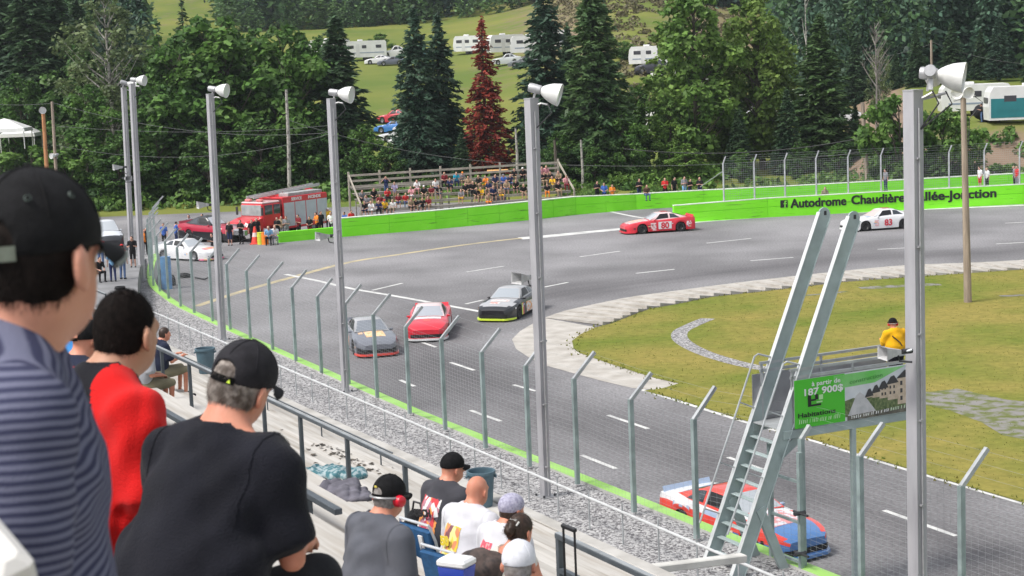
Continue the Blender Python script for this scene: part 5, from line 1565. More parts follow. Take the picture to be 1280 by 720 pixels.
def broadleaf(H, R, mat, lobes=26, per=150, leaf=.26, low=.2, tall=1.0, trunkm=None, spread=1.0, name='crown', airy=0.0):
    cen = []; ax = []; up = []; br = MB(); tm_ = trunkm or bark
    lean = npr.normal(size=2) * .03 * H
    br.tube([(0, 0, -.5), (lean[0] * .5, lean[1] * .5, H * .4), (lean[0], lean[1], H * .9)], .2, 8, False, [H * .016 + .05, H * .011 + .03, .03])
    for k in range(lobes):
        t = low + (1 - low) * (k + npr.random()) / lobes
        pr = math.sin(min(1, max(0, (t - low * .6) / (1 - low * .6))) * math.pi * .93 + .12) ** .7
        a = npr.uniform(0, 6.28); rr = R * pr * npr.uniform(.25, .95) * spread
        c = np.array([lean[0] * t + math.cos(a) * rr, lean[1] * t + math.sin(a) * rr, H * t])
        lr = R * npr.uniform(.22, .42) * (1 - .35 * t)
        if t > .9: lr *= .7
        m = int(per * (lr / (R * .32)) ** 2 * npr.uniform(.7, 1.2) * (1 - airy))
        q = rdir(m) * (npr.uniform(.35, 1.0, m) ** .45 * lr * npr.uniform(.8, 1.25, m))[:, None]
        q[:, 2] *= .72 * tall
        # sub-clumps: pull leaves to a handful of twigs
        tw = rdir(max(6, m // 14)) * lr; tw[:, 2] *= .72 * tall
        pick = tw[npr.integers(0, len(tw), m)]
        P = c + q * .45 + pick * .55 + npr.normal(size=(m, 3)) * .10
        P[:, 2] = np.maximum(P[:, 2], .15)
        di = rdir(m); di[:, 2] *= .5
        n_ = q / (np.linalg.norm(q, axis=1, keepdims=True) + 1e-9) + np.array([0, 0, .7]) + npr.normal(size=(m, 3)) * .5
        u_ = np.cross(n_, di); u_ /= np.linalg.norm(u_, axis=1, keepdims=True) + 1e-9
        d2 = np.cross(u_, n_); d2 /= np.linalg.norm(d2, axis=1, keepdims=True) + 1e-9
        sc = leaf * npr.uniform(.55, 1.3, m)[:, None]
        cen.append(P); ax.append(d2 * sc); up.append(u_ * sc * .7)
        st_ = np.array([lean[0] * t * .7, lean[1] * t * .7, max(H * .1, H * t - rr * .9 - .5)])
        br.tube([st_, (st_ + c) / 2 + np.array([0, 0, -.1 * rr]), c], .05, 5, False, [.05 + .008 * H * (1 - t), .05, .02])
    return cards_mesh(name, np.concatenate(cen), np.concatenate(ax), np.concatenate(up), mat), br.mesh('trunk', tm_, True)
SPR = leafmat('spruce_needles', (.034, .074, .038), (.078, .135, .058), .5, .3, .28)
SPR2 = leafmat('blue_spruce_needles', (.034, .078, .050), (.074, .13, .078), .45, .3, .28)
SPRL = leafmat('fir_needles', (.050, .105, .038), (.105, .175, .060), .45, .3, .3)
REDN = leafmat('rusty_needles', (.13, .016, .013), (.30, .055, .035), .5, .5, .2)
MAP = leafmat('maple_leaves', (.058, .135, .030), (.125, .235, .048), .5, .3, .4)
MAPD = leafmat('dark_maple_leaves', (.042, .10, .026), (.095, .185, .040), .5, .3, .38)
POP = leafmat('poplar_leaves', (.115, .205, .042), (.235, .335, .078), .45, .35, .45)
POPB = leafmat('aspen_leaves', (.115, .22, .048), (.215, .34, .075), .5, .3, .42)
PALE = leafmat('pale_birch_leaves', (.085, .13, .055), (.17, .215, .09), .5, .4, .38)
BUSH = leafmat('bush_leaves', (.062, .14, .028), (.145, .25, .052), .5, .5, .38)
LIB = {}
def lib(key, fn):
    if key not in LIB: LIB[key] = fn()
    return LIB[key]
KINDS_ = {
    'spruce_a': lambda: conifer(18, 4.0, SPR, 1.5, .5, .12, .08, .38),
    'spruce_b': lambda: conifer(18, 3.3, SPR, 1.55, .45, .05, .05, .36),
    'spruce_c': lambda: conifer(18, 4.2, SPR2, 1.45, .38, .14, .13, .38),
    'fir': lambda: conifer(18, 4.0, SPRL, 1.6, .30, .06, .05, .38),
    'red': lambda: conifer(18, 3.6, REDN, 1.3, .45, .10, .07, .33),
    'thin_spruce': lambda: conifer(18, 2.4, SPR, .9, .55, .3, .12, .28),
    'maple': lambda: broadleaf(14, 5.2, MAP, 74, 200, .27, .06),
    'maple_d': lambda: broadleaf(14, 5.0, MAPD, 70, 200, .27, .05),
    'poplar': lambda: broadleaf(18, 3.6, POP, 84, 170, .25, .10, 1.3),
    'poplar_b': lambda: broadleaf(18, 4.3, POPB, 84, 190, .27, .06, 1.2),
    'pale': lambda: broadleaf(18, 4.8, PALE, 84, 110, .22, .16, 1.1, birch, 1.05, airy=.1),
    'bush': lambda: broadleaf(6, 3.4, BUSH, 30, 200, .22, .04, 1.0),
}
def tree(u, v, Y, vtop, kind, label, wk=1.0, group=None, zoff=None, name='tree'):
    """a tree whose foot stands in picture column u at distance Y and whose tip reaches picture row vtop"""
    P = D(u, v, Y); z = zt(P.x, Y) - .08 if zoff is None else zoff
    top = D(u, vtop, Y).z
    H = max(2.0, top - z)
    cm, tm_ = lib(kind, KINDS_[kind]); H0 = {'maple': 14, 'maple_d': 14, 'bush': 6}.get(kind, 18)
    r = empty(name, Vector((P.x, Y, z)), label, 'tree' if kind != 'bush' else 'bush', group, rnd.uniform(0, 6.28))
    k = H / H0
    r.scale = (k * wk, k * wk, k)
    obj('trunk', tm_, r); obj('crown', cm, r)
    return r
G1 = 'trees behind the far bleachers'
tree(430, 240, 168, 16, 'spruce_a', 'dark ragged spruce behind the pole left of the bleachers', 1.30, G1, name='spruce_tree')
tree(527, 245, 166, 10, 'spruce_c', 'left one of the tall twin spruces beside the red conifer', .95, G1, name='spruce_tree')
tree(556, 245, 169, 18, 'spruce_c', 'right one of the tall twin spruces beside the red conifer', .95, G1, name='spruce_tree')
tree(611, 240, 166, 22, 'red', 'rusty red dead conifer behind the bleachers', 1.0, G1, name='red_conifer')
tree(688, 240, 168, -30, 'spruce_c', 'tall dark spruce just right of the red conifer', 1.0, G1, name='spruce_tree')
tree(748, 240, 164, -50, 'fir', 'tall broad fir with bare lower trunk right of the second light pole', 1.0, G1, name='fir_tree')
tree(716, 240, 176, 30, 'spruce_b', 'dark spruce between the two tall firs by the second light pole', 1.0, G1, name='spruce_tree')
tree(893, 236, 175, 40, 'poplar', 'light green poplar between the campers and the dark gap', 1.2, G1, name='poplar_tree')
tree(845, 236, 180, 30, 'poplar', 'light green tree with pale leaves in front of the brown slope', 1.1, G1, name='poplar_tree')
tree(968, 234, 178, 20, 'poplar', 'second yellow green poplar behind the tall one', 1.1, G1, name='poplar_tree')
tree(795, 238, 172, 110, 'maple', 'mid green leafy tree under the brown slope', .9, G1, name='leafy_tree')
tree(868, 236, 168, -30, 'poplar_b', 'tall leafy green tree left of the pale poplar', 1.05, G1, name='leafy_tree')
tree(838, 236, 166, 120, 'poplar_b', 'lower leafy tree in front of the campers', 1.0, G1, name='leafy_tree')
tree(955, 236, 172, -40, 'poplar', 'tall yellow green poplar at the left end of the far fence', .9, G1, name='poplar_tree')
tree(1028, 232, 170, 18, 'fir', 'round green fir right of the yellow green poplar', 1.35, G1, name='fir_tree')
tree(925, 236, 165, 130, 'spruce_b', 'small dark fir below the yellow green poplar', 1.3, G1, name='fir_tree')
tree(985, 234, 166, 110, 'spruce_b', 'small dark fir between the poplar and the round fir', 1.3, G1, name='fir_tree')
tree(1070, 232, 172, 130, 'spruce_b', 'dark low fir behind the wooden pole', 1.4, G1, name='fir_tree')
tree(1100, 228, 185, 60, 'pale', 'sparse grey leaved tree below the bare one', .7, G1, name='leafy_tree')
tree(780, 238, 162, 140, 'maple', 'bushy tree behind the standing spectators', 1.0, G1, name='leafy_tree')
tree(660, 245, 163, 150, 'spruce_b', 'low dark spruce behind the second light pole', 1.4, G1, name='spruce_tree')
tree(580, 250, 163, 165, 'spruce_b', 'low dark spruce below the red conifer', 1.5, G1, name='spruce_tree')
# left-hand trees
G2 = 'trees behind the pit entrance'
for u, Y, vt, k, w, lb, nm in (
    (150, 172, -12, 'pale', 1.05, 'tall sparse pale leaved tree behind the paired poles', 'leafy_tree'),
    (298, 168, 24, 'maple', 1.25, 'big dense green maple behind the fire truck', 'maple_tree'),
    (240, 168, 62, 'maple', 1.1, 'green maple left of the big dense one', 'maple_tree'),
    (356, 166, 36, 'maple', 1.0, 'green maple with a bare pale trunk before it', 'maple_tree'),
    (390, 164, 130, 'maple_d', 1.1, 'low leafy tree right of the fire truck ladder', 'leafy_tree'),
    (455, 163, 158, 'maple', 1.0, 'low green tree behind the left end of the bleachers', 'leafy_tree'),
    (490, 162, 180, 'maple_d', 1.0, 'dark leafy tree behind the middle of the bleachers', 'leafy_tree'),
    (330, 162, 150, 'maple_d', 1.3, 'dark leafy tree just behind the fire truck cab', 'leafy_tree'),
    (200, 164, 110, 'maple_d', 1.2, 'dark leafy tree right of the paired poles', 'leafy_tree'),
    (110, 164, 110, 'maple', 1.0, 'bright green tree left of the paired poles', 'leafy_tree'),
    (150, 161, 165, 'maple_d', 1.3, 'low dark tree between the paired poles', 'leafy_tree'),
    (262, 161, 160, 'maple_d', 1.3, 'low dark tree behind the third light pole', 'leafy_tree'),
    (243, 215, -2, 'thin_spruce', 1.1, 'slim spruce standing before the yellow field', 'spruce_tree'),
    (18, 200, -60, 'spruce_b', 1.2, 'tall dark spruce at the far left edge', 'spruce_tree'),
    (52, 196, -70, 'spruce_b', 1.2, 'tall dark spruce, second from the left edge', 'spruce_tree'),
    (84, 200, -50, 'spruce_b', 1.2, 'tall dark spruce, third from the left edge', 'spruce_tree'),
    (112, 208, -20, 'spruce_b', 1.0, 'dark spruce, fourth from the left edge', 'spruce_tree'),
    (-12, 198, -40, 'spruce_b', 1.2, 'dark spruce cut by the left edge of the view', 'spruce_tree'),
    (35, 180, 95, 'maple_d', 1.0, 'leafy tree above the white canopies', 'leafy_tree'),
    (-5, 166, 180, 'bush', 1.3, 'green bush at the far left below the canopies', 'bush'),
    (40, 166, 185, 'bush', 1.2, 'green bush beside the orange wooden pole', 'bush'),
    (86, 162, 190, 'bush', 1.2, 'green bush right of the grey wooden pole', 'bush')):
    tree(u, 250, Y, vt, k, lb, w, G2, name=nm)
for u, Y, vt, k, w, lb, nm in (
    (205, 176, 48, 'maple', 1.1, 'tall green maple directly right of the sparse pale tree', 'maple_tree'),
    (262, 182, 38, 'maple_d', 1.1, 'tall dark maple behind the third light pole', 'maple_tree'),
    (332, 174, 40, 'maple_d', 1.0, 'tall dark maple behind the fire truck ladder', 'maple_tree'),
    (388, 170, 52, 'maple', .85, 'green maple just left of the dark ragged spruce', 'maple_tree'),
    (120, 180, 60, 'maple_d', 1.0, 'dark leafy tree behind the sparse pale tree', 'maple_tree'),
    (440, 161, 190, 'maple_d', 1.2, 'low dark leafy tree at the left end of the bleachers', 'leafy_tree'),
    (905, 176, 95, 'poplar_b', 1.0, 'leafy tree between the two tall poplars', 'leafy_tree'),
    (700, 162, 165, 'maple_d', 1.1, 'low dark leafy tree at the right end of the bleachers', 'leafy_tree'),
    (745, 160, 180, 'maple_d', 1.2, 'low dark leafy tree below the broad fir', 'leafy_tree'),
    (1000, 161, 178, 'maple_d', 1.2, 'low dark leafy tree behind the left part of the far fence', 'leafy_tree'),
    (1050, 160, 180, 'maple_d', 1.2, 'low dark leafy tree behind the middle of the far fence', 'leafy_tree'),
    (860, 160, 180, 'poplar_b', 2.2, 'low bushy tree behind the fence stay', 'leafy_tree'),
    (930, 160, 186, 'maple', 1.1, 'low green leafy tree behind the first far fence post', 'leafy_tree')):
    tree(u, 250, Y, vt, k, lb, w, G2 if u < 500 else G1, name=nm)
# right-hand bushes
G3 = 'bushes along the right bank'
for u, Y, vt, w, lb in ((1128, 148, 122, .9, 'tall bright bush left of the nearest light pole'), (1180, 149, 138, 1.0, 'bright bush right of the nearest light pole'), (1206, 151, 165, 1.0, 'low bright bush before the wooden light pole'), (1098, 152, 175, 1.2, 'low dark bush by the far wire fence'), (1240, 146, 205, 1.4, 'low weedy bush behind the walking couple'), (1268, 146, 212, 1.4, 'low weedy bush at the right edge')):
    tree(u, 225, Y, vt, 'bush', lb, w, G3, name='bush')
# dark spruces up the right-hand hillside
G4 = 'spruces on the right hillside'
rs = random.Random(21); n = 0
words_ = ['ragged', 'slender', 'broad', 'leaning']
for row, (Y, vt, us) in enumerate(((232, 40, (1075, 1112, 1150, 1186, 1218, 1252, 1284)), (262, -10, (1050, 1090, 1130, 1168, 1205, 1240, 1272, 1305)), (300, -50, (1000, 1035, 1072, 1110, 1148, 1190, 1228, 1265, 1300)))):
    for i, u in enumerate(us):
        tree(u + rs.uniform(-8, 8), 120, Y + rs.uniform(-8, 8), vt + rs.uniform(-25, 25), rs.choice(('spruce_a', 'spruce_b', 'spruce_c', 'spruce_b')), 'dark hillside spruce in the %s row, number %s from the left' % (('lowest', 'middle', 'upper')[row], ('one', 'two', 'three', 'four', 'five', 'six', 'seven', 'eight', 'nine')[i]), rs.uniform(1.2, 1.55), G4, name='spruce_tree')
# small shrubs dotted on the meadow and the brown slope
for u, v, vt, w, lb in ((478, 66, 42, 1.3, 'pale shrub behind the white van on the meadow'), (398, 58, 44, 1.0, 'small shrub at the back of the meadow'), (780, 75, 52, 1.4, 'shrub on the brown slope left of the white camper'), (840, 62, 35, 1.5, 'shrub on top of the brown slope'), (905, 75, 48, 1.4, 'shrub on the brown slope between the poplars'), (760, 110, 92, 1.4, 'low shrub at the foot of the brown slope'), (868, 90, 68, 1.4, 'shrub above the white camper on the slope'), (222, 45, 34, 1.2, 'small tree on the yellow field')):
    P = GT(u, v); tree(u, v, P.y, vt, 'bush', lb, w, 'shrubs on the meadow', name='shrub')
# bare dead tree and pale trunks
def bare(u, v, Y, vtop, label, mat, w=1.0, n=26):
    P = D(u, v, Y); z = zt(P.x, Y) - .1; H = D(u, vtop, Y).z - z
    r = empty('bare_tree', Vector((P.x, Y, z)), label, 'tree', None)
    MB().tube([(0, 0, -.3), (.1, 0, H * .5), (0, .1, H)], .1, 7, False, [.16 * w, .10 * w, .02]).build('trunk', mat, r, True)
    mb = MB()
    for k in range(n):
        t = rs.uniform(.45, .98); a = rs.uniform(0, 6.28); l = (1.15 - t) * H * .3 * w
        b_ = Vector((.1 * (1 - abs(t - .5)), 0, H * t)); e = b_ + Vector((math.cos(a) * l, math.sin(a) * l, l * 1.3))
        mb.tube([b_, (b_ + e) / 2 + Vector((0, 0, -.05 * l)), e], .04, 4, False, [.045, .03, .008])
        for q in range(4):
            f = rs.uniform(.35, .95); c = b_.lerp(e, f); e2 = c + Vector((rs.uniform(-.5, .5), rs.uniform(-.5, .5), rs.uniform(.2, .8))) * l * .5
            mb.tube([c, e2], .015, 3, False, [.02, .006])
    mb.build('branches', mat, r)
bare(1096, 225, 168, 28, 'bare grey dead tree beside the round fir', M('dead_wood', (.20, .18, .165), .9, var=.2), .8, 30)
bare(1010, 220, 182, -30, 'pale slim dead trunk behind the round fir', birch, .8, 6)
def pole_trunk(u, vb, vt, Y, w, label, mat, name='slender_tree', cat='tree'):
    a = D(u, vb, Y); b_ = D(u - (vb - vt) * .03, vt, Y)
    r = empty(name, Vector((a.x, Y, min(a.z, zt(a.x, Y)))), label, cat)
    o0 = r.location
    MB().tube([a - o0 - Vector((0, 0, 1.0)), a.lerp(b_, .4) - o0 + Vector((.08, 0, 0)), b_ - o0], w, 8, True, [w * 1.1, w, w * .7]).build('stem', mat, r, True)
    return r
pole_trunk(361, 220, 112, 158, .17, 'pale birch trunk right of the fire truck', birch)
pole_trunk(728, 240, 175, 158, .12, 'thin pale trunk right of the bleachers', birch)
pole_trunk(646, 215, 160, 156, .12, 'thin pale pole behind the second light pole', birch)
pole_trunk(695, 235, 175, 157, .16, 'brown trunk behind the right end of the bleachers', bark)
# utility poles
q = D(58, 215, 150); wood_pole(Vector((q.x, 150, 0)), D(54, 142, 150), .2, .15, 'orange wooden pole with a floodlight at the left', woodo, ((0, -.2, .35), (.3, -.9, -.2), 1.0))
q = D(69, 215, 152); wood_pole(Vector((q.x, 152, 0)), D(65, 127, 152), .16, .12, 'grey wooden pole just right of the orange one', woodm, ((-.1, -.3, -4.6), (-.5, -.8, -.1), .8))
q = D(1085, 232, 150); wood_pole(Vector((q.x, 150, 0)), D(1078, 128, 150), .21, .16, 'grey wooden utility pole before the round fir')
q = D(1165, 100, 232); wood_pole(Vector((q.x, 232, zt(q.x, 232) - .5)), D(1164, 50, 232), .2, .14, 'distant wooden utility pole on the right hillside')
# overhead wires
wm_ = M('black_wire', (.03, .03, .032), .6); wg_ = M('grey_wire', (.16, .165, .165), .6)
def cable(a, b, sag, label, m=wm_, r=.014):
    P = [a.lerp(b, t / 14) - Vector((0, 0, sag * 4 * (t / 14) * (1 - t / 14))) for t in range(15)]
    tag(MB().tube(P, r, 4, False).build('overhead_wire', m), label, 'wire', 'overhead wires')
cable(D(65, 129, 152), D(-60, 124, 150), .3, 'overhead wire running left from the top of the grey wooden pole', wg_)
cable(D(65, 128, 152), D(420, 165, 152), 1.2, 'uppermost overhead wire passing behind the light poles', wg_)
cable(D(66, 157, 152), D(420, 156, 156), .6, 'middle overhead wire from the grey wooden pole', wg_)
cable(D(67, 181, 152), D(420, 165, 156), 1.6, 'lowest overhead wire from the grey wooden pole', wg_)
cable(D(360, 150, 157), D(660, 205, 157), .8, 'overhead wire sagging above the bleachers', wg_)
cable(D(640, 203, 157), D(1080, 190, 150), .7, 'overhead wire from the bleachers to the wooden utility pole', wg_)
cable(D(780, 186, 154), D(1080, 172, 150), .8, 'black overhead wire above the spectators at the wall', wm_, .035)
cable(D(1164, 55, 232), D(1000, 75, 240), 1, 'wire running left from the distant hillside pole', wg_)
cable(D(1164, 52, 232), D(1330, 80, 225), 1, 'wire running right from the distant hillside pole', wg_)

# ------------------------------------------------------------------ undergrowth and the far forest
def undergrowth(name, spots, mat, leaf, label, hh=1.6, per=60):
    cen = []; ax = []; up = []
    for x, y, z, s in spots:
        m = int(per * s); q = rdir(m); q[:, 2] = np.abs(q[:, 2])
        P = np.array([x, y, z]) + q * (npr.uniform(.5, 1.1, m) ** .5 * s)[:, None] * np.array([1, 1, hh / 1.6])
        di = rdir(m); n_ = q + np.array([0, 0, .6]) + npr.normal(size=(m, 3)) * .5
        u_ = np.cross(n_, di); u_ /= np.linalg.norm(u_, axis=1, keepdims=True) + 1e-9
        sc = leaf * npr.uniform(.5, 1.3, m)[:, None]
        cen.append(P); ax.append(di * sc); up.append(u_ * sc * .7)
    stuff(obj(name, cards_mesh(name, np.concatenate(cen), np.concatenate(ax), np.concatenate(up), mat)), label, 'undergrowth')
sp = []
for k in range(330):
    Y = rs.uniform(157.5, 170); u = rs.uniform(-60, 900); P = D(u, 250, Y); sp.append((P.x, Y, zt(P.x, Y) - .2, rs.uniform(.7, 1.9)))
for k in range(120):
    Y = rs.uniform(145, 160); u = rs.uniform(690, 1300); P = D(u, 250, Y)
    if Y < 149 and u < 800: continue
    sp.append((P.x, Y, zt(P.x, Y) - .25, rs.uniform(.5, 1.2)))
undergrowth('undergrowth', sp, BUSH, .24, 'green undergrowth along the foot of the trees')
sp = []
for k in range(560):
    u = rs.uniform(690, 930); Y = rs.uniform(230, 420); P = D(u, 60, Y); sp.append((P.x, Y, zt(P.x, Y) - .2, rs.uniform(.4, 1.6)))
undergrowth('scrub_weeds', sp, leafmat('scrub_leaves', (.10, .085, .045), (.19, .17, .085), .5, .4, .2), .3, 'brown and green scrub on the rising slope behind', 1.2, 34)
rocks = MB()
for k in range(60):
    u = rs.uniform(1195, 1300); Y = rs.uniform(146, 152); P = D(u, 220, Y); z = zt(P.x, Y); r0 = rs.uniform(.2, .6)
    ring = [[Vector((P.x + math.cos(a * .785 + j) * r0 * q * rs.uniform(.7, 1.1), Y + math.sin(a * .785 + j) * r0 * q * rs.uniform(.7, 1.1), z + zz * r0)) for a in range(8)] for j, (q, zz) in enumerate(((1, -.3), (.95, .3), (.45, .75)))]
    rocks.loft(ring, True, True)
stuff(rocks.build('scattered_boulders', M('boulder', (.26, .25, .25), .9, var=.2)), 'grey boulders on the bank behind the far fence', 'boulders')

def forest(name, spots, protos, label, mats):
    """far wood: thousands of small trees merged to one mass"""
    vs_ = []; mi = []
    for (x, y, z, H, w, k) in spots:
        V = protos[k]; a = rs.uniform(0, 6.28); c, s = math.cos(a), math.sin(a)
        M3 = np.array([[c * w, -s * w, 0], [s * w, c * w, 0], [0, 0, 1]]) * H
        vs_.append(V @ M3.T + np.array([x, y, z])); mi.append(np.full(len(V) // 4, k % len(mats)))
    V = np.concatenate(vs_); N = len(V) // 4
    me = bpy.data.meshes.new(name)
    me.vertices.add(N * 4); me.vertices.foreach_set('co', V.reshape(-1))
    me.loops.add(N * 4); me.loops.foreach_set('vertex_index', np.arange(N * 4))
    me.polygons.add(N); me.polygons.foreach_set('loop_start', np.arange(N) * 4); me.polygons.foreach_set('loop_total', np.full(N, 4))
    for m in mats: me.materials.append(m)
    me.polygons.foreach_set('material_index', np.concatenate(mi).astype(np.int32))
    me.update(calc_edges=True)
    stuff(obj(name, me), label, 'forest')
def proto(con, n, sz=1.0):
    t = npr.uniform(.04, 1, n); a = npr.uniform(0, 6.28, n)
    if con:
        r = (1 - t) * .21 * npr.uniform(.35, 1.15, n) + .004
    else:
        r = .24 * np.sin(np.clip(t * .95 + .08, 0, 1) * math.pi) ** .6 * npr.uniform(.5, 1.15, n)
    P = np.stack([np.cos(a) * r, np.sin(a) * r, t - (.10 * r / .2 if con else 0)], 1)
    di = np.stack([np.cos(a), np.sin(a), npr.uniform(-.9, -.1, n) if con else npr.uniform(-.7, .7, n)], 1) + npr.normal(size=(n, 3)) * .4
    di /= np.linalg.norm(di, axis=1, keepdims=True)
    u_ = np.cross(di, rdir(n)); u_ /= np.linalg.norm(u_, axis=1, keepdims=True) + 1e-9
    sc = sz * (.040 if con else .045) * npr.uniform(.6, 1.4, n)[:, None]
    ax, up = di * sc, u_ * sc * .6
    V = np.empty((n, 4, 3)); V[:, 0] = P - ax * .4 - up; V[:, 1] = P + ax - up * .2; V[:, 2] = P + ax * .2 + up; V[:, 3] = P - ax + up * .2
    return V.reshape(-1, 3)
PR = [proto(True, 230), proto(False, 230), proto(True, 230), proto(False, 260)] + [proto(c_, 760, .52) for c_ in (True, False, True, False)]
FM = [leafmat('far_spruce', (.030, .070, .046), (.060, .115, .068), .5, .08, .1), leafmat('far_leaves', (.05, .11, .045), (.095, .175, .065), .5, .08, .15), leafmat('far_fir', (.034, .078, .05), (.066, .125, .072), .5, .08, .1), leafmat('far_maple', (.058, .125, .042), (.11, .19, .062), .5, .08, .15)]
sp = []
for k in range(1150):
    Y = 432 + 270 * rs.random() ** 1.4; u = rs.uniform(-80, 1000); P = D(u, 20, Y)
    if u < 270 and Y < 520: continue
    sp.append((P.x, Y, zt(P.x, Y) - .5, rs.uniform(12, 23), rs.uniform(.8, 1.25), rs.choice((0, 0, 2, 2, 1, 3))))
for k in range(60):
    u = rs.uniform(280, 740); Y = rs.uniform(424, 436); P = D(u, 20, Y)
    sp.append((P.x, Y, zt(P.x, Y) - .5, rs.uniform(4, 11), rs.uniform(1.2, 1.8), 3))
for k in range(470):
    Y = rs.uniform(238, 480); u = rs.uniform(975 + max(0, 300 - Y) * .6, 1350); P = D(u, 20, Y)
    sp.append((P.x, Y, zt(P.x, Y) - .5, rs.uniform(15, 24), rs.uniform(.8, 1.2), rs.choice((0, 0, 2, 0, 1)) + 4))
for k in range(160):
    Y = rs.uniform(215, 420); u = rs.uniform(-90, 175); P = D(u, 20, Y)
    sp.append((P.x, Y, zt(P.x, Y) - .5, rs.uniform(14, 22), rs.uniform(.8, 1.2), rs.choice((0, 0, 2, 0, 1)) + 4))
for k in range(150):
    Y = rs.uniform(370, 430); u = rs.uniform(735, 980); P = D(u, 20, Y)
    sp.append((P.x, Y, zt(P.x, Y) - .5, rs.uniform(9, 18), rs.uniform(.8, 1.2), rs.choice((0, 3, 2, 1))))
forest('far_forest', sp, PR, 'far mixed forest covering the hills behind the meadow', FM)
# ------------------------------------------------------------------ people
def smin(a, b_, k):
    h = np.maximum(k - np.abs(a - b_), 0) / k
    return np.minimum(a, b_) - h * h * k * .25
def surf(d, org, h):
    """naive surface nets of the sampled field d"""
    s = d < 0
    nx, ny, nz = d.shape
    c = [s[i:nx - 1 + i, j:ny - 1 + j, k:nz - 1 + k] for i in (0, 1) for j in (0, 1) for k in (0, 1)]
    cnt = sum(x.astype(np.int8) for x in c)
    act = (cnt > 0) & (cnt < 8)
    idx = -np.ones(act.shape, int); ii = np.argwhere(act); idx[act] = np.arange(len(ii))
    acc = np.zeros((len(ii), 3)); num = np.zeros(len(ii))
    cor = [(i, j, k) for i in (0, 1) for j in (0, 1) for k in (0, 1)]
    for a in cor:
        for ax in range(3):
            if a[ax]: continue
            b_ = list(a); b_[ax] = 1
            da = d[ii[:, 0] + a[0], ii[:, 1] + a[1], ii[:, 2] + a[2]]; db = d[ii[:, 0] + b_[0], ii[:, 1] + b_[1], ii[:, 2] + b_[2]]
            m = (da < 0) != (db < 0)
            t = np.where(m, da / np.where(m, da - db, 1), 0)
            p = np.tile(np.array(a, float), (len(ii), 1)); p[:, ax] = t
            acc[m] += p[m]; num[m] += 1
    V = (ii + acc / num[:, None]) * h + org
    faces = []
    for ax in range(3):
        o1, o2 = [q for q in range(3) if q != ax]
        sl0 = [slice(None)] * 3; sl1 = [slice(None)] * 3
        sl0[ax] = slice(0, -1); sl1[ax] = slice(1, None)
        e = np.argwhere(s[tuple(sl0)] != s[tuple(sl1)])
        e = e[(e[:, o1] > 0) & (e[:, o2] > 0) & (e[:, o1] < d.shape[o1] - 1) & (e[:, o2] < d.shape[o2] - 1)]
        if not len(e): continue
        ins = s[e[:, 0], e[:, 1], e[:, 2]]
        q = []
        for d1, d2 in ((0, 0), (1, 0), (1, 1), (0, 1)):
            r = e.copy(); r[:, o1] -= 1 - d1; r[:, o2] -= 1 - d2
            q.append(idx[r[:, 0], r[:, 1], r[:, 2]])
        q = np.stack(q, 1)
        flip = ins if ax != 1 else ~ins
        q[~flip] = q[~flip][:, ::-1]
        faces.append(q)
    return V, np.concatenate(faces)
class Prim:
    def __init__(s, a, b, ra, rb, k=.03, sx=1.0, R=None, rad=None, cut=None, tag=0):
        s.a = np.array(a, float); s.b = np.array(b, float) if b is not None else None; s.ra = ra; s.rb = rb; s.k = k; s.sx = sx; s.R = R; s.rad = rad; s.cut = cut; s.tag = tag
    def bounds(s):
        if s.rad is not None:
            r = max(s.rad); return s.a - r, s.a + r
        r = max(s.ra, s.rb) * max(1, s.sx); return np.minimum(s.a, s.b) - r, np.maximum(s.a, s.b) + r
    def ev(s, X, Y, Z):
        if s.rad is not None:
            P = np.stack([X - s.a[0], Y - s.a[1], Z - s.a[2]], -1)
            if s.R is not None: P = P @ s.R
            r = np.array(s.rad); q = P / r; L = np.sqrt((q * q).sum(-1)); L2 = np.sqrt(((q / r) ** 2).sum(-1)) + 1e-9
            d = L * (L - 1) / L2
        else:
            ab = s.b - s.a; px, py, pz = (X - s.a[0]) / 1, Y - s.a[1], Z - s.a[2]
            if s.sx != 1.0:
                px = px - ab[0] * 0; px = px / s.sx
            t = np.clip((px * ab[0] / s.sx + py * ab[1] + pz * ab[2]) / (ab @ ab + 1e-9), 0, 1)
            d = np.sqrt((px - t * ab[0] / s.sx) ** 2 + (py - t * ab[1]) ** 2 + (pz - t * ab[2]) ** 2) - (s.ra + (s.rb - s.ra) * t)
        if s.cut is not None:
            for p, n in s.cut:
                d = np.maximum(d, (X - p[0]) * n[0] + (Y - p[1]) * n[1] + (Z - p[2]) * n[2])
        return d
def field(prims, h, subs=(), cuts=(), noise=None):
    lo = np.min([p.bounds()[0] for p in prims], 0) - .06; hi = np.max([p.bounds()[1] for p in prims], 0) + .06
    n = np.ceil((hi - lo) / h).astype(int) + 1
    g = [lo[i] + np.arange(n[i]) * h for i in range(3)]
    d = np.full(n, 9.0)
    for p in prims:
        a, b_ = p.bounds(); m = p.k + .05
        sl = tuple(slice(max(0, int((a[i] - m - lo[i]) / h)), min(n[i], int((b_[i] + m - lo[i]) / h) + 2)) for i in range(3))
        X, Y, Z = np.meshgrid(g[0][sl[0]], g[1][sl[1]], g[2][sl[2]], indexing='ij')
        d[sl] = smin(d[sl], p.ev(X, Y, Z), p.k)
    if subs or cuts or noise:
        X, Y, Z = np.meshgrid(*g, indexing='ij')
        if noise: d = d + noise(X, Y, Z)
        for p in subs: d = np.maximum(d, -p.ev(X, Y, Z))
        for p, nn in cuts: d = np.maximum(d, (X - p[0]) * nn[0] + (Y - p[1]) * nn[1] + (Z - p[2]) * nn[2])
    return d, lo
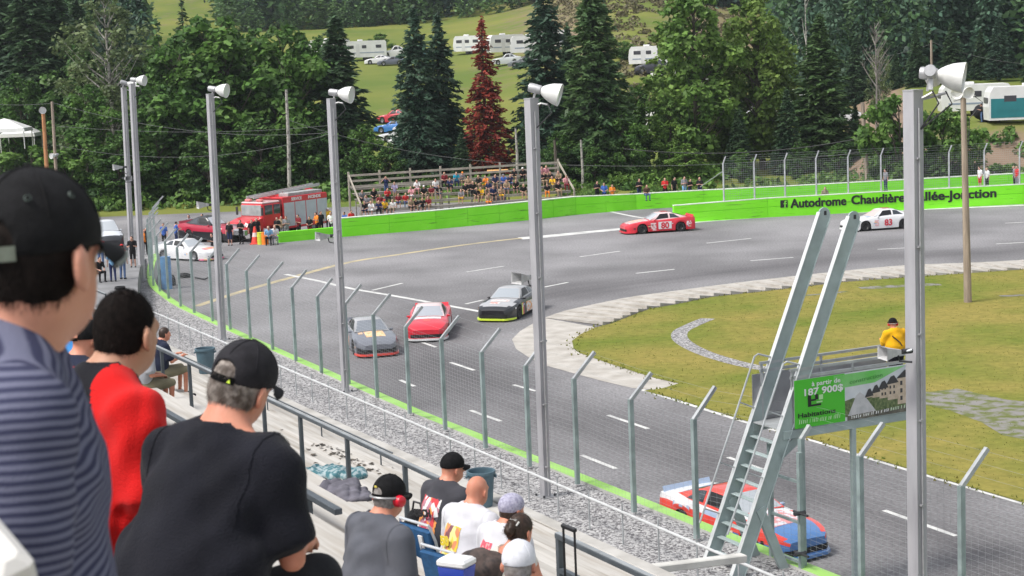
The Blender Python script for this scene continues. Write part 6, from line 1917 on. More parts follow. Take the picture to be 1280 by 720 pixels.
def sdf_mesh(name, prims, h, mats, subs=(), cuts=(), matfn=None, noise=None):
    d, lo = field(prims, h, subs, cuts, noise)
    V, Fc = surf(d, lo, h)
    me = bpy.data.meshes.new(name); me.from_pydata(V.tolist(), [], Fc.tolist())
    for m in (mats if isinstance(mats, (list, tuple)) else [mats]): me.materials.append(m)
    me.polygons.foreach_set('use_smooth', [True] * len(Fc))
    if matfn is not None:
        c = V[Fc].mean(1); me.polygons.foreach_set('material_index', np.asarray(matfn(c), dtype=np.int32))
    me.update()
    return me
def nearest_tag(prims):
    def f(c):
        best = np.full(len(c), 9.0); t = np.zeros(len(c), int)
        for p in prims:
            d = p.ev(c[:, 0], c[:, 1], c[:, 2]); m = d < best; best[m] = d[m]; t[m] = p.tag
        return t
    return f
def rot(yaw=0, pitch=0, roll=0):
    """head rotation: yaw to the left, pitch down, roll"""
    return np.array(Matrix.Rotation(yaw, 3, 'Z') @ Matrix.Rotation(-pitch, 3, 'X') @ Matrix.Rotation(roll, 3, 'Y'))

SKIN, HAIR, SHIRT, PANTS, SHOE, HAT = range(6)
def skeleton(pose, lean=0.0, sh=.195, arms='lap', belly=.0):
    """joints in the figure's own frame: x right, y forward, z up"""
    J = {}
    if pose == 'stand':
        hip = np.array([0, 0, .93])
        J['knL'], J['knR'] = (-.10, .02, .50), (.10, .02, .50); J['anL'], J['anR'] = (-.11, -.02, .09), (.11, -.02, .09)
    else:
        hip = np.array([0, 0, .50])
        J['knL'], J['knR'] = (-.15, .44, .52), (.15, .44, .52); J['anL'], J['anR'] = (-.15, .40, .09), (.15, .42, .09)
    c, s = math.cos(lean), math.sin(lean)
    up = np.array([0, s, c]); fw = np.array([0, c, -s])
    J['hip'] = hip; J['hipL'] = hip + np.array([-.09, 0, -.02]); J['hipR'] = hip + np.array([.09, 0, -.02])
    J['waist'] = hip + up * .16; J['chest'] = hip + up * .36; J['neck'] = hip + up * .535 + fw * .0
    J['head'] = J['neck'] + np.array([0, .06 + .06 * s, .138])
    shc = hip + up * .475
    J['shL'] = shc + np.array([-sh, 0, 0]); J['shR'] = shc + np.array([sh, 0, 0])
    for sd, sg in (('L', -1), ('R', 1)):
        S = J['sh' + sd]
        if arms == 'lap':
            E = S + up * -.27 + fw * .06 + np.array([sg * .06, 0, 0]); Wd = np.array([sg * .10, hip[1] + .30, hip[2] + .14])
        elif arms == 'down':
            E = S + np.array([sg * .05, -.02, -.29]); Wd = E + np.array([sg * .01, .06, -.25])
        elif arms == 'fold':
            E = S + np.array([sg * .05, .03, -.28]); Wd = E + np.array([-sg * .22, .17, .06])
        elif arms == 'up':
            E = S + np.array([sg * .16, .16, -.12]); Wd = J['head'] + np.array([sg * .08, .16, .0])
        elif arms == 'front':
            E = S + np.array([sg * .05, .10, -.26]); Wd = E + np.array([-sg * .10, .22, .06])
        elif arms == 'knees':
            E = S + up * -.24 + fw * .14 + np.array([sg * .05, 0, 0]); Wd = np.array([sg * .13, hip[1] + .40, hip[2] + .13])
        J['el' + sd] = E; J['wr' + sd] = Wd
    return J
def head_prims(J, R, k=.02, hairtag=None, face=True):
    H = np.array(J['head'], float)
    L = lambda *p: H + R @ np.array(p, float)
    P = [Prim(L(0, -.008, .025), None, 0, 0, .03, R=R, rad=(.076, .096, .098), tag=SKIN),
         Prim(L(0, .022, -.045), None, 0, 0, .03, R=R, rad=(.060, .072, .078), tag=SKIN),
         Prim(L(0, -.035, -.06), np.array(J['neck']) + np.array([0, -.02, -.03]), .062, .076, .035, tag=SKIN)]
    if face:
        P += [Prim(L(0, .088, .0), L(0, .108, -.025), .012, .016, .015, tag=SKIN), Prim(L(0, .075, -.075), L(0, .082, -.075), .02, .018, .02, tag=SKIN),
              Prim(L(-.03, .08, .022), L(.03, .08, .022), .016, .016, .02, tag=SKIN)]
        for sg in (-1, 1):
            P.append(Prim(L(sg * .088, -.012, -.010), None, 0, 0, .008, R=R @ np.array(Matrix.Rotation(sg * .42, 3, 'Z')), rad=(.011, .027, .036), tag=SKIN))
    return P, L
def hand_prims(Wd, E, sg, curl=.5):
    """palm, four bent fingers of different lengths and a thumb off the palm's side"""
    Wd = np.array(Wd, float); d = Wd - np.array(E, float); d /= np.linalg.norm(d)
    x = np.cross(d, np.array([0, 0, 1.0])); x /= np.linalg.norm(x) + 1e-9; n = np.cross(x, d)     # n: back of the hand (up)
    P = [Prim(Wd + d * .015 - x * .014, Wd + d * .075 - x * .018, .022, .019, .02, tag=SKIN), Prim(Wd + d * .015 + x * .012, Wd + d * .075 + x * .018, .022, .019, .02, tag=SKIN)]
    for i, (o, l) in enumerate(((-.031, .058), (-.011, .068), (.010, .064), (.029, .05))):
        b_ = Wd + d * .08 + x * o; m = b_ + d * l * .55 - n * l * .25 * curl * 2; e = m + d * l * .25 - n * l * .5 * curl * 2
        P += [Prim(b_, m, .0095, .009, .006, tag=SKIN), Prim(m, e, .009, .008, .006, tag=SKIN)]
    t0 = Wd + d * .03 - x * sg * .03; t1 = t0 - x * sg * .025 + d * .035 - n * .01; t2 = t1 + d * .03 - n * .012
    P += [Prim(t0, t1, .013, .011, .012, tag=SKIN), Prim(t1, t2, .011, .009, .008, tag=SKIN)]
    return P
def body_prims(J, g=0.0, hands=False, sleeve='short', pants='long', fat=0.0):
    P = []
    A = lambda a, b_, ra, rb, t, k=.04, sx=1.0: P.append(Prim(J[a] if isinstance(a, str) else a, J[b_] if isinstance(b_, str) else b_, ra + g, rb + g, k, sx, tag=t))
    A('hip', 'waist', .115 + fat * .5, .108 + fat, SHIRT, .06, 1.35); A('waist', 'chest', .108 + fat, .118 + fat * .5, SHIRT, .06, 1.38)
    A('chest', 'neck', .115 + fat * .4, .062, SHIRT, .06, 1.25)
    for sd in 'LR':
        A(np.array(J['neck']) + np.array([0, -.01, -.055]), 'sh' + sd, .068, .058, SHIRT, .07); A(np.array(J['neck']) + np.array([0, -.025, .0]), np.array(J['neck']) * .45 + np.array(J['sh' + sd]) * .55 + np.array([0, -.01, .0]), .052, .05, SHIRT, .07)
        sp = np.array(J['sh' + sd]); el = np.array(J['el' + sd]); q = sp + (el - sp) * .75
        A(sp, q, .060 + fat * .2, .055, SHIRT, .04)
        A(q, el, .045, .040, SKIN if sleeve == 'short' else SHIRT, .02)
        A(el, 'wr' + sd, .041, .027, SKIN if sleeve != 'long' else SHIRT, .02)
        w = np.array(J['wr' + sd]); dd = w - el; dd = dd / np.linalg.norm(dd)
        if not hands: A(w, w + dd * .11, .036, .024, SKIN, .02)
        hp = np.array(J['hip' + sd]); kn = np.array(J['kn' + sd]); an = np.array(J['an' + sd])
        A(hp, kn, .095 + fat * .3, .062, PANTS, .04)
        if pants == 'long':
            A(kn, an, .062, .048, PANTS, .03)
        else:
            A(kn, an, .055, .038, SKIN, .03)
        A(an + np.array([0, -.03, -.04]), an + np.array([0, .15, -.055]), .045, .036, SHOE, .03)
    return P
PM = {}
def pmat(kind, c, rough=.8):
    n = '%s_%s' % (kind, '_'.join('%03d' % int(x * 1000) for x in c))
    return M(n, c, rough, var=.12, scale=9, bump=.15, bscale=30, spec=.25)
skin_m = M('skin', (.52, .27, .19), .55, col2=(.60, .33, .24), scale=6, spec=.35)
skin_far = M('skin_far', (.50, .28, .21), .6)
def far_mesh(name, pose, arms, lean=0.0, yaw=0.0, hat=False, longhair=False, h=.03, pants='long', sleeve='short'):
    J = skeleton(pose, lean, arms=arms); R = rot(yaw, .1)
    P = body_prims(J, 0, False, sleeve, pants)
    hp, L = head_prims(J, R, face=True)
    P += hp
    P.append(Prim(L(0, -.022, .035), None, 0, 0, .01, R=R, rad=(.083, .095, .098), tag=HAIR, cut=[(L(0, 0, .02), -(R @ np.array([0, -.66, .75])))]))
    if longhair: P.append(Prim(L(0, -.07, .0), L(0, -.09, -.18), .07, .06, .03, tag=HAIR))
    if hat:
        P.append(Prim(L(0, -.005, .06), None, 0, 0, .008, R=R, rad=(.088, .105, .085), tag=HAT, cut=[(L(0, 0, .05), -(R @ np.array([0, 0, 1.0])))]))
        P.append(Prim(L(0, .12, .055), None, 0, 0, .008, R=R, rad=(.07, .075, .014), tag=HAT))
    return sdf_mesh(name, P, h, [skin_far] * 6, matfn=nearest_tag(P))
FAR = {}
def far_kind(pose, arms, hat, hair, pants):
    key = (pose, arms, hat, hair, pants)
    if key not in FAR:
        FAR[key] = far_mesh('person', pose, arms, .28 if pose == 'sit' else .02, rnd.uniform(-.4, .4), hat, hair, pants=pants)
    return FAR[key]
CN = {'black': (.012, .012, .014), 'white': (.72, .72, .72), 'red': (.55, .03, .03), 'yellow': (.72, .42, .02), 'orange': (.80, .24, .03), 'blue': (.05, .12, .42), 'turquoise': (.02, .30, .45), 'grey': (.22, .22, .24), 'navy': (.02, .03, .09), 'pink': (.65, .30, .34), 'green': (.06, .22, .08), 'brown': (.10, .06, .04), 'jean': (.08, .13, .25), 'khaki': (.24, .20, .13), 'lightblue': (.20, .40, .62), 'maroon': (.20, .02, .03), 'lilac': (.36, .32, .48), 'tan': (.36, .26, .17), 'gray': (.22, .22, .24)}
def far_person(pos, yaw, label, pose='stand', arms='down', shirt='grey', trousers='navy', hair='brown', hat=None, longhair=False, pants='long', k=1.0, group=None):
    me = far_kind(pose, arms, hat is not None, longhair, pants)
    o = obj('person', me, None, pos, yaw); tag(o, label, 'person', group)
    o.scale = (k, k, k)
    ms = [skin_far, pmat('hair', CN[hair]), pmat('shirt', CN[shirt]), pmat('trousers', CN[trousers]), pmat('shoes', (.03, .03, .03)), pmat('hat', CN[hat or 'black'])]
    for i, m in enumerate(ms):
        o.material_slots[i].link = 'OBJECT'; o.material_slots[i].material = m
    return o
FACE = math.pi       # yaw that makes a figure look back at the camera

# crowd on the far bleachers: (u, row, shirt, trousers, hat, arms, extra)
GB = 'spectators on the far bleachers'
ROWW = ('bottom', 'second', 'third', 'fourth', 'top')
def bl_pos(u, row):
    # where picture column u crosses seat row `row`
    z = Z0 + row * RISE
    a = BO + bn * (row * RUN + .1); d = ray(u, 240)
    den = d.x * bd.y - d.y * bd.x
    t = (a.x * bd.y - a.y * bd.x) / den
    return Vector((d.x * t, d.y * t, z))
crowd = [
    (456, 0, 'black', 'navy', None), (464, 0, 'white', 'white', None), (473, 0, 'navy', 'black', None), (480, 0, 'yellow', 'black', 'red'), (491, 0, 'white', 'khaki', None), (506, 1, 'red', 'jean', None), (519, 0, 'black', 'khaki', None), (527, 0, 'orange', 'black', None), (536, 0, 'maroon', 'tan', None),
    (459, 1, 'grey', 'black', None), (467, 2, 'black', 'black', None), (475, 1, 'maroon', 'navy', None), (530, 2, 'black', 'tan', 'white'), (540, 2, 'maroon', 'khaki', None), (545, 3, 'white', 'navy', None), (557, 4, 'maroon', 'black', None), (571, 4, 'turquoise', 'navy', None), (578, 4, 'grey', 'tan', 'orange'), (591, 2, 'black', 'black', None), (587, 3, 'yellow', 'black', None), (600, 3, 'yellow', 'tan', None), (609, 3, 'orange', 'yellow', None),
    (620, 3, 'yellow', 'khaki', None), (631, 3, 'blue', 'jean', 'grey'), (638, 3, 'navy', 'jean', None), (644, 4, 'yellow', 'tan', None), (602, 1, 'yellow', 'tan', None), (609, 0, 'tan', 'orange', None), (655, 4, 'black', 'black', 'white'), (577, 1, 'orange', 'yellow', None), (582, 2, 'yellow', 'tan', None), (654, 1, 'orange', 'tan', None), (677, 4, 'pink', 'black', None), (683, 4, 'pink', 'tan', None), (690, 3, 'black', 'grey', None), (684, 1, 'yellow', 'orange', None), (692, 2, 'yellow', 'khaki', None), (697, 1, 'orange', 'tan', None), (708, 2, 'pink', 'maroon', None), (452, 2, 'grey', 'black', None), (515, 2, 'pink', 'white', None), (522, 3, 'white', 'pink', None), (498, 1, 'maroon', 'jean', None), (512, 0, 'tan', 'black', None), (549, 2, 'black', 'navy', None), (564, 3, 'navy', 'black', None), (596, 1, 'black', 'tan', None), (616, 1, 'yellow', 'black', None), (626, 1, 'tan', 'yellow', None), (634, 2, 'tan', 'jean', None), (646, 2, 'yellow', 'black', None), (612, 2, 'navy', 'tan', None), (484, 2, 'red', 'black', None), (672, 2, 'yellow', 'tan', None), (680, 3, 'black', 'tan', None), (700, 3, 'tan', 'black', None)]
MIXED = {'yellow': ('black', 'yellow', 'navy', 'yellow', 'tan'), 'orange': ('orange', 'black', 'grey')}
for i, c in enumerate(crowd):
    if c[2] in MIXED: crowd[i] = (c[0], c[1], MIXED[c[2]][i % len(MIXED[c[2]])]) + c[3:]
seen_ = {}
for i, (u, row, sh, tr_, hat) in enumerate(crowd):
    arms = rs.choice(('lap', 'knees', 'front')); key = (sh, row)
    seen_[key] = seen_.get(key, 0) + 1
    nb = min(((abs(u - c[0]), c[2]) for j, c in enumerate(crowd) if j != i and c[1] == row), default=(0, 'grey'))
    ORD = ('first', 'second', 'third', 'fourth', 'fifth', 'sixth', 'seventh', 'eighth', 'ninth', 'tenth', 'eleventh', 'twelfth', 'thirteenth', 'fourteenth', 'fifteenth', 'sixteenth', 'seventeenth', 'eighteenth')
    lb = 'person in %s shirt%s, %s row of the far bleachers, %s from left' % (sh, ' and %s hat' % hat if hat else '', ROWW[row], ORD[sum(1 for c in crowd if c[1] == row and c[0] < u)])
    q = bl_pos(u, row)
    far_person(q - Vector((0, .0, .45)), FACE + rs.uniform(-.5, .5), lb, 'sit', arms, sh, tr_, rs.choice(('brown', 'black', 'tan', 'brown')), hat, rs.random() < .3, rs.choice(('long', 'short')), rs.uniform(.94, 1.05), GB)
q = bl_pos(483, 2); far_person(Vector((q.x, q.y, q.z)), FACE, 'person standing on the far bleachers with both hands raised to the face', 'stand', 'up', 'navy', 'jean', 'brown', None, False, 'long', 1, GB)
q = bl_pos(488, 2); far_person(Vector((q.x + .35, q.y, q.z - .42)), FACE, 'person in lilac top standing beside the one with raised hands', 'stand', 'front', 'lilac', 'tan', 'tan', None, False, 'short', .95, GB)
# standing along the green wall
GWL = 'people along the green wall'
for u, v, Y, sh, tr_, arms, lb, k in ((746, 226, 143, 'black', 'black', 'fold', 'person in black behind the green wall right of the bleachers', 1), (755, 228, 142.5, 'blue', 'navy', 'lap', 'person in blue jacket behind the green wall', 1), (765, 230, 142.5, 'orange', 'brown', 'fold', 'person in orange vest behind the green wall', .95), (798.5, 223, 141.5, 'black', 'navy', 'fold', 'person in black standing next to the one sitting on the wall', 1.02), (831, 222, 141.5, 'red', 'black', 'fold', 'person in bright red shirt behind the green wall', 1), (842.5, 221, 141.5, 'black', 'black', 'down', 'person in black right of the red shirt', 1.02), (855, 220, 141, 'grey', 'lightblue', 'fold', 'person in pale grey shirt and light trousers behind the wall', 1.02), (862, 223, 141, 'black', 'navy', 'fold', 'person in dark top close behind the pale grey shirt', .95), (874.5, 221, 141, 'black', 'navy', 'fold', 'person in black with folded arms nearest the fence stay', 1.03),
        (1107, 211, 138, 'grey', 'navy', 'down', 'person in grey shirt behind the far wire fence', 1), (1225, 208, 138, 'white', 'red', 'down', 'person in white top and red shorts behind the far fence', 1), (1234, 209, 138, 'white', 'black', 'down', 'person in white shirt and black trousers behind the far fence', 1), (1268, 207, 138, 'grey', 'black', 'down', 'person in grey beside the red shirt at the right edge', 1), (1271.5, 207, 137.5, 'red', 'grey', 'down', 'person in red shirt at the right edge behind the far fence', 1), (1031, 233, 133.5, 'khaki', 'khaki', 'lap', 'person in khaki peeking over the lettered wall', 1)):
    P = D(u, v, Y); zf_ = P.z - 1.75 * k
    far_person(Vector((P.x, Y, max(-.05 if Y < 146 else -9, zf_))), FACE + rs.uniform(-.6, .6) if u < 1100 else rs.uniform(1, 2.2), lb, 'stand', arms, sh, tr_, rs.choice(('brown', 'black', 'tan')), None, sh == 'white', 'short' if u in (1225, 855) else 'long', k, GWL)
P = U(808, 262, 0); 
far_person(Vector((P.x, P.y - .05, .72)), FACE + .3, 'person in brown sitting on top of the green wall with legs hanging down', 'sit', 'lap', 'brown', 'jean', 'brown', None, True, 'long', 1, GWL)
for du, sh, tr_, lb in ((-9, 'black', 'jean', 'person in black and jeans at the left of the covered cart on the right bank'), (13, 'white', 'black', 'person in white shirt right of the covered cart on the right bank')):
    P = D(1236 + du, 156, TARP.y - 1.0); far_person(Vector((P.x, P.y, zt(P.x, P.y) - .06)), 1.5, lb, 'stand', 'front', sh, tr_, 'brown', None, False, 'long', 1, GWL)
t = empty('covered_cart', TARP, 'cart under red and black tarps between the trailers on the right bank', 'cart', None, .2)
obj('black_tarp', sdf_mesh('black_tarp', [Prim((-.9, 0, .9), None, 0, 0, .1, rad=(.95, .8, .75)), Prim((-.5, 0, .5), None, 0, 0, .1, rad=(.9, .8, .6))], .07, pmat('tarp', (.015, .015, .017)), noise=lambda X, Y, Z: .06 * np.sin(5 * X + 3 * Z) * np.sin(6 * Z + 2 * Y)), t)
obj('red_tarp', sdf_mesh('red_tarp', [Prim((.75, 0, 1.0), None, 0, 0, .1, rad=(.85, .8, .6)), Prim((.9, 0, .65), None, 0, 0, .1, rad=(.6, .7, .5))], .07, pmat('tarp', (.52, .03, .04)), noise=lambda X, Y, Z: .06 * np.sin(5 * X + 3 * Z) * np.sin(6 * Z + 2 * Y)), t)
for sx in (-1.1, 1.1):
    MB().lathe([(0, -.08), (.3, -.08), (.34, 0), (.3, .08), (0, .08)], (sx, -.6, .32), 14, Matrix.Rotation(R_(90), 3, 'X')).build('wheel', rubber, t)
# around the fire truck and at the pit entrance
GP = 'people at the pit entrance'
def stander(u, v, sh, tr_, arms, lb, hat=None, yaw=None, k=1.0, z=0.0, pose='stand', hair='black', pants='long', longhair=False):
    P = U(u, v, z)
    far_person(Vector((P.x, P.y, z)), FACE + rs.uniform(-.7, .7) if yaw is None else yaw, lb, pose, arms, sh, tr_, hair, hat, longhair, pants, k, GP)
stander(288, 307, 'black', 'navy', 'down', 'person in black shirt and shorts leftmost before the fire truck', hair='tan', pants='short')
stander(302, 305, 'black', 'black', 'fold', 'person in all black second from the left before the fire truck')
stander(316, 304.5, 'black', 'black', 'down', 'person in black behind the tall red cone')
stander(322, 302, 'black', 'black', 'down', 'person in black jacket left of the seated pair')
stander(348, 301, 'black', 'black', 'fold', 'person in black standing behind the low barrier, left')
stander(359, 299.5, 'grey', 'grey', 'fold', 'person in dark grey standing behind the low barrier', yaw=FACE)
stander(353, 299.5, 'tan', 'grey', 'down', 'person in tan standing between two others behind the low barrier')
stander(374.5, 297.5, 'maroon', 'black', 'fold', 'person in maroon and black in front of the silver shutters')
stander(388, 297, 'black', 'maroon', 'lap', 'person in black crouching near the orange vest', k=.9)
stander(397, 294.5, 'orange', 'black', 'front', 'person in bright orange vest behind the low barrier', yaw=2.2)
stander(402, 293, 'black', 'black', 'down', 'person in black just right of the orange vest')
stander(411, 288, 'yellow', 'black', 'down', 'person in yellow shirt and white cap at the fire truck rear', 'white')
stander(415, 294, 'white', 'black', 'lap', 'person in white shirt next to the fourth light pole', hair='brown')
stander(432, 291, 'blue', 'navy', 'lap', 'person in blue right of the fourth light pole', k=.9)
stander(440, 290, 'red', 'navy', 'lap', 'person in red just left of the bleachers', k=.95)
P = U(337, 306, 0); far_person(Vector((P.x, P.y, -.02)), FACE, 'person in pale blue shirt sitting on the end of the low barrier', 'sit', 'lap', 'lightblue', 'black', 'tan', None, False, 'long', 1.08, GP)
P = U(344, 305, 0); far_person(Vector((P.x, P.y, -.02)), FACE + .2, 'person in white shirt sitting on the low barrier beside the pale blue shirt', 'sit', 'lap', 'white', 'grey', 'tan', None, False, 'long', 1.08, GP)
def pit_stand(u, v, *args, **kw):
    d = ray(u, v); Y = 130
    while Y > 60 and CZ + d.z / d.y * Y < pitz(Y): Y -= .25
    stander(u, v, *args, z=pitz(Y), **kw)
pit_stand(142, 352, 'lightblue', 'navy', 'down', 'person in light blue shirt and dark trousers walking in the pit lane', yaw=.2)
pit_stand(154, 349, 'red', 'jean', 'down', 'person in orange red shirt and jeans beside the light blue shirt', 'red', yaw=-.3, k=1.04)
pit_stand(167, 334, 'black', 'black', 'front', 'woman in black top and shorts left of the paired poles', pants='short', longhair=True)
pit_stand(185.5, 318, 'black', 'black', 'down', 'tall person in black beside the end of the curved fence', yaw=-1.2, k=1.15)
pit_stand(182, 318, 'orange', 'black', 'front', 'person in orange half hidden behind the right paired pole')
pit_stand(127, 334, 'maroon', 'jean', 'down', 'person in dark red and jeans at the edge of the big black cap')
pit_stand(124, 352, 'black', 'black', 'knees', 'person in black sitting low beside the pit lane', pose='sit')
stander(206, 309, 'blue', 'black', 'down', 'person in blue shirt left of the dark red car', z=0)
stander(221, 307, 'blue', 'navy', 'front', 'second person in blue shirt leaning over the dark red car', z=0, yaw=-1)
stander(255, 296, 'black', 'black', 'fold', 'person in black behind the dark red car', z=0)
stander(238, 297, 'grey', 'black', 'down', 'person in grey behind the dark red car', z=0)
stander(267, 322, 'black', 'black', 'front', 'person in black working by the nose of the white parked car', z=0, k=.95)
# ------------------------------------------------------------------ people in the stand, close to the camera
def strands(me, n, length, width, lay, jit=.5, seed=1, keep=None):
    """short hairs grown on a hair mesh: appended as thin faces to the same mesh"""
    g = np.random.default_rng(seed)
    V = np.empty(len(me.vertices) * 3); me.vertices.foreach_get('co', V); V = V.reshape(-1, 3)
    N = np.empty(len(me.vertices) * 3); me.vertices.foreach_get('normal', N); N = N.reshape(-1, 3)
    i = g.integers(0, len(V), n)
    if keep is not None: i = i[keep(V[i])]; n = len(i)
    p = V[i] + g.normal(size=(n, 3)) * .002; nn = N[i]
    d = np.array(lay) - nn * (nn @ np.array(lay))[:, None] + nn * g.uniform(.1, .6, n)[:, None] + g.normal(size=(n, 3)) * jit * .5
    d /= np.linalg.norm(d, axis=1, keepdims=True)
    s = np.cross(d, nn); s /= np.linalg.norm(s, axis=1, keepdims=True) + 1e-9
    L = length * g.uniform(.5, 1.2, n)[:, None]
    F0 = [tuple(q.vertices) for q in me.polygons]; k = len(V)
    tri = np.stack([p - s * width, p + s * width, p + d * L], 1).reshape(-1, 3)
    m2 = bpy.data.meshes.new(me.name); m2.from_pydata(np.concatenate([V, tri]).tolist(), [], F0 + [(k + 3 * j, k + 3 * j + 1, k + 3 * j + 2) for j in range(n)])
    for m in me.materials: m2.materials.append(m)
    m2.polygons.foreach_set('use_smooth', [True] * len(m2.polygons)); m2.update()
    return m2
def wrinkle(amp, f=1.0, seed=0.0):
    return lambda X, Y, Z: amp * (.55 - 1.1 * np.abs(np.sin(9 * (Z * .7 + X * .9 * np.sign(X + 1e-6)) + 4 * np.sin(6 * Y + 5 * X + seed) + seed)) ** .6) * (.3 + .7 * np.sin(5 * Z + 3 * X + seed) ** 2) + amp * (np.sin(34 * f * (Z + .5 * X) + 9 * np.sin(7 * X + seed) + seed) * .5 + np.sin(52 * f * (Z * .6 - X * .8 + .4 * Y) + 6 * np.sin(9 * Z + seed)) * .35 + np.sin(21 * f * (X + Y) + 11 * Z + seed) * .4) * (.35 + .65 * np.sin(6 * X + 5 * Z + seed) ** 2)
def patch_of(me, name, sel, m, parent, off=.004):
    V = np.empty(len(me.vertices) * 3); me.vertices.foreach_get('co', V); V = V.reshape(-1, 3)
    N = np.empty(len(me.vertices) * 3); me.vertices.foreach_get('normal', N); N = N.reshape(-1, 3)
    fs_ = [tuple(p.vertices) for p in me.polygons if sel(p.center, p.normal)]
    if not fs_: return
    used = sorted({i for f in fs_ for i in f}); mp_ = {j: i for i, j in enumerate(used)}
    m2 = bpy.data.meshes.new(name); m2.from_pydata((V[used] + N[used] * off).tolist(), [], [tuple(mp_[i] for i in f) for f in fs_])
    m2.materials.append(m); m2.polygons.foreach_set('use_smooth', [True] * len(fs_)); m2.update()
    return obj(name, m2, parent)
hair_d = M('dark_hair', (.010, .007, .006), .75, var=.4, scale=60, spec=.12)
hair_g = M('grey_brown_hair', (.10, .075, .06), .6, col2=(.30, .26, .23), scale=40, contrast=(.4, .6))
hair_s = M('short_grey_hair', (.16, .14, .13), .6, col2=(.3, .28, .27), scale=40)
hair_b = M('brown_hair', (.04, .022, .014), .5, var=.4, scale=50)
skinA = M('skin_ruddy', (.50, .215, .14), .5, col2=(.60, .29, .20), scale=9, bump=.12, bscale=160, spec=.35)
skinB = M('skin_tan', (.43, .22, .14), .5, col2=(.50, .27, .18), scale=9, bump=.12, bscale=160, spec=.35)
skinC = M('skin_sunburnt', (.52, .20, .125), .5, col2=(.62, .28, .19), scale=8, bump=.12, bscale=150, spec=.35)
for m in (skinA, skinB, skinC, skin_m):
    b = m.node_tree.nodes['Principled BSDF']; b.inputs['Subsurface Weight'].default_value = .12; b.inputs['Subsurface Radius'].default_value = (.012, .004, .002)
def fabric(name, c, var=.12, bump=.35, bs=220):
    m = M('fabric_' + name, c, .9, var=var, scale=5, bump=bump, bscale=bs, spec=.15)
    b = m.node_tree.nodes['Principled BSDF']; b.inputs['Sheen Weight'].default_value = .06; b.inputs['Sheen Roughness'].default_value = .5
    return m
GS = 'spectators in the near grandstand'
def figure(label, u, v, Y, yaw, hd, pose='sit', lean=.12, sh=.20, fat=.02, arms='lap', skin=skinA, shirt=None, trousers=None, sleeve='short', pants='long', h=.012, k=1.0, sleeves=None, tank=False, wr=.004, seed=0.0, shirtfn=None, hands=True, neckr=.088, noff=(0, .035, .09), group=GS, J=None, floor=None):
    """one spectator: head centre at picture point (u, v) and distance Y"""
    J = J or skeleton(pose, lean, sh, arms)
    R = rot(*hd)
    root = empty('person', (0, 0, 0), label, 'person', group, yaw)
    root.scale = (k, k, k)
    hpos = D(u, v, Y); ho = Matrix.Rotation(yaw, 3, 'Z') @ (Vector(J['head']) * k)
    root.location = hpos - ho
    if floor is not None: root.location.z = floor
    bp = body_prims(J, -.006, hands, sleeve, pants, fat)
    hp, L = head_prims(J, R)
    P = [p for p in bp if p.tag != SHOE] + hp
    if hands:
        for sd, sg in (('L', -1), ('R', 1)):
            P += hand_prims(J['wr' + sd], J['el' + sd], sg)
    dents = [Prim(L(sg * .102, -.002, -.006), None, 0, 0, .005, R=R @ np.array(Matrix.Rotation(sg * .42, 3, 'Z')), rad=(.010, .014, .021)) for sg in (-1, 1)]
    me = sdf_mesh('body', P, h, skin, subs=dents)
    obj('body', me, root)
    # shirt
    sp = body_prims(J, .010, True, sleeve, pants, fat)
    S = []
    seen = 0
    for p in sp:
        if p.tag != SHIRT: continue
        S.append(p)
    hem = J['hip'] - np.array([0, 0, .06])
    Sb = []; Sl = []
    for p in S:
        Sb.append(p)
    for sd in 'LR':
        a = np.array(J['sh' + sd]); e = np.array(J['el' + sd]); dd = (e - a) / np.linalg.norm(e - a); q = a + (e - a) * .80
        if not tank:
            Sb.append(Prim(a + dd * .03, a + (e - a) * .9, .058 + fat * .35, .069 + fat * .1, .05, tag=SHIRT, cut=[(q, dd)]))
    if tank:
        Sb = [p for p in Sb if not (p.ra < .075 + fat * .3 and abs(p.a[0]) > .1)]
    neck = np.array(J['neck'])
    subs = [Prim(neck + np.array(noff), None, 0, 0, .01, rad=(neckr, neckr * 1.15, .10))]
    if tank: subs += [Prim(neck + np.array([0, .0, .06]), None, 0, 0, .01, rad=(.13, .14, .13))]
    smesh = sdf_mesh('shirt', Sb, h, shirt, subs=subs, cuts=[(hem, (0, 0, -1))], noise=wrinkle(wr, 1, seed), matfn=shirtfn)
    so_ = obj('shirt', smesh, root)
    if h < .0145 and not tank and not isinstance(shirt, list):
        for sg in (-1, 1):
            patch_of(smesh, 'sleeve_seam', lambda c, n: abs(c.x * sg - (sh + .004)) < h * .45 and c.z > J['shR'][2] - .14, shirt[0] if isinstance(shirt, list) else shirt, so_, .003)
    tp_ = [Prim(p.a, p.b, p.ra + .014, p.rb + .014, p.k, p.sx) for p in bp if p.tag == PANTS] + [Prim(J['hip'] + np.array([0, 0, -.01]), J['hip'] + np.array([0, 0, .05]), .122 + fat * .4, .118 + fat * .4, .05, 1.36)]
    obj('trousers', sdf_mesh('trousers', tp_, max(h, .012), trousers or fabric('denim', (.05, .07, .13)), noise=wrinkle(.003, .8, seed + 1)), root)
    shp = [Prim(p.a, p.b, p.ra + .008, p.rb + .006, .02) for p in bp if p.tag == SHOE]
    for p in shp:
        obj('shoe', sdf_mesh('shoe', [p], .014, fabric('shoe', (.03, .03, .035))), root)
    return root, J, R, L, smesh, so_
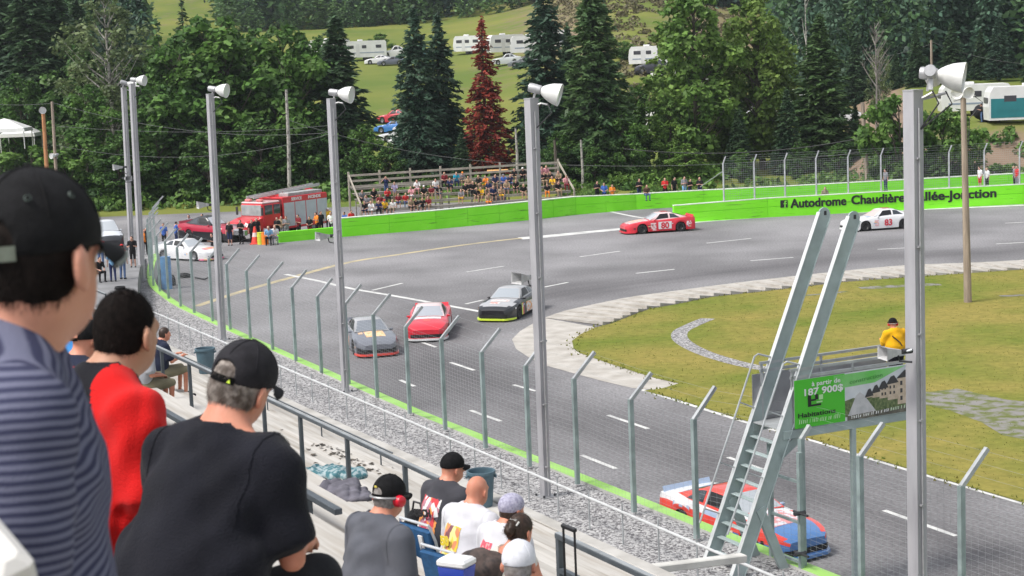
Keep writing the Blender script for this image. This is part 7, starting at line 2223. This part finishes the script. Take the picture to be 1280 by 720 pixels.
def hair_on(root, R, L, mat, h=.008, n=5000, length=.016, seed=1, line=.89, drop=.01, lay=(0, -.3, -1), grow=0.0, width=.0006, capped=False, nape=-.07):
    pr = [Prim(L(0, -.012, .026), None, 0, 0, .02, R=R, rad=(.083 + grow, .101 + grow, .108 + grow), cut=[(L(0, 0, drop), -(R @ np.array([0, -line, 1.0])) / math.hypot(line, 1))]),
          Prim(L(0, -.035, -.03), None, 0, 0, .03, R=R, rad=(.070 + grow, .065 + grow, .062 + grow), cut=[(L(0, .0, nape), -(R @ np.array([0, -.3, 1.0])))])]
    me = sdf_mesh('hair', pr, h, mat, noise=lambda X, Y, Z: .0015 * np.sin(160 * X + 40 * Z) * np.sin(150 * Y + 60 * Z))
    H0 = L(0, 0, 0)
    def keep(p):
        q = (p - H0) @ R
        return (q[:, 2] < .008) | ((np.abs(q[:, 0]) < .03) & (q[:, 1] < -.05) & (q[:, 2] > .03) & (q[:, 2] < .06))
    if n: me = strands(me, n, length, width, R @ np.array(lay, float), seed=seed, keep=keep if capped else None)
    return obj('hair', me, root)
def cap_on(root, R, L, mat, h=.008, opening=True, strap=None, brim=None, tilt=0.0, backward=False, button=True, grow=0.0, edge=None):
    sg = -1 if backward else 1
    up = R @ np.array([0, -math.sin(tilt) * sg, math.cos(tilt)])
    crown = [Prim(L(0, -.006, .044), None, 0, 0, .01, R=R, rad=(.0905 + grow, .110 + grow, .100 + grow), cut=[(L(0, 0, .018), -up)])]
    subs = [Prim(L(0, sg * -.112, .042), None, 0, 0, .01, R=R, rad=(.040, .05, .034))] if opening else []
    seams = lambda X, Y, Z: 0 * X
    cme = sdf_mesh('cap', crown, h * .75 if h > .006 else h, mat, subs=subs)
    co = obj('cap', cme, root)
    bp = [Prim(L(0, sg * .095, .030), L(0, sg * .155, .022), .078, .070, .01)]
    # thin curved peak
    V = []; Fq = []
    nx_, ny_ = 15, 8
    for t_ in (0, .006):
        for j in range(ny_):
            f = j / (ny_ - 1)
            for i in range(nx_):
                x = (i / (nx_ - 1) - .5) * 2
                wv = .082 * (1 - .10 * f); yy = .070 * math.sqrt(max(0, 1 - x * x * .85)) + f * (.082 * math.sqrt(max(.05, 1 - x * x * .8)))
                V.append(L(x * wv, sg * (yy + .02), .026 + t_ - .022 * x * x - .018 * f + (0 if t_ else 0)))
    N0 = nx_ * ny_
    for j in range(ny_ - 1):
        for i in range(nx_ - 1):
            a = j * nx_ + i; Fq += [(a, a + nx_, a + nx_ + 1, a + 1), (N0 + a, N0 + a + 1, N0 + a + nx_ + 1, N0 + a + nx_)]
    ring_ = [i for i in range(nx_)] + [j * nx_ + nx_ - 1 for j in range(1, ny_)] + [(ny_ - 1) * nx_ + i for i in range(nx_ - 2, -1, -1)] + [j * nx_ for j in range(ny_ - 2, 0, -1)]
    for a, b_ in zip(ring_, ring_[1:] + ring_[:1]): Fq.append((a, b_, N0 + b_, N0 + a))
    bm_ = bpy.data.meshes.new('peak'); bm_.from_pydata([tuple(x) for x in V], [], Fq); bm_.materials.append(brim or mat); bm_.polygons.foreach_set('use_smooth', [True] * len(Fq)); bm_.set_sharp_from_angle(angle=R_(50)); bm_.update()
    obj('peak', bm_, co)
    if edge:
        pts = [Vector(V[(ny_ - 1) * nx_ + i]) for i in range(nx_)]
        MB().tube(pts, .0045, 6).build('peak_edge', edge, co, True)
    if strap:
        pts = [Vector(L(.088 * math.sin(a), sg * (-.006 - .113 * math.cos(a)), .012)) for a in np.linspace(-.55, .55, 11)]
        upv = Vector(R @ np.array([0, 0, 1.0]))
        mb = MB(); mb.loft([[p - upv * .002 for p in pts], [p + upv * .020 for p in pts]]); mb.loft([[p + upv * .020 for p in pts], [p - upv * .002 for p in pts]])
        mb.build('strap', strap, co, True)
    if button:
        MB().lathe([(.009, 0), (.008, .006), (0, .008)], L(0, -.006, .142 + grow), 10, Matrix([list(r) for r in R])).build('button', mat, co, True)
    # panel seams
    mb = MB()
    for a in (0, math.pi / 3, 2 * math.pi / 3):
        pts = []
        for t in np.linspace(.25, math.pi - .25, 21):
            x_ = math.cos(t) * math.sin(a) * (.0915 + grow); y_ = math.cos(t) * math.cos(a) * (.111 + grow); z_ = math.sin(t) * (.101 + grow)
            p = L(x_, -.006 + y_, .044 + z_)
            if opening and sg * y_ < -.05 and abs(x_) < .045 and z_ < .04: continue
            if z_ + .044 < .022: continue
            pts.append(p)
        if len(pts) > 2: mb.tube(pts, .0016, 5)
    mb.build('seam', mat, co, True)
    return co
def on_head(name, R, at, pts, m, parent, t=.0015):
    """small flat mark: outline pts (x, z) lying on the plane at point `at`, facing backwards"""
    X = Vector(R @ np.array([1., 0, 0])); Zv = Vector(R @ np.array([0, 0, 1.])); Yv = Vector(R @ np.array([0, 1., 0]))
    return MB().prism([Vector(at) + X * x + Zv * z for x, z in pts], -Yv * t).build(name, m, parent)

# --- man in the striped polo shirt
stripe = bpy.data.materials.new('striped_polo'); stripe.use_nodes = True
def stripes(m, vec, freq, c1, c2, duty=.5):
    nt = m.node_tree; b = nt.nodes['Principled BSDF']; b.inputs['Roughness'].default_value = .9; b.inputs['Specular IOR Level'].default_value = .15
    tc = nt.nodes.new('ShaderNodeTexCoord'); dp = nt.nodes.new('ShaderNodeVectorMath'); dp.operation = 'DOT_PRODUCT'; dp.inputs[1].default_value = vec
    nz = nt.nodes.new('ShaderNodeTexNoise'); nz.inputs['Scale'].default_value = 7; nt.links.new(tc.outputs['Object'], nz.inputs['Vector'])
    nt.links.new(tc.outputs['Object'], dp.inputs[0])
    a = nt.nodes.new('ShaderNodeMath'); a.operation = 'MULTIPLY_ADD'; a.inputs[1].default_value = .012; nt.links.new(nz.outputs['Fac'], a.inputs[0]); nt.links.new(dp.outputs['Value'], a.inputs[2])
    s_ = nt.nodes.new('ShaderNodeMath'); s_.operation = 'MULTIPLY'; s_.inputs[1].default_value = freq * 6.2832; nt.links.new(a.outputs[0], s_.inputs[0])
    si = nt.nodes.new('ShaderNodeMath'); si.operation = 'SINE'; nt.links.new(s_.outputs[0], si.inputs[0])
    mr = nt.nodes.new('ShaderNodeMapRange'); mr.inputs['From Min'].default_value = -.35; mr.inputs['From Max'].default_value = .35; nt.links.new(si.outputs[0], mr.inputs['Value'])
    mx = nt.nodes.new('ShaderNodeMix'); mx.data_type = 'RGBA'; mx.inputs['A'].default_value = (*c1, 1); mx.inputs['B'].default_value = (*c2, 1)
    nt.links.new(mr.outputs['Result'], mx.inputs['Factor']); nt.links.new(mx.outputs['Result'], b.inputs['Base Color'])
    n2 = nt.nodes.new('ShaderNodeTexNoise'); n2.inputs['Scale'].default_value = 260; nt.links.new(tc.outputs['Object'], n2.inputs['Vector'])
    bp = nt.nodes.new('ShaderNodeBump'); bp.inputs['Strength'].default_value = .3; bp.inputs['Distance'].default_value = .01; nt.links.new(n2.outputs['Fac'], bp.inputs['Height']); nt.links.new(bp.outputs['Normal'], b.inputs['Normal'])
stripes(stripe, (.45, .25, .9), 74, (.045, .048, .092), (.15, .155, .225))
stripe2 = bpy.data.materials.new('striped_sleeve'); stripe2.use_nodes = True
stripes(stripe2, (-.10, .05, 1.0), 72, (.045, .048, .092), (.15, .155, .225))
capb = M('black_cap_cloth', (.008, .008, .009), .85, var=.3, scale=40, bump=.3, bscale=260, spec=.2)
r, J, R, L, sm_, so_ = figure('man in a dark cap and blue striped polo shirt at the left edge', 50, 329, 2.62, R_(-72), (R_(46), .04, R_(-3)), 'stand', .06, .205, .03, 'down', skinA, [stripe, stripe2], fabric('dark_trousers', (.02, .02, .025)), h=.0085, wr=.007, seed=.4, neckr=.083, shirtfn=lambda c: np.abs(c[:, 0]) > .198)
hair_on(r, R, L, hair_d, .006, 16000, .014, 1, grow=-.002, drop=-.012, capped=True)
co = cap_on(r, R, L, capb, .006, True, M('pale_strap', (.22, .25, .20), .6, var=.3, scale=30), edge=M('peak_lining', (.16, .18, .16), .8), tilt=.05)
for a, z in ((.75, .085), (-.2, .095), (1.5, .085)):
    q = L(.082 * math.sin(a), -.006 - .098 * math.cos(a), .044 + .055)
    MB().lathe([(.0045, -.002), (.006, 0), (.004, .002)], q, 8, Vector((q - np.array(L(0, -.006, .044)))).to_track_quat('Z', 'Y').to_matrix()).build('eyelet', M('eyelet_green', (.05, .07, .06), .6), co)
ck = Prim(np.array(J['neck']) + np.array([0, .0, -.035]), np.array(J['neck']) + np.array([0, .015, .03]), .098, .083, .02)
obj('collar', sdf_mesh('collar', [Prim(ck.a, ck.b, .104, .090, .01)], .007, stripe, subs=[Prim(np.array(J['neck']) + np.array([0, .01, -.06]), np.array(J['neck']) + np.array([0, .03, .12]), .098, .078, .01)], cuts=[(np.array(J['neck']) + np.array([0, 0, .038]), (0, -.35, .94))]), r)

# --- man in red and black
redf = fabric('red_sport', (.62, .012, .012)); blackf = fabric('black_sport', (.012, .012, .016))
r, J, R, L, sm_, so_ = figure('dark haired man in a red and black jersey seated behind the striped shirt', 159, 418, 5.5, R_(-50), (R_(20), .08, 0), 'sit', .26, .190, .03, 'lap', skinB, [blackf, redf], h=.0095, wr=.011, seed=1.3, neckr=.085, k=1.10,
    shirtfn=lambda c: (np.abs(c[:, 0]) > np.clip(.088 + .50 * (1.035 - c[:, 2]), .088, .168)) | ((np.abs(c[:, 0]) > .05) & (c[:, 2] < .66)))
hair_on(r, R, L, hair_d, .006, 22000, .009, 2, drop=.004, grow=-.004, nape=-.055)
mk = patch_of(sm_, 'sleeve_logo', lambda c, n: c.x > .20 and abs(c.z - (J['shR'][2] - .05)) < .008 and abs(c.y - J['shR'][1]) < .02 and n.x > .3, M('peach_print', (.75, .40, .25), .7), so_, .003)

# --- man in the black T-shirt
charc = fabric('charcoal_tshirt', (.011, .0115, .017), .25, .4, 180)
r, J, R, L, sm_, so_ = figure('grey haired man in charcoal cap and black T-shirt, seated with back to us', 303, 484, 5.0, R_(-34), (R_(4), .26, R_(13)), 'sit', .46, .190, .048, 'knees', skinC, charc, fabric('black_jeans', (.018, .019, .022)), h=.0105, wr=.010, seed=2.2, neckr=.104, k=.97, noff=(.024, .04, .055))
hair_on(r, R, L, hair_g, .006, 20000, .016, 3, drop=-.012, grow=.0, capped=True, nape=-.046)
capc = M('charcoal_cap_cloth', (.022, .021, .025), .85, var=.2, scale=30, bump=.3, bscale=260, spec=.2)
co = cap_on(r, R, L, capc, .006, True, capb, tilt=.10)
on_head('strap_logo', R, L(.038, -.117, .014), [(-.008, 0), (.006, .0), (0, .011)], M('neon_mark', (.55, .75, .05), .6), co)

# --- man with red ear muffs
greyt = fabric('grey_tshirt', (.105, .11, .13), .1, .3, 180)
r, J, R, L, sm_, so_ = figure('man in grey T-shirt and black cap wearing red ear muffs', 487, 622, 10.6, R_(-52), (R_(8), .12, 0), 'sit', .24, .21, .045, 'lap', skinC, greyt, fabric('dark_trousers', (.02, .02, .025)), h=.013, wr=.006, seed=3.1, k=1.02)
hair_on(r, R, L, hair_s, .008, 2500, .010, 4, drop=-.012, width=.001, capped=True, grow=-.002)
co = cap_on(r, R, L, capb, .008, True, capb)
MB().box(L(-.01, -.105, .075), (.02, .01, .012), mat=Matrix([list(x) for x in R])).build('cap_print', M('yellow_print', (.6, .5, .1), .7), co)
def muffs(parent, R, L, cm, bm_, top=False):
    mu = obj('ear_muffs', MB().tube([L(.095 * math.cos(a), -.02 - (.0 if top else .105 * math.sin(a)), (.05 + .115 * math.sin(a)) if top else .012) for a in np.linspace(0, math.pi, 15)], .008, 6).mesh('ear_muffs', bm_, True), parent)
    for sg in (-1, 1):
        MB().lathe([(0, -.02), (.030, -.02), (.038, -.012), (.038, .012), (.033, .028), (.018, .036), (0, .037)], L(sg * .090, -.006, -.008), 16, Matrix([list(x) for x in (R @ np.array(Matrix.Rotation(R_(90 * sg), 3, 'Y')))])).build('ear_cup', cm, mu, True)
redcup = M('red_plastic', (.62, .01, .03), .3, coat=.3)
muffs(r, R, L, redcup, M('muff_band', (.3, .3, .31), .4, .3))
MB().bar(L(.082, .02, .012), L(.070, .095, .012), .006, .012).build('glasses', bk_, r)

# prints
def print_mat(name, cols, sc=26):
    m = bpy.data.materials.new('print_' + name); m.use_nodes = True; nt = m.node_tree; b = nt.nodes['Principled BSDF']; b.inputs['Roughness'].default_value = .85
    tc = nt.nodes.new('ShaderNodeTexCoord'); mp = nt.nodes.new('ShaderNodeMapping'); mp.inputs['Scale'].default_value = (1, 1, .55); mp.inputs['Rotation'].default_value = (.2, .5, .1)
    vo = nt.nodes.new('ShaderNodeTexVoronoi'); vo.inputs['Scale'].default_value = sc; nt.links.new(tc.outputs['Object'], mp.inputs['Vector']); nt.links.new(mp.outputs['Vector'], vo.inputs['Vector'])
    sp_ = nt.nodes.new('ShaderNodeSeparateColor'); nt.links.new(vo.outputs['Color'], sp_.inputs[0])
    cr = nt.nodes.new('ShaderNodeValToRGB'); cr.color_ramp.interpolation = 'CONSTANT'
    for i, c in enumerate(cols):
        e = cr.color_ramp.elements[i] if i < 2 else cr.color_ramp.elements.new(i / len(cols))
        e.position = i / len(cols); e.color = (*c, 1)
    nt.links.new(sp_.outputs[0], cr.inputs['Fac']); nt.links.new(cr.outputs['Color'], b.inputs['Base Color'])
    return m
def back_text(body, size, m, root, J, x, z, tilt=0.0, y=None):
    me = text_mesh(body, size, m, .002, .006 * size / .1)
    put_text('lettering', me, (x, y, z), (math.cos(tilt), 0, math.sin(tilt)), (-math.sin(tilt), 0, math.cos(tilt)), root)
def back_y(sm_, x, z, w=.05):
    ys_ = [v.co.y for v in sm_.vertices if abs(v.co.x - x) < w and abs(v.co.z - z) < w]
    return min(ys_) - .004 if ys_ else -.1
gtee = fabric('dark_grey_tshirt', (.055, .055, .065), .12, .3, 180); wtee = fabric('white_tshirt', (.62, .62, .66), .05, .3, 180)
r, J, R, L, sm_, so_ = figure('man in black cap and dark grey T-shirt with colourful back print', 566, 586, 14.6, R_(-50), (R_(-6), .05, 0), 'sit', .20, .205, .05, 'lap', skinC, gtee, h=.015, seed=4.2)
cap_on(r, R, L, capb, .009, False)
hz_ = J['chest'][2]
patch_of(sm_, 'back_print', lambda c, n: n.y < -.35 and abs(c.x + .02) < .125 and hz_ - .20 < c.z < hz_ + .10, print_mat('racing', [(.55, .05, .06), (.7, .68, .66), (.45, .2, .25), (.75, .3, .08), (.08, .06, .08), (.7, .7, .72), (.5, .06, .1)]), so_)
back_text('USCH', .085, bk_, r, J, -.13, hz_ - .06, .15, back_y(sm_, -.03, hz_ - .03, .10) - .004)
seat_list = [r]
r, J, R, L, sm_, so_ = figure('bald man in white T-shirt with yellow back print', 597, 614, 13.6, R_(-48), (R_(10), .06, 0), 'sit', .20, .21, .055, 'lap', skinC, wtee, h=.014, seed=5.0)
hz_ = J['chest'][2]
patch_of(sm_, 'back_print', lambda c, n: n.y < -.3 and abs(c.x + .03) < .10 and hz_ - .22 < c.z < hz_ + .08, print_mat('number', [(.75, .5, .05), (.7, .25, .12), (.75, .72, .3), (.5, .42, .45), (.2, .08, .1), (.75, .6, .1)]), so_)
back_text('50', .10, M('print_yellow', (.8, .62, .05), .8), r, J, -.09, hz_ - .07, .1, back_y(sm_, -.03, hz_ - .03, .1) - .004)
seat_list.append(r)
lav = M('lavender_bandana', (.27, .26, .36), .9, col2=(.45, .44, .55), scale=50)
r, J, R, L, sm_, so_ = figure('man in grey patterned skull cap and white T-shirt with red and green print', 640, 638, 13.2, R_(-50), (R_(2), .05, 0), 'sit', .20, .20, .04, 'lap', skinC, wtee, h=.014, seed=6.3)
hair_on(r, R, L, hair_b, .009, 0, grow=-.002, drop=-.02)
obj('skull_cap', sdf_mesh('skull_cap', [Prim(L(0, -.008, .042), None, 0, 0, .01, R=R, rad=(.092, .111, .096), cut=[(L(0, 0, .012), -(R @ np.array([0, -.25, .97])))])], .008, lav), r)
hz_ = J['chest'][2]
patch_of(sm_, 'back_print', lambda c, n: n.y < -.3 and abs(c.x + .05) < .075 and hz_ - .08 < c.z < hz_ + .10, print_mat('pink', [(.7, .08, .12), (.72, .1, .14), (.75, .3, .3)], 40), so_)
patch_of(sm_, 'back_print', lambda c, n: n.y < -.3 and abs(c.x + .0) < .08 and hz_ - .2 < c.z < hz_ - .08, print_mat('leaf', [(.05, .2, .05), (.62, .62, .62), (.1, .3, .08), (.6, .6, .6)], 30), so_)
seat_list.append(r)
Jw = skeleton('sit', .22, .17, 'knees')
r, J, R, L, sm_, so_ = figure('woman with brown hair in a bun, bare shoulders and pale tank top', 651, 664, 12.4, R_(-46), (R_(4), .10, 0), 'sit', .22, .17, .015, 'knees', skinC, fabric('cream_tank', (.58, .55, .50)), fabric('grey_shorts', (.25, .26, .29)), h=.012, tank=True, seed=7.7, pants='short', J=Jw, k=.97)
hair_on(r, R, L, hair_b, .007, 2500, .02, 6, drop=-.006, grow=.006, lay=(0, -.6, .4), width=.001)
bun = sdf_mesh('hair_bun', [Prim(L(0, -.125, .02), None, 0, 0, .01, R=R, rad=(.045, .040, .045)), Prim(L(0, -.10, .055), L(0, -.105, .03), .04, .04, .02)], .007, hair_b, noise=lambda X, Y, Z: .004 * np.sin(90 * X + 60 * Z) * np.sin(70 * Z))
obj('hair_bun', strands(bun, 900, .03, .001, (0.3, -.2, .6), .9), r)
MB().bar(L(-.03, -.085, .098), L(.03, -.085, .098), .02, .008).build('hair_clip', M('pale_clip', (.6, .6, .58), .3), r)
MB().bar(L(.045, -.105, .06), L(.055, -.085, .09), .016, .008).build('hair_clip', M('pale_clip', (.6, .6, .58), .3), r)
seat_list.append(r)
# --- man in the white cap at the bottom
capw = M('white_cap_cloth', (.68, .69, .74), .85, var=.06, scale=40, bump=.3, bscale=240, spec=.2)
r, J, R, L, sm_, so_ = figure('man in white cap and blue shirt at the bottom edge of the view', 649, 707, 9.4, R_(-40), (R_(24), .06, 0), 'sit', .18, .21, .05, 'lap', skinC, fabric('blue_shirt', (.13, .19, .34)), h=.013, seed=8.1)
hair_on(r, R, L, hair_s, .008, 2500, .010, 7, drop=-.03, width=.001, capped=True, grow=-.002)
co = cap_on(r, R, L, capw, .007, False, None, grow=.003)
on_head('cap_mark', R, L(-.045, -.108, .030), [(-.012, .004), (-.006, .0), (.014, .006), (-.004, .004)], bk_, co)
# --- farther spectators of the same stand
def mid_person(*a, **kw):
    return figure(*a, h=kw.pop('h', .018), **kw)
r, J, R, L, sm_, so_ = mid_person('grey haired person in bright blue shirt behind the striped polo shirt', 96, 410, 12.5, R_(-58), (.1, .05, 0), lean=.2, skin=skinC, shirt=fabric('sky_blue_shirt', (.05, .22, .52)), seed=.7)
hair_on(r, R, L, hair_s, .010, 1500, .012, 8, width=.001)
r, J, R, L, sm_, so_ = mid_person('person in black cap with a red badge left of the dark haired man', 109, 426, 11.6, R_(-58), (.25, .05, 0), lean=.2, skin=skinC, shirt=fabric('navy_shirt', (.02, .025, .05)), seed=.9)
co = cap_on(r, R, L, capb, .009, True, capb)
on_head('cap_badge', R, L(-.01, -.118, .03), [(-.014, 0), (.014, 0), (.010, .014), (-.010, .014)], M('orange_badge', (.75, .2, .08), .7), co)
r, J, R, L, sm_, so_ = mid_person('person in maroon top seated far left beyond the others', 104, 396, 19, R_(-58), (.1, .05, 0), lean=.2, skin=skinC, shirt=fabric('maroon_shirt', (.22, .03, .04)), seed=1.9)
hair_on(r, R, L, hair_b, .012, 0)
r, J, R, L, sm_, so_ = mid_person('person in grey shirt and khaki shorts seated by the guard rail', 187, 428, 27, R_(-62), (.1, .05, 0), lean=.2, skin=skinC, shirt=fabric('pale_grey_shirt', (.38, .39, .42)), trousers=fabric('khaki_shorts', (.2, .18, .12)), pants='short', seed=2.9)
hair_on(r, R, L, hair_s, .012, 0)
r, J, R, L, sm_, so_ = mid_person('person in navy shirt holding a can beyond the guard rail', 206, 418, 31, R_(-62), (.1, .05, 0), lean=.15, arms='front', skin=skinC, shirt=fabric('navy_shirt', (.02, .025, .05)), trousers=fabric('khaki_shorts', (.2, .18, .12)), pants='short', seed=3.9)
hair_on(r, R, L, hair_b, .012, 0)

# --- flag man in yellow on the flag stand
sm0 = (s1 * .45 + s2 * .55)
yel = fabric('yellow_jacket', (.80, .42, .012), .08)
pq = RS(1113, 480, sm0); fz = zf + .13
hd0 = W(sm0, SN(pq)[1], fz + 1.62)
r, J, R, L, sm_, so_ = figure('man in yellow shirt and black hat standing on the flag stand', 1116, 405, hd0.y, R_(20), (R_(-25), .12, 0), 'stand', .10, .22, .06, 'front', skinC, yel, fabric('dark_trousers', (.02, .02, .025)), h=.016, sleeve='long', seed=5.5, group=None)
hat = sdf_mesh('hat', [Prim(L(0, 0, .06), None, 0, 0, .01, R=R, rad=(.10, .115, .095), cut=[(L(0, 0, .035), -(R @ np.array([0, 0, 1.])))]), Prim(L(0, .0, .045), None, 0, 0, .02, R=R, rad=(.145, .16, .014))], .008, capb)
obj('hat', hat, r)
muffs(r, R, L, redcup, M('white_band', (.7, .7, .7), .5))
MB().tube([Vector((-.16, -.10, 1.36)), Vector((0, -.185, 1.2)), Vector((.15, -.13, 1.0))], .014, 6).build('strap', bk_, r)

# ------------------------------------------------------------------ things lying about the stand
seatb = M('blue_seat_fabric', (.012, .075, .19), .8, var=.15, scale=20, bump=.2); alum = M('pale_tube', (.62, .64, .66), .3, .5)
for i, (pr_, lb) in enumerate(zip(seat_list, ('blue stadium seat of the man in the dark grey T-shirt', 'blue stadium seat of the bald man', 'blue stadium seat of the man in the skull cap', 'blue stadium seat of the woman with the bun'))):
    t = empty('stadium_seat', pr_.location + Vector((0, 0, .36)), lb, 'stadium seat', 'blue stadium seats', pr_.rotation_euler.z)
    MB().box((0, .06, .0), (.44, .42, .06), bev=.02).build('cushion', seatb, t)
    MB().box((0, -.215, .21), (.43, .05, .38), bev=.02, mat=Matrix.Rotation(R_(12), 3, 'X')).build('backrest', seatb, t)
    MB().tube([(-.23, -.15, 0), (-.235, -.22, .30), (-.20, -.255, .43), (.20, -.255, .43), (.235, -.22, .30), (.23, -.15, 0)], .013, 7).build('frame', alum, t, True)
    MB().box((.10, -.262, .26), (.055, .012, .15), mat=Matrix.Rotation(R_(12), 3, 'X')).build('label_tag', M('white_tag', (.72, .72, .72), .6), t)
def STEP(u, v):
    n = .3
    while n < 15.3:
        if RN(u, v, n).z <= (FL(n) if n < NW0 else ZW): break
        n += .01
    p = RN(u, v, n); p.z = FL(n) if n < NW0 else ZW
    return p, n
# cooler
q = RN(571, 716, 5.0)
t = empty('cooler_box', Vector((q.x, q.y, q.z - .12)), 'small blue cooler with white lid behind the bald man', 'cooler', None, R_(-30))
t.scale = (.86, .86, .86)
MB().loft([[Vector((sx * w, sy * d_, z)) for sx, sy in ((-1, -1), (1, -1), (1, 1), (-1, 1))] for w, d_, z in ((.10, .075, 0), (.125, .095, .20))], True, True).build('tub', M('cooler_blue', (.03, .07, .45), .35, coat=.2), t)
MB().box((0, 0, .235), (.268, .208, .07), bev=.02).build('lid', M('cooler_white', (.74, .74, .74), .4), t)
MB().tube([(-.13, 0, .17), (-.145, 0, .22), (-.13, -.05, .245)], .012, 6).build('handle', M('cooler_blue', (.03, .07, .45)), t)
# bags
def soft_bag(pos, yaw, size, label, m, name='bag', strap=True):
    t = empty(name, pos, label, 'bag', None, yaw)
    P = [Prim((0, 0, size[2] * .5), None, 0, 0, .04, rad=(size[0] * .52, size[1] * .55, size[2] * .56)), Prim((-size[0] * .2, 0, size[2] * .35), (size[0] * .2, 0, size[2] * .35), size[1] * .5, size[1] * .5, .06)]
    obj('sack', sdf_mesh('sack', P, .012, m, noise=wrinkle(.008, 1.2, size[0] * 9), cuts=[((0, 0, .0), (0, 0, -1))]), t)
    if strap: MB().tube([(-size[0] * .25, 0, size[2] * .95), (-size[0] * .15, 0, size[2] * 1.25), (size[0] * .15, 0, size[2] * 1.25), (size[0] * .25, 0, size[2] * .95)], .01, 6).build('strap', bk_, t)
blackbag = fabric('black_nylon', (.012, .012, .014), .2)
q = RN(524, 686, 5.9); soft_bag(q, R_(-50), (.30, .2, .33), 'black bag standing left of the blue stadium seats', blackbag)
q = RN(603, 725, 5.3); soft_bag(q, R_(-20), (.36, .2, .22), 'brown and black bag lying right of the blue cooler', M('brown_check', (.10, .07, .06), .85, col2=(.03, .025, .025), scale=18), strap=False)
# suitcase with pull handle
q = RN(711, 660, 6.6)
t = empty('suitcase', Vector((q.x, q.y, FL(6.6))), 'black pull handle of a suitcase standing by the double rail', 'suitcase', None, R_(-60))
zt2 = q.z - FL(6.6)
MB().box((0, .12, max(.15, zt2 * .22)), (.32, .2, max(.3, zt2 * .44)), bev=.04).build('case', blackbag, t)
hh = MB()
for sx in (-.085, .085): hh.tube([(sx, 0, zt2 * .3), (sx, 0, zt2)], .011, 6)
hh.bar((-.10, 0, zt2), (.10, 0, zt2), .035, .035, bev=.008); hh.build('pull_handle', bk_, t)
# clothes left on the terrace
p, n_ = STEP(424, 616)
def heap(pos, yaw, blobs, m, label, name, seed):
    t = obj(name, sdf_mesh(name, [Prim(a, None, 0, 0, .08, rad=rd) for a, rd in blobs], .016, m, noise=wrinkle(.040, .7, seed), cuts=[((0, 0, -.02), (0, 0, -1))]), None, pos, yaw)
    tag(t, label, 'clothing', 'clothes left on the terrace')
heap(p, R_(-60), [((0, 0, .02), (.30, .24, .10)), ((.24, .06, .0), (.26, .2, .07)), ((.05, -.25, .0), (.2, .16, .06)), ((-.22, .1, 0), (.16, .2, .06))], M('grey_jacket', (.12, .115, .14), .9, var=.25, scale=8, bump=.3), 'crumpled grey jacket on the white terrace', 'crumpled_jacket', 1.0)
p, n_ = STEP(420, 600)
plaid = M('teal_plaid', (.06, .17, .20), .9, col2=(.32, .40, .42), scale=16, contrast=(.45, .55))
heap(p + Vector((-.1, .25, 0)), R_(-30), [((0, 0, .02), (.28, .22, .09)), ((.26, .1, .02), (.24, .16, .08)), ((-.22, -.05, 0), (.14, .16, .07))], plaid, 'teal plaid shirt heaped behind the grey jacket', 'heaped_shirt', 2.0)
# litter on the terraces
lt = MB(); rs = random.Random(17)
for k in range(90):
    f = rs.random(); u = 398 + 72 * f + rs.gauss(0, 4); v = 556 + 34 * f + rs.gauss(0, 2.2)
    if k > 70: u = rs.uniform(330, 500); v = 520 + (u - 330) * .45 + rs.uniform(-10, 40)
    p, n_ = STEP(u, v); r0 = rs.uniform(.02, .07); a = rs.uniform(0, 6.28)
    lt.poly([p + Vector((math.cos(a + q) * r0 * rs.uniform(.5, 1), math.sin(a + q) * r0 * rs.uniform(.5, 1), .006 + rs.uniform(0, .02))) for q in (0, 1.3, 2.6, 3.7, 5.1)])
me = lt.mesh('dead_leaves', M('litter_dark', (.03, .026, .022), .9, col2=(.10, .08, .06), scale=9)); up_faces(me)
stuff(obj('dead_leaves', me), 'dark dead leaves and litter on the terraces', 'litter')
# white rail close to the camera at the lower left
o = MB().bar(D(-80, 640, 2.25), D(40, 790, 2.05), .05, .22, up=(0, -.5, 1), bev=.012)
tag(o.build('white_rail', M('white_rail_paint', (.62, .60, .57), .6, var=.06, scale=3)), 'white painted rail board in the lower left corner close to us', 'rail')
# ------------------------------------------------------------------ thin summer haze
hm = bpy.data.materials.new('summer_haze'); hm.use_nodes = True
nt = hm.node_tree
for n in list(nt.nodes):
    if n.type != 'OUTPUT_MATERIAL': nt.nodes.remove(n)
pv = nt.nodes.new('ShaderNodeVolumePrincipled'); pv.inputs['Color'].default_value = (.80, .88, .95, 1); pv.inputs['Density'].default_value = .00013; pv.inputs['Anisotropy'].default_value = .2
nt.links.new(pv.outputs['Volume'], [n for n in nt.nodes if n.type == 'OUTPUT_MATERIAL'][0].inputs['Volume'])
hz = MB().box((0, 722, 124), (1700, 1590, 250)).build('haze', hm)
hz['kind'] = 'stuff'
SC.cycles.volume_bounces = 0
